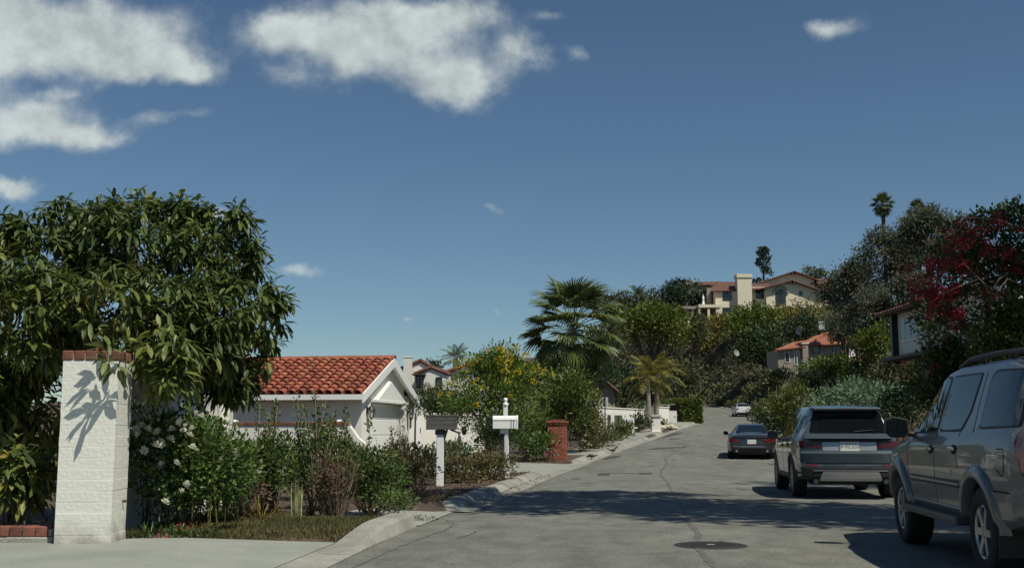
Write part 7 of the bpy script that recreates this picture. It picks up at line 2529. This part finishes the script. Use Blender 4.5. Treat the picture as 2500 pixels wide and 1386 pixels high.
    back_patch(t, car, 'bumper_strip', [(-.66, .515), (.66, .515), (.66, .53), (-.66, .53)], MT['silver'], .032, depth=.04, r=0)
    plate(t, (car.rear_x(0, .965) - .022, 0, .962), 0, '8HRL656', 1.12, ink=MT['ink_soft'])
    # roof spoiler, high brake light, wiper, fin
    sp = MB()
    rows = []
    for k in range(13):
        y = -.60 + 1.2 * k / 12
        rows.append([(.62, y, car.roof_z(.62) + .004), (.24, y, 1.672), (.15, y, 1.655), (.155, y, 1.625), (.36, y, 1.60)])
    sp.grid(rows); so = sp.build('roof_spoiler', P1, t, smooth=True)
    MB().box((.156, 0, 1.643), (.012, .34, .018)).build('brake_light', MT['tail_dark'], so)
    MB().tube([(car.rear_x(.05, 1.23) - .02, -.10, 1.225), (car.rear_x(.4, 1.24) - .02, -.45, 1.255)], [.012, .008], 6).build('wiper', MT['plastic'], t)
    MB().prism([(0, 0), (.16, 0), (.03, .07)], lambda p: (1.0 + p[0], -.02, car.roof_z(1.0) + .01 + p[1]), lambda p: (1.0 + p[0], .02, car.roof_z(1.0) + .01 + p[1])).build('antenna_fin', P1, t)
    MB().box((2.3, 0, .33), (3.9, 1.2, .14)).build('underbody', MT['plastic'], t)
    fwd = Vector((.126, .992, 0)).normalized(); left = Vector((-fwd.y, fwd.x, 0))
    w = P(1932, 1158, 21.5)
    o = Vector((w.x, 21.5, 0)) - left * .945 - fwd * .98
    place(t, fwd, (o.x, o.y))


def dark_coupe():
    t = thing('coupe', 'low dark grey coupe with red tail lamps in the middle of the parked row', 'car')
    P1 = paint('dark_grey_paint', (.055, .052, .055), .6, .28)
    car = Car(4.88, [(0, .32), (.3, .24), (.8, .2), (4.4, .2), (4.88, .28)],
              [(0, .86), (.6, .90), (2.0, .86), (3.4, .86), (4.4, .74), (4.88, .52)],
              [(0, .93), (.35, .975), (.75, .99), (1.2, 1.11), (1.75, 1.28), (2.3, 1.345), (2.7, 1.32), (3.5, .93), (3.8, .89), (4.5, .77), (4.88, .56)],
              [(0, .83), (.3, .91), (.9, .955), (2.2, .92), (3.9, .945), (4.5, .88), (4.88, .72)],
              [(0, .74), (.7, .70), (1.3, .58), (2.2, .55), (2.8, .58), (3.5, .76), (4.88, .6)],
              [(.2, .16), (.32, .06), (.5, .0), (.75, .02), (.9, .06), (1.0, .08)], .20, .25, 4)
    r = .345
    make_car(t, car, P1, (.95, 3.88), r, .27, .255, .93, 'seven', MT['rim'], .05, dark_below=lambda x: .30)
    side_patch(t, car, 'window', [(3.15, .92), (1.35, .93), (1.30, 1.02), (1.85, 1.22), (2.45, 1.25), (2.75, 1.16)], MT['car_glass'], .005)
    # rear screen lies on the sloping roof
    def rs(a, bb, o):
        return (bb, a, car.roof_z(bb) + .012 + o)
    obj('rear_window', patch_mesh('rear_window', round_poly([(-.60, .92), (.60, .92), (.47, 1.80), (-.47, 1.80)], .06), rs, MT['car_glass'], .008), t)
    for s in (1, -1):
        tl = back_patch(t, car, 'tail_lamp', [(s * .50, .705), (s * .74, .665), (s * .885, .71), (s * .87, .815), (s * .70, .83), (s * .44, .745)], MT['tail_red'], .012, r=.03)
        back_patch(t, car, 'light_unit', [(s * .60, .73), (s * .80, .73), (s * .80, .78), (s * .62, .78)], MT['tail_dark'], .016, parent=tl)
        back_patch(t, car, 'exhaust_recess', [(s * .42, .26), (s * .78, .28), (s * .74, .40), (s * .50, .41)], MT['plastic'], .006)
        MB().lathe([(.045, -.05), (.05, -.06), (.05, .1)], 14, 'X', (.03, s * .58, .33)).build('exhaust_pipe', MT['chrome'], t)
    back_patch(t, car, 'boot_lip', [(-.72, .845), (.72, .845), (.70, .885), (-.70, .885)], P1, .035, depth=.05)
    back_patch(t, car, 'bumper_crease', [(-.78, .50), (.78, .50), (.78, .515), (-.78, .515)], MT['chrome'], .008, r=0)
    back_patch(t, car, 'diffuser', [(-.66, .24), (.66, .24), (.52, .46), (-.52, .46)], MT['plastic'], .014, depth=.03)
    back_patch(t, car, 'diffuser_trim', [(-.56, .455), (.56, .455), (.54, .475), (-.54, .475)], MT['silver'], .018, r=0)
    plate(t, (car.rear_x(0, .68) - .012, 0, .685), 0, '', 1.1)
    mirror(t, car, 3.0, .88, P1, .26, .95)
    seam(t, car, [(1.6, .9), (1.5, .6), (1.55, .3)]); seam(t, car, [(3.3, .86), (3.2, .3)])
    MB().box((2.4, 0, .24), (4.2, 1.1, .12)).build('underbody', MT['plastic'], t)
    fwd = Vector((.20, .98, 0)).normalized()
    c = P(1836, 1100, 43.2)
    place(t, fwd, (c.x, 43.2), None, .02)


def white_car():
    t = thing('sedan', 'small white car parked far up the street near the bend', 'car')
    P1 = paint('white_paint_car', (.72, .72, .70), .0, .35)
    car = Car(4.5, [(0, .34), (.3, .28), (4.2, .24), (4.5, .3)], [(0, .92), (.6, .97), (3.1, .92), (4.2, .8), (4.5, .6)],
              [(0, 1.02), (.25, 1.07), (.5, 1.15), (1.1, 1.40), (1.9, 1.47), (2.4, 1.42), (3.25, .98), (4.2, .84), (4.5, .64)],
              [(0, .80), (.3, .87), (.9, .90), (3.8, .90), (4.5, .72)], [(0, .70), (.8, .63), (1.8, .60), (2.5, .62), (3.25, .78), (4.5, .6)],
              [(.2, .1), (.4, .0), (.7, .02), (1.0, .06)], .14, .2, 4)
    make_car(t, car, P1, (.9, 3.6), .32, .2, .22, .88, 'five', MT['rim'], .06, dark_below=lambda x: .40 if x < .3 else .30)
    side_patch(t, car, 'window', [(2.95, .99), (1.1, 1.02), (1.3, 1.32), (2.2, 1.35)], MT['car_glass'], .005)
    def rs(a, bb, o): return (bb, a, car.roof_z(bb) + .012 + o)
    obj('rear_window', patch_mesh('rear_window', round_poly([(-.62, .42), (.62, .42), (.54, 1.12), (-.54, 1.12)], .05), rs, MT['car_glass'], .008), t)
    for s in (1, -1):
        back_patch(t, car, 'tail_lamp', [(s * .55, .80), (s * .80, .80), (s * .80, .93), (s * .62, .93)], MT['tail_red'], .01)
    back_patch(t, car, 'rear_bumper', [(-.75, .35), (.75, .35), (.75, .50), (-.75, .50)], MT['plastic'], .01)
    plate(t, (car.rear_x(0, .72) - .012, 0, .72), 0, '', 1.1)
    mirror(t, car, 2.9, .98, P1, .24, .9)
    MB().box((2.2, 0, .28), (3.9, 1.0, .1)).build('underbody', MT['plastic'], t)
    fwd = Vector((.08, .997, 0)).normalized()
    c = P(1817, 1015, 122)
    place(t, fwd, (c.x, 122), None, .03)


grey_suv(); teal_suv(); dark_coupe(); white_car()

# ------------------------------------------------------------------ small things on the street
def manhole():
    p = P(1735, 1330, 12.4)
    t = thing('manhole_cover', 'round iron manhole cover set in the asphalt', 'manhole cover', (p.x, 12.4, 0))
    MB().lathe([(.33, .003), (.33, .009), (.385, .009), (.40, .002)], 40).build('ring', MT['cast_iron'], t)
    lid = MB().lathe([(0, .010), (.318, .010), (.322, .004)], 40).build('lid', MT['cast_iron'], t)
    me = MB().box((0, 0, 0), (.034, .034, .005)).mesh('stud', MT['cast_iron'])
    for i in range(-5, 6):
        for j in range(-5, 6):
            if i * i + j * j < 27 and (i or j): obj('stud', me, lid, (i * .053, j * .053, .0125))
    MB().box((0, 0, .0125), (.09, .05, .004)).build('lid_plate', MT['sign_back'], lid)


manhole()


def bird(label, px, py, Y, rz, peck):
    p = P(px, py, Y)
    g = float(Zr(Y)) + (.0 if p.x > Lx(Y) else .13)
    t = thing('bird', label, 'bird', (p.x, Y, g), rz)
    m, nt, b = _nodes('bird_plumage_%d' % px)
    N, LK = nt.nodes, nt.links
    tc = N.new('ShaderNodeTexCoord'); sp = N.new('ShaderNodeSeparateXYZ'); LK.new(tc.outputs['Object'], sp.inputs[0])
    r = N.new('ShaderNodeValToRGB'); r.color_ramp.elements[0].position = .10; r.color_ramp.elements[0].color = (.30, .29, .27, 1); r.color_ramp.elements[1].position = .13; r.color_ramp.elements[1].color = (.022, .022, .024, 1)
    LK.new(sp.outputs[2], r.inputs[0]); LK.new(r.outputs[0], b.inputs['Base Color']); b.inputs['Roughness'].default_value = .7
    # spine from tail tip to beak tip
    hz = -.04 if peck else .10
    sp_pts = [(-.25, 0, .20), (-.20, 0, .185), (-.14, 0, .165), (-.08, 0, .15), (0, 0, .15), (.06, 0, .165), (.10, 0, .175 + hz * .4), (.125, 0, .18 + hz * .75), (.15, 0, .185 + hz), (.175, 0, .18 + hz), (.195, 0, .165 + hz), (.235, 0, .15 + hz)]
    rad = [.018, .022, .028, .05, .068, .062, .042, .034, .036, .030, .014, .002]
    mb = MB(); mb.tube(sp_pts, rad, 10)
    # folded wings, legs with toes are grown from the same mesh
    for s in (1, -1):
        mb.grid([[(.06, s * .058, .18), (.02, s * .075, .175), (-.08, s * .058, .17), (-.20, s * .02, .18)], [(.05, s * .064, .14), (.0, s * .078, .125), (-.09, s * .058, .135), (-.21, s * .018, .165)]])
        mb.tube([(-.01, s * .03, .11), (.005, s * .032, .055), (-.01, s * .032, .006)], [.014, .007, .006], 5)
        for a in (-.5, 0, .5, math.pi): mb.tube([(-.01, s * .032, .006), (-.01 + .035 * math.cos(a), s * .032 + .03 * math.sin(a), .003)], [.005, .003], 4)
    mb.build('body', m, t, smooth=True)


bird('dark bird pecking on the gutter nearest the brick pillar', 1444, 1124, 43.0, 2.7, True)
bird('dark bird standing on the kerb farther from the brick pillar', 1497, 1108, 47.0, .3, False)
bpy.context.view_layer.update()
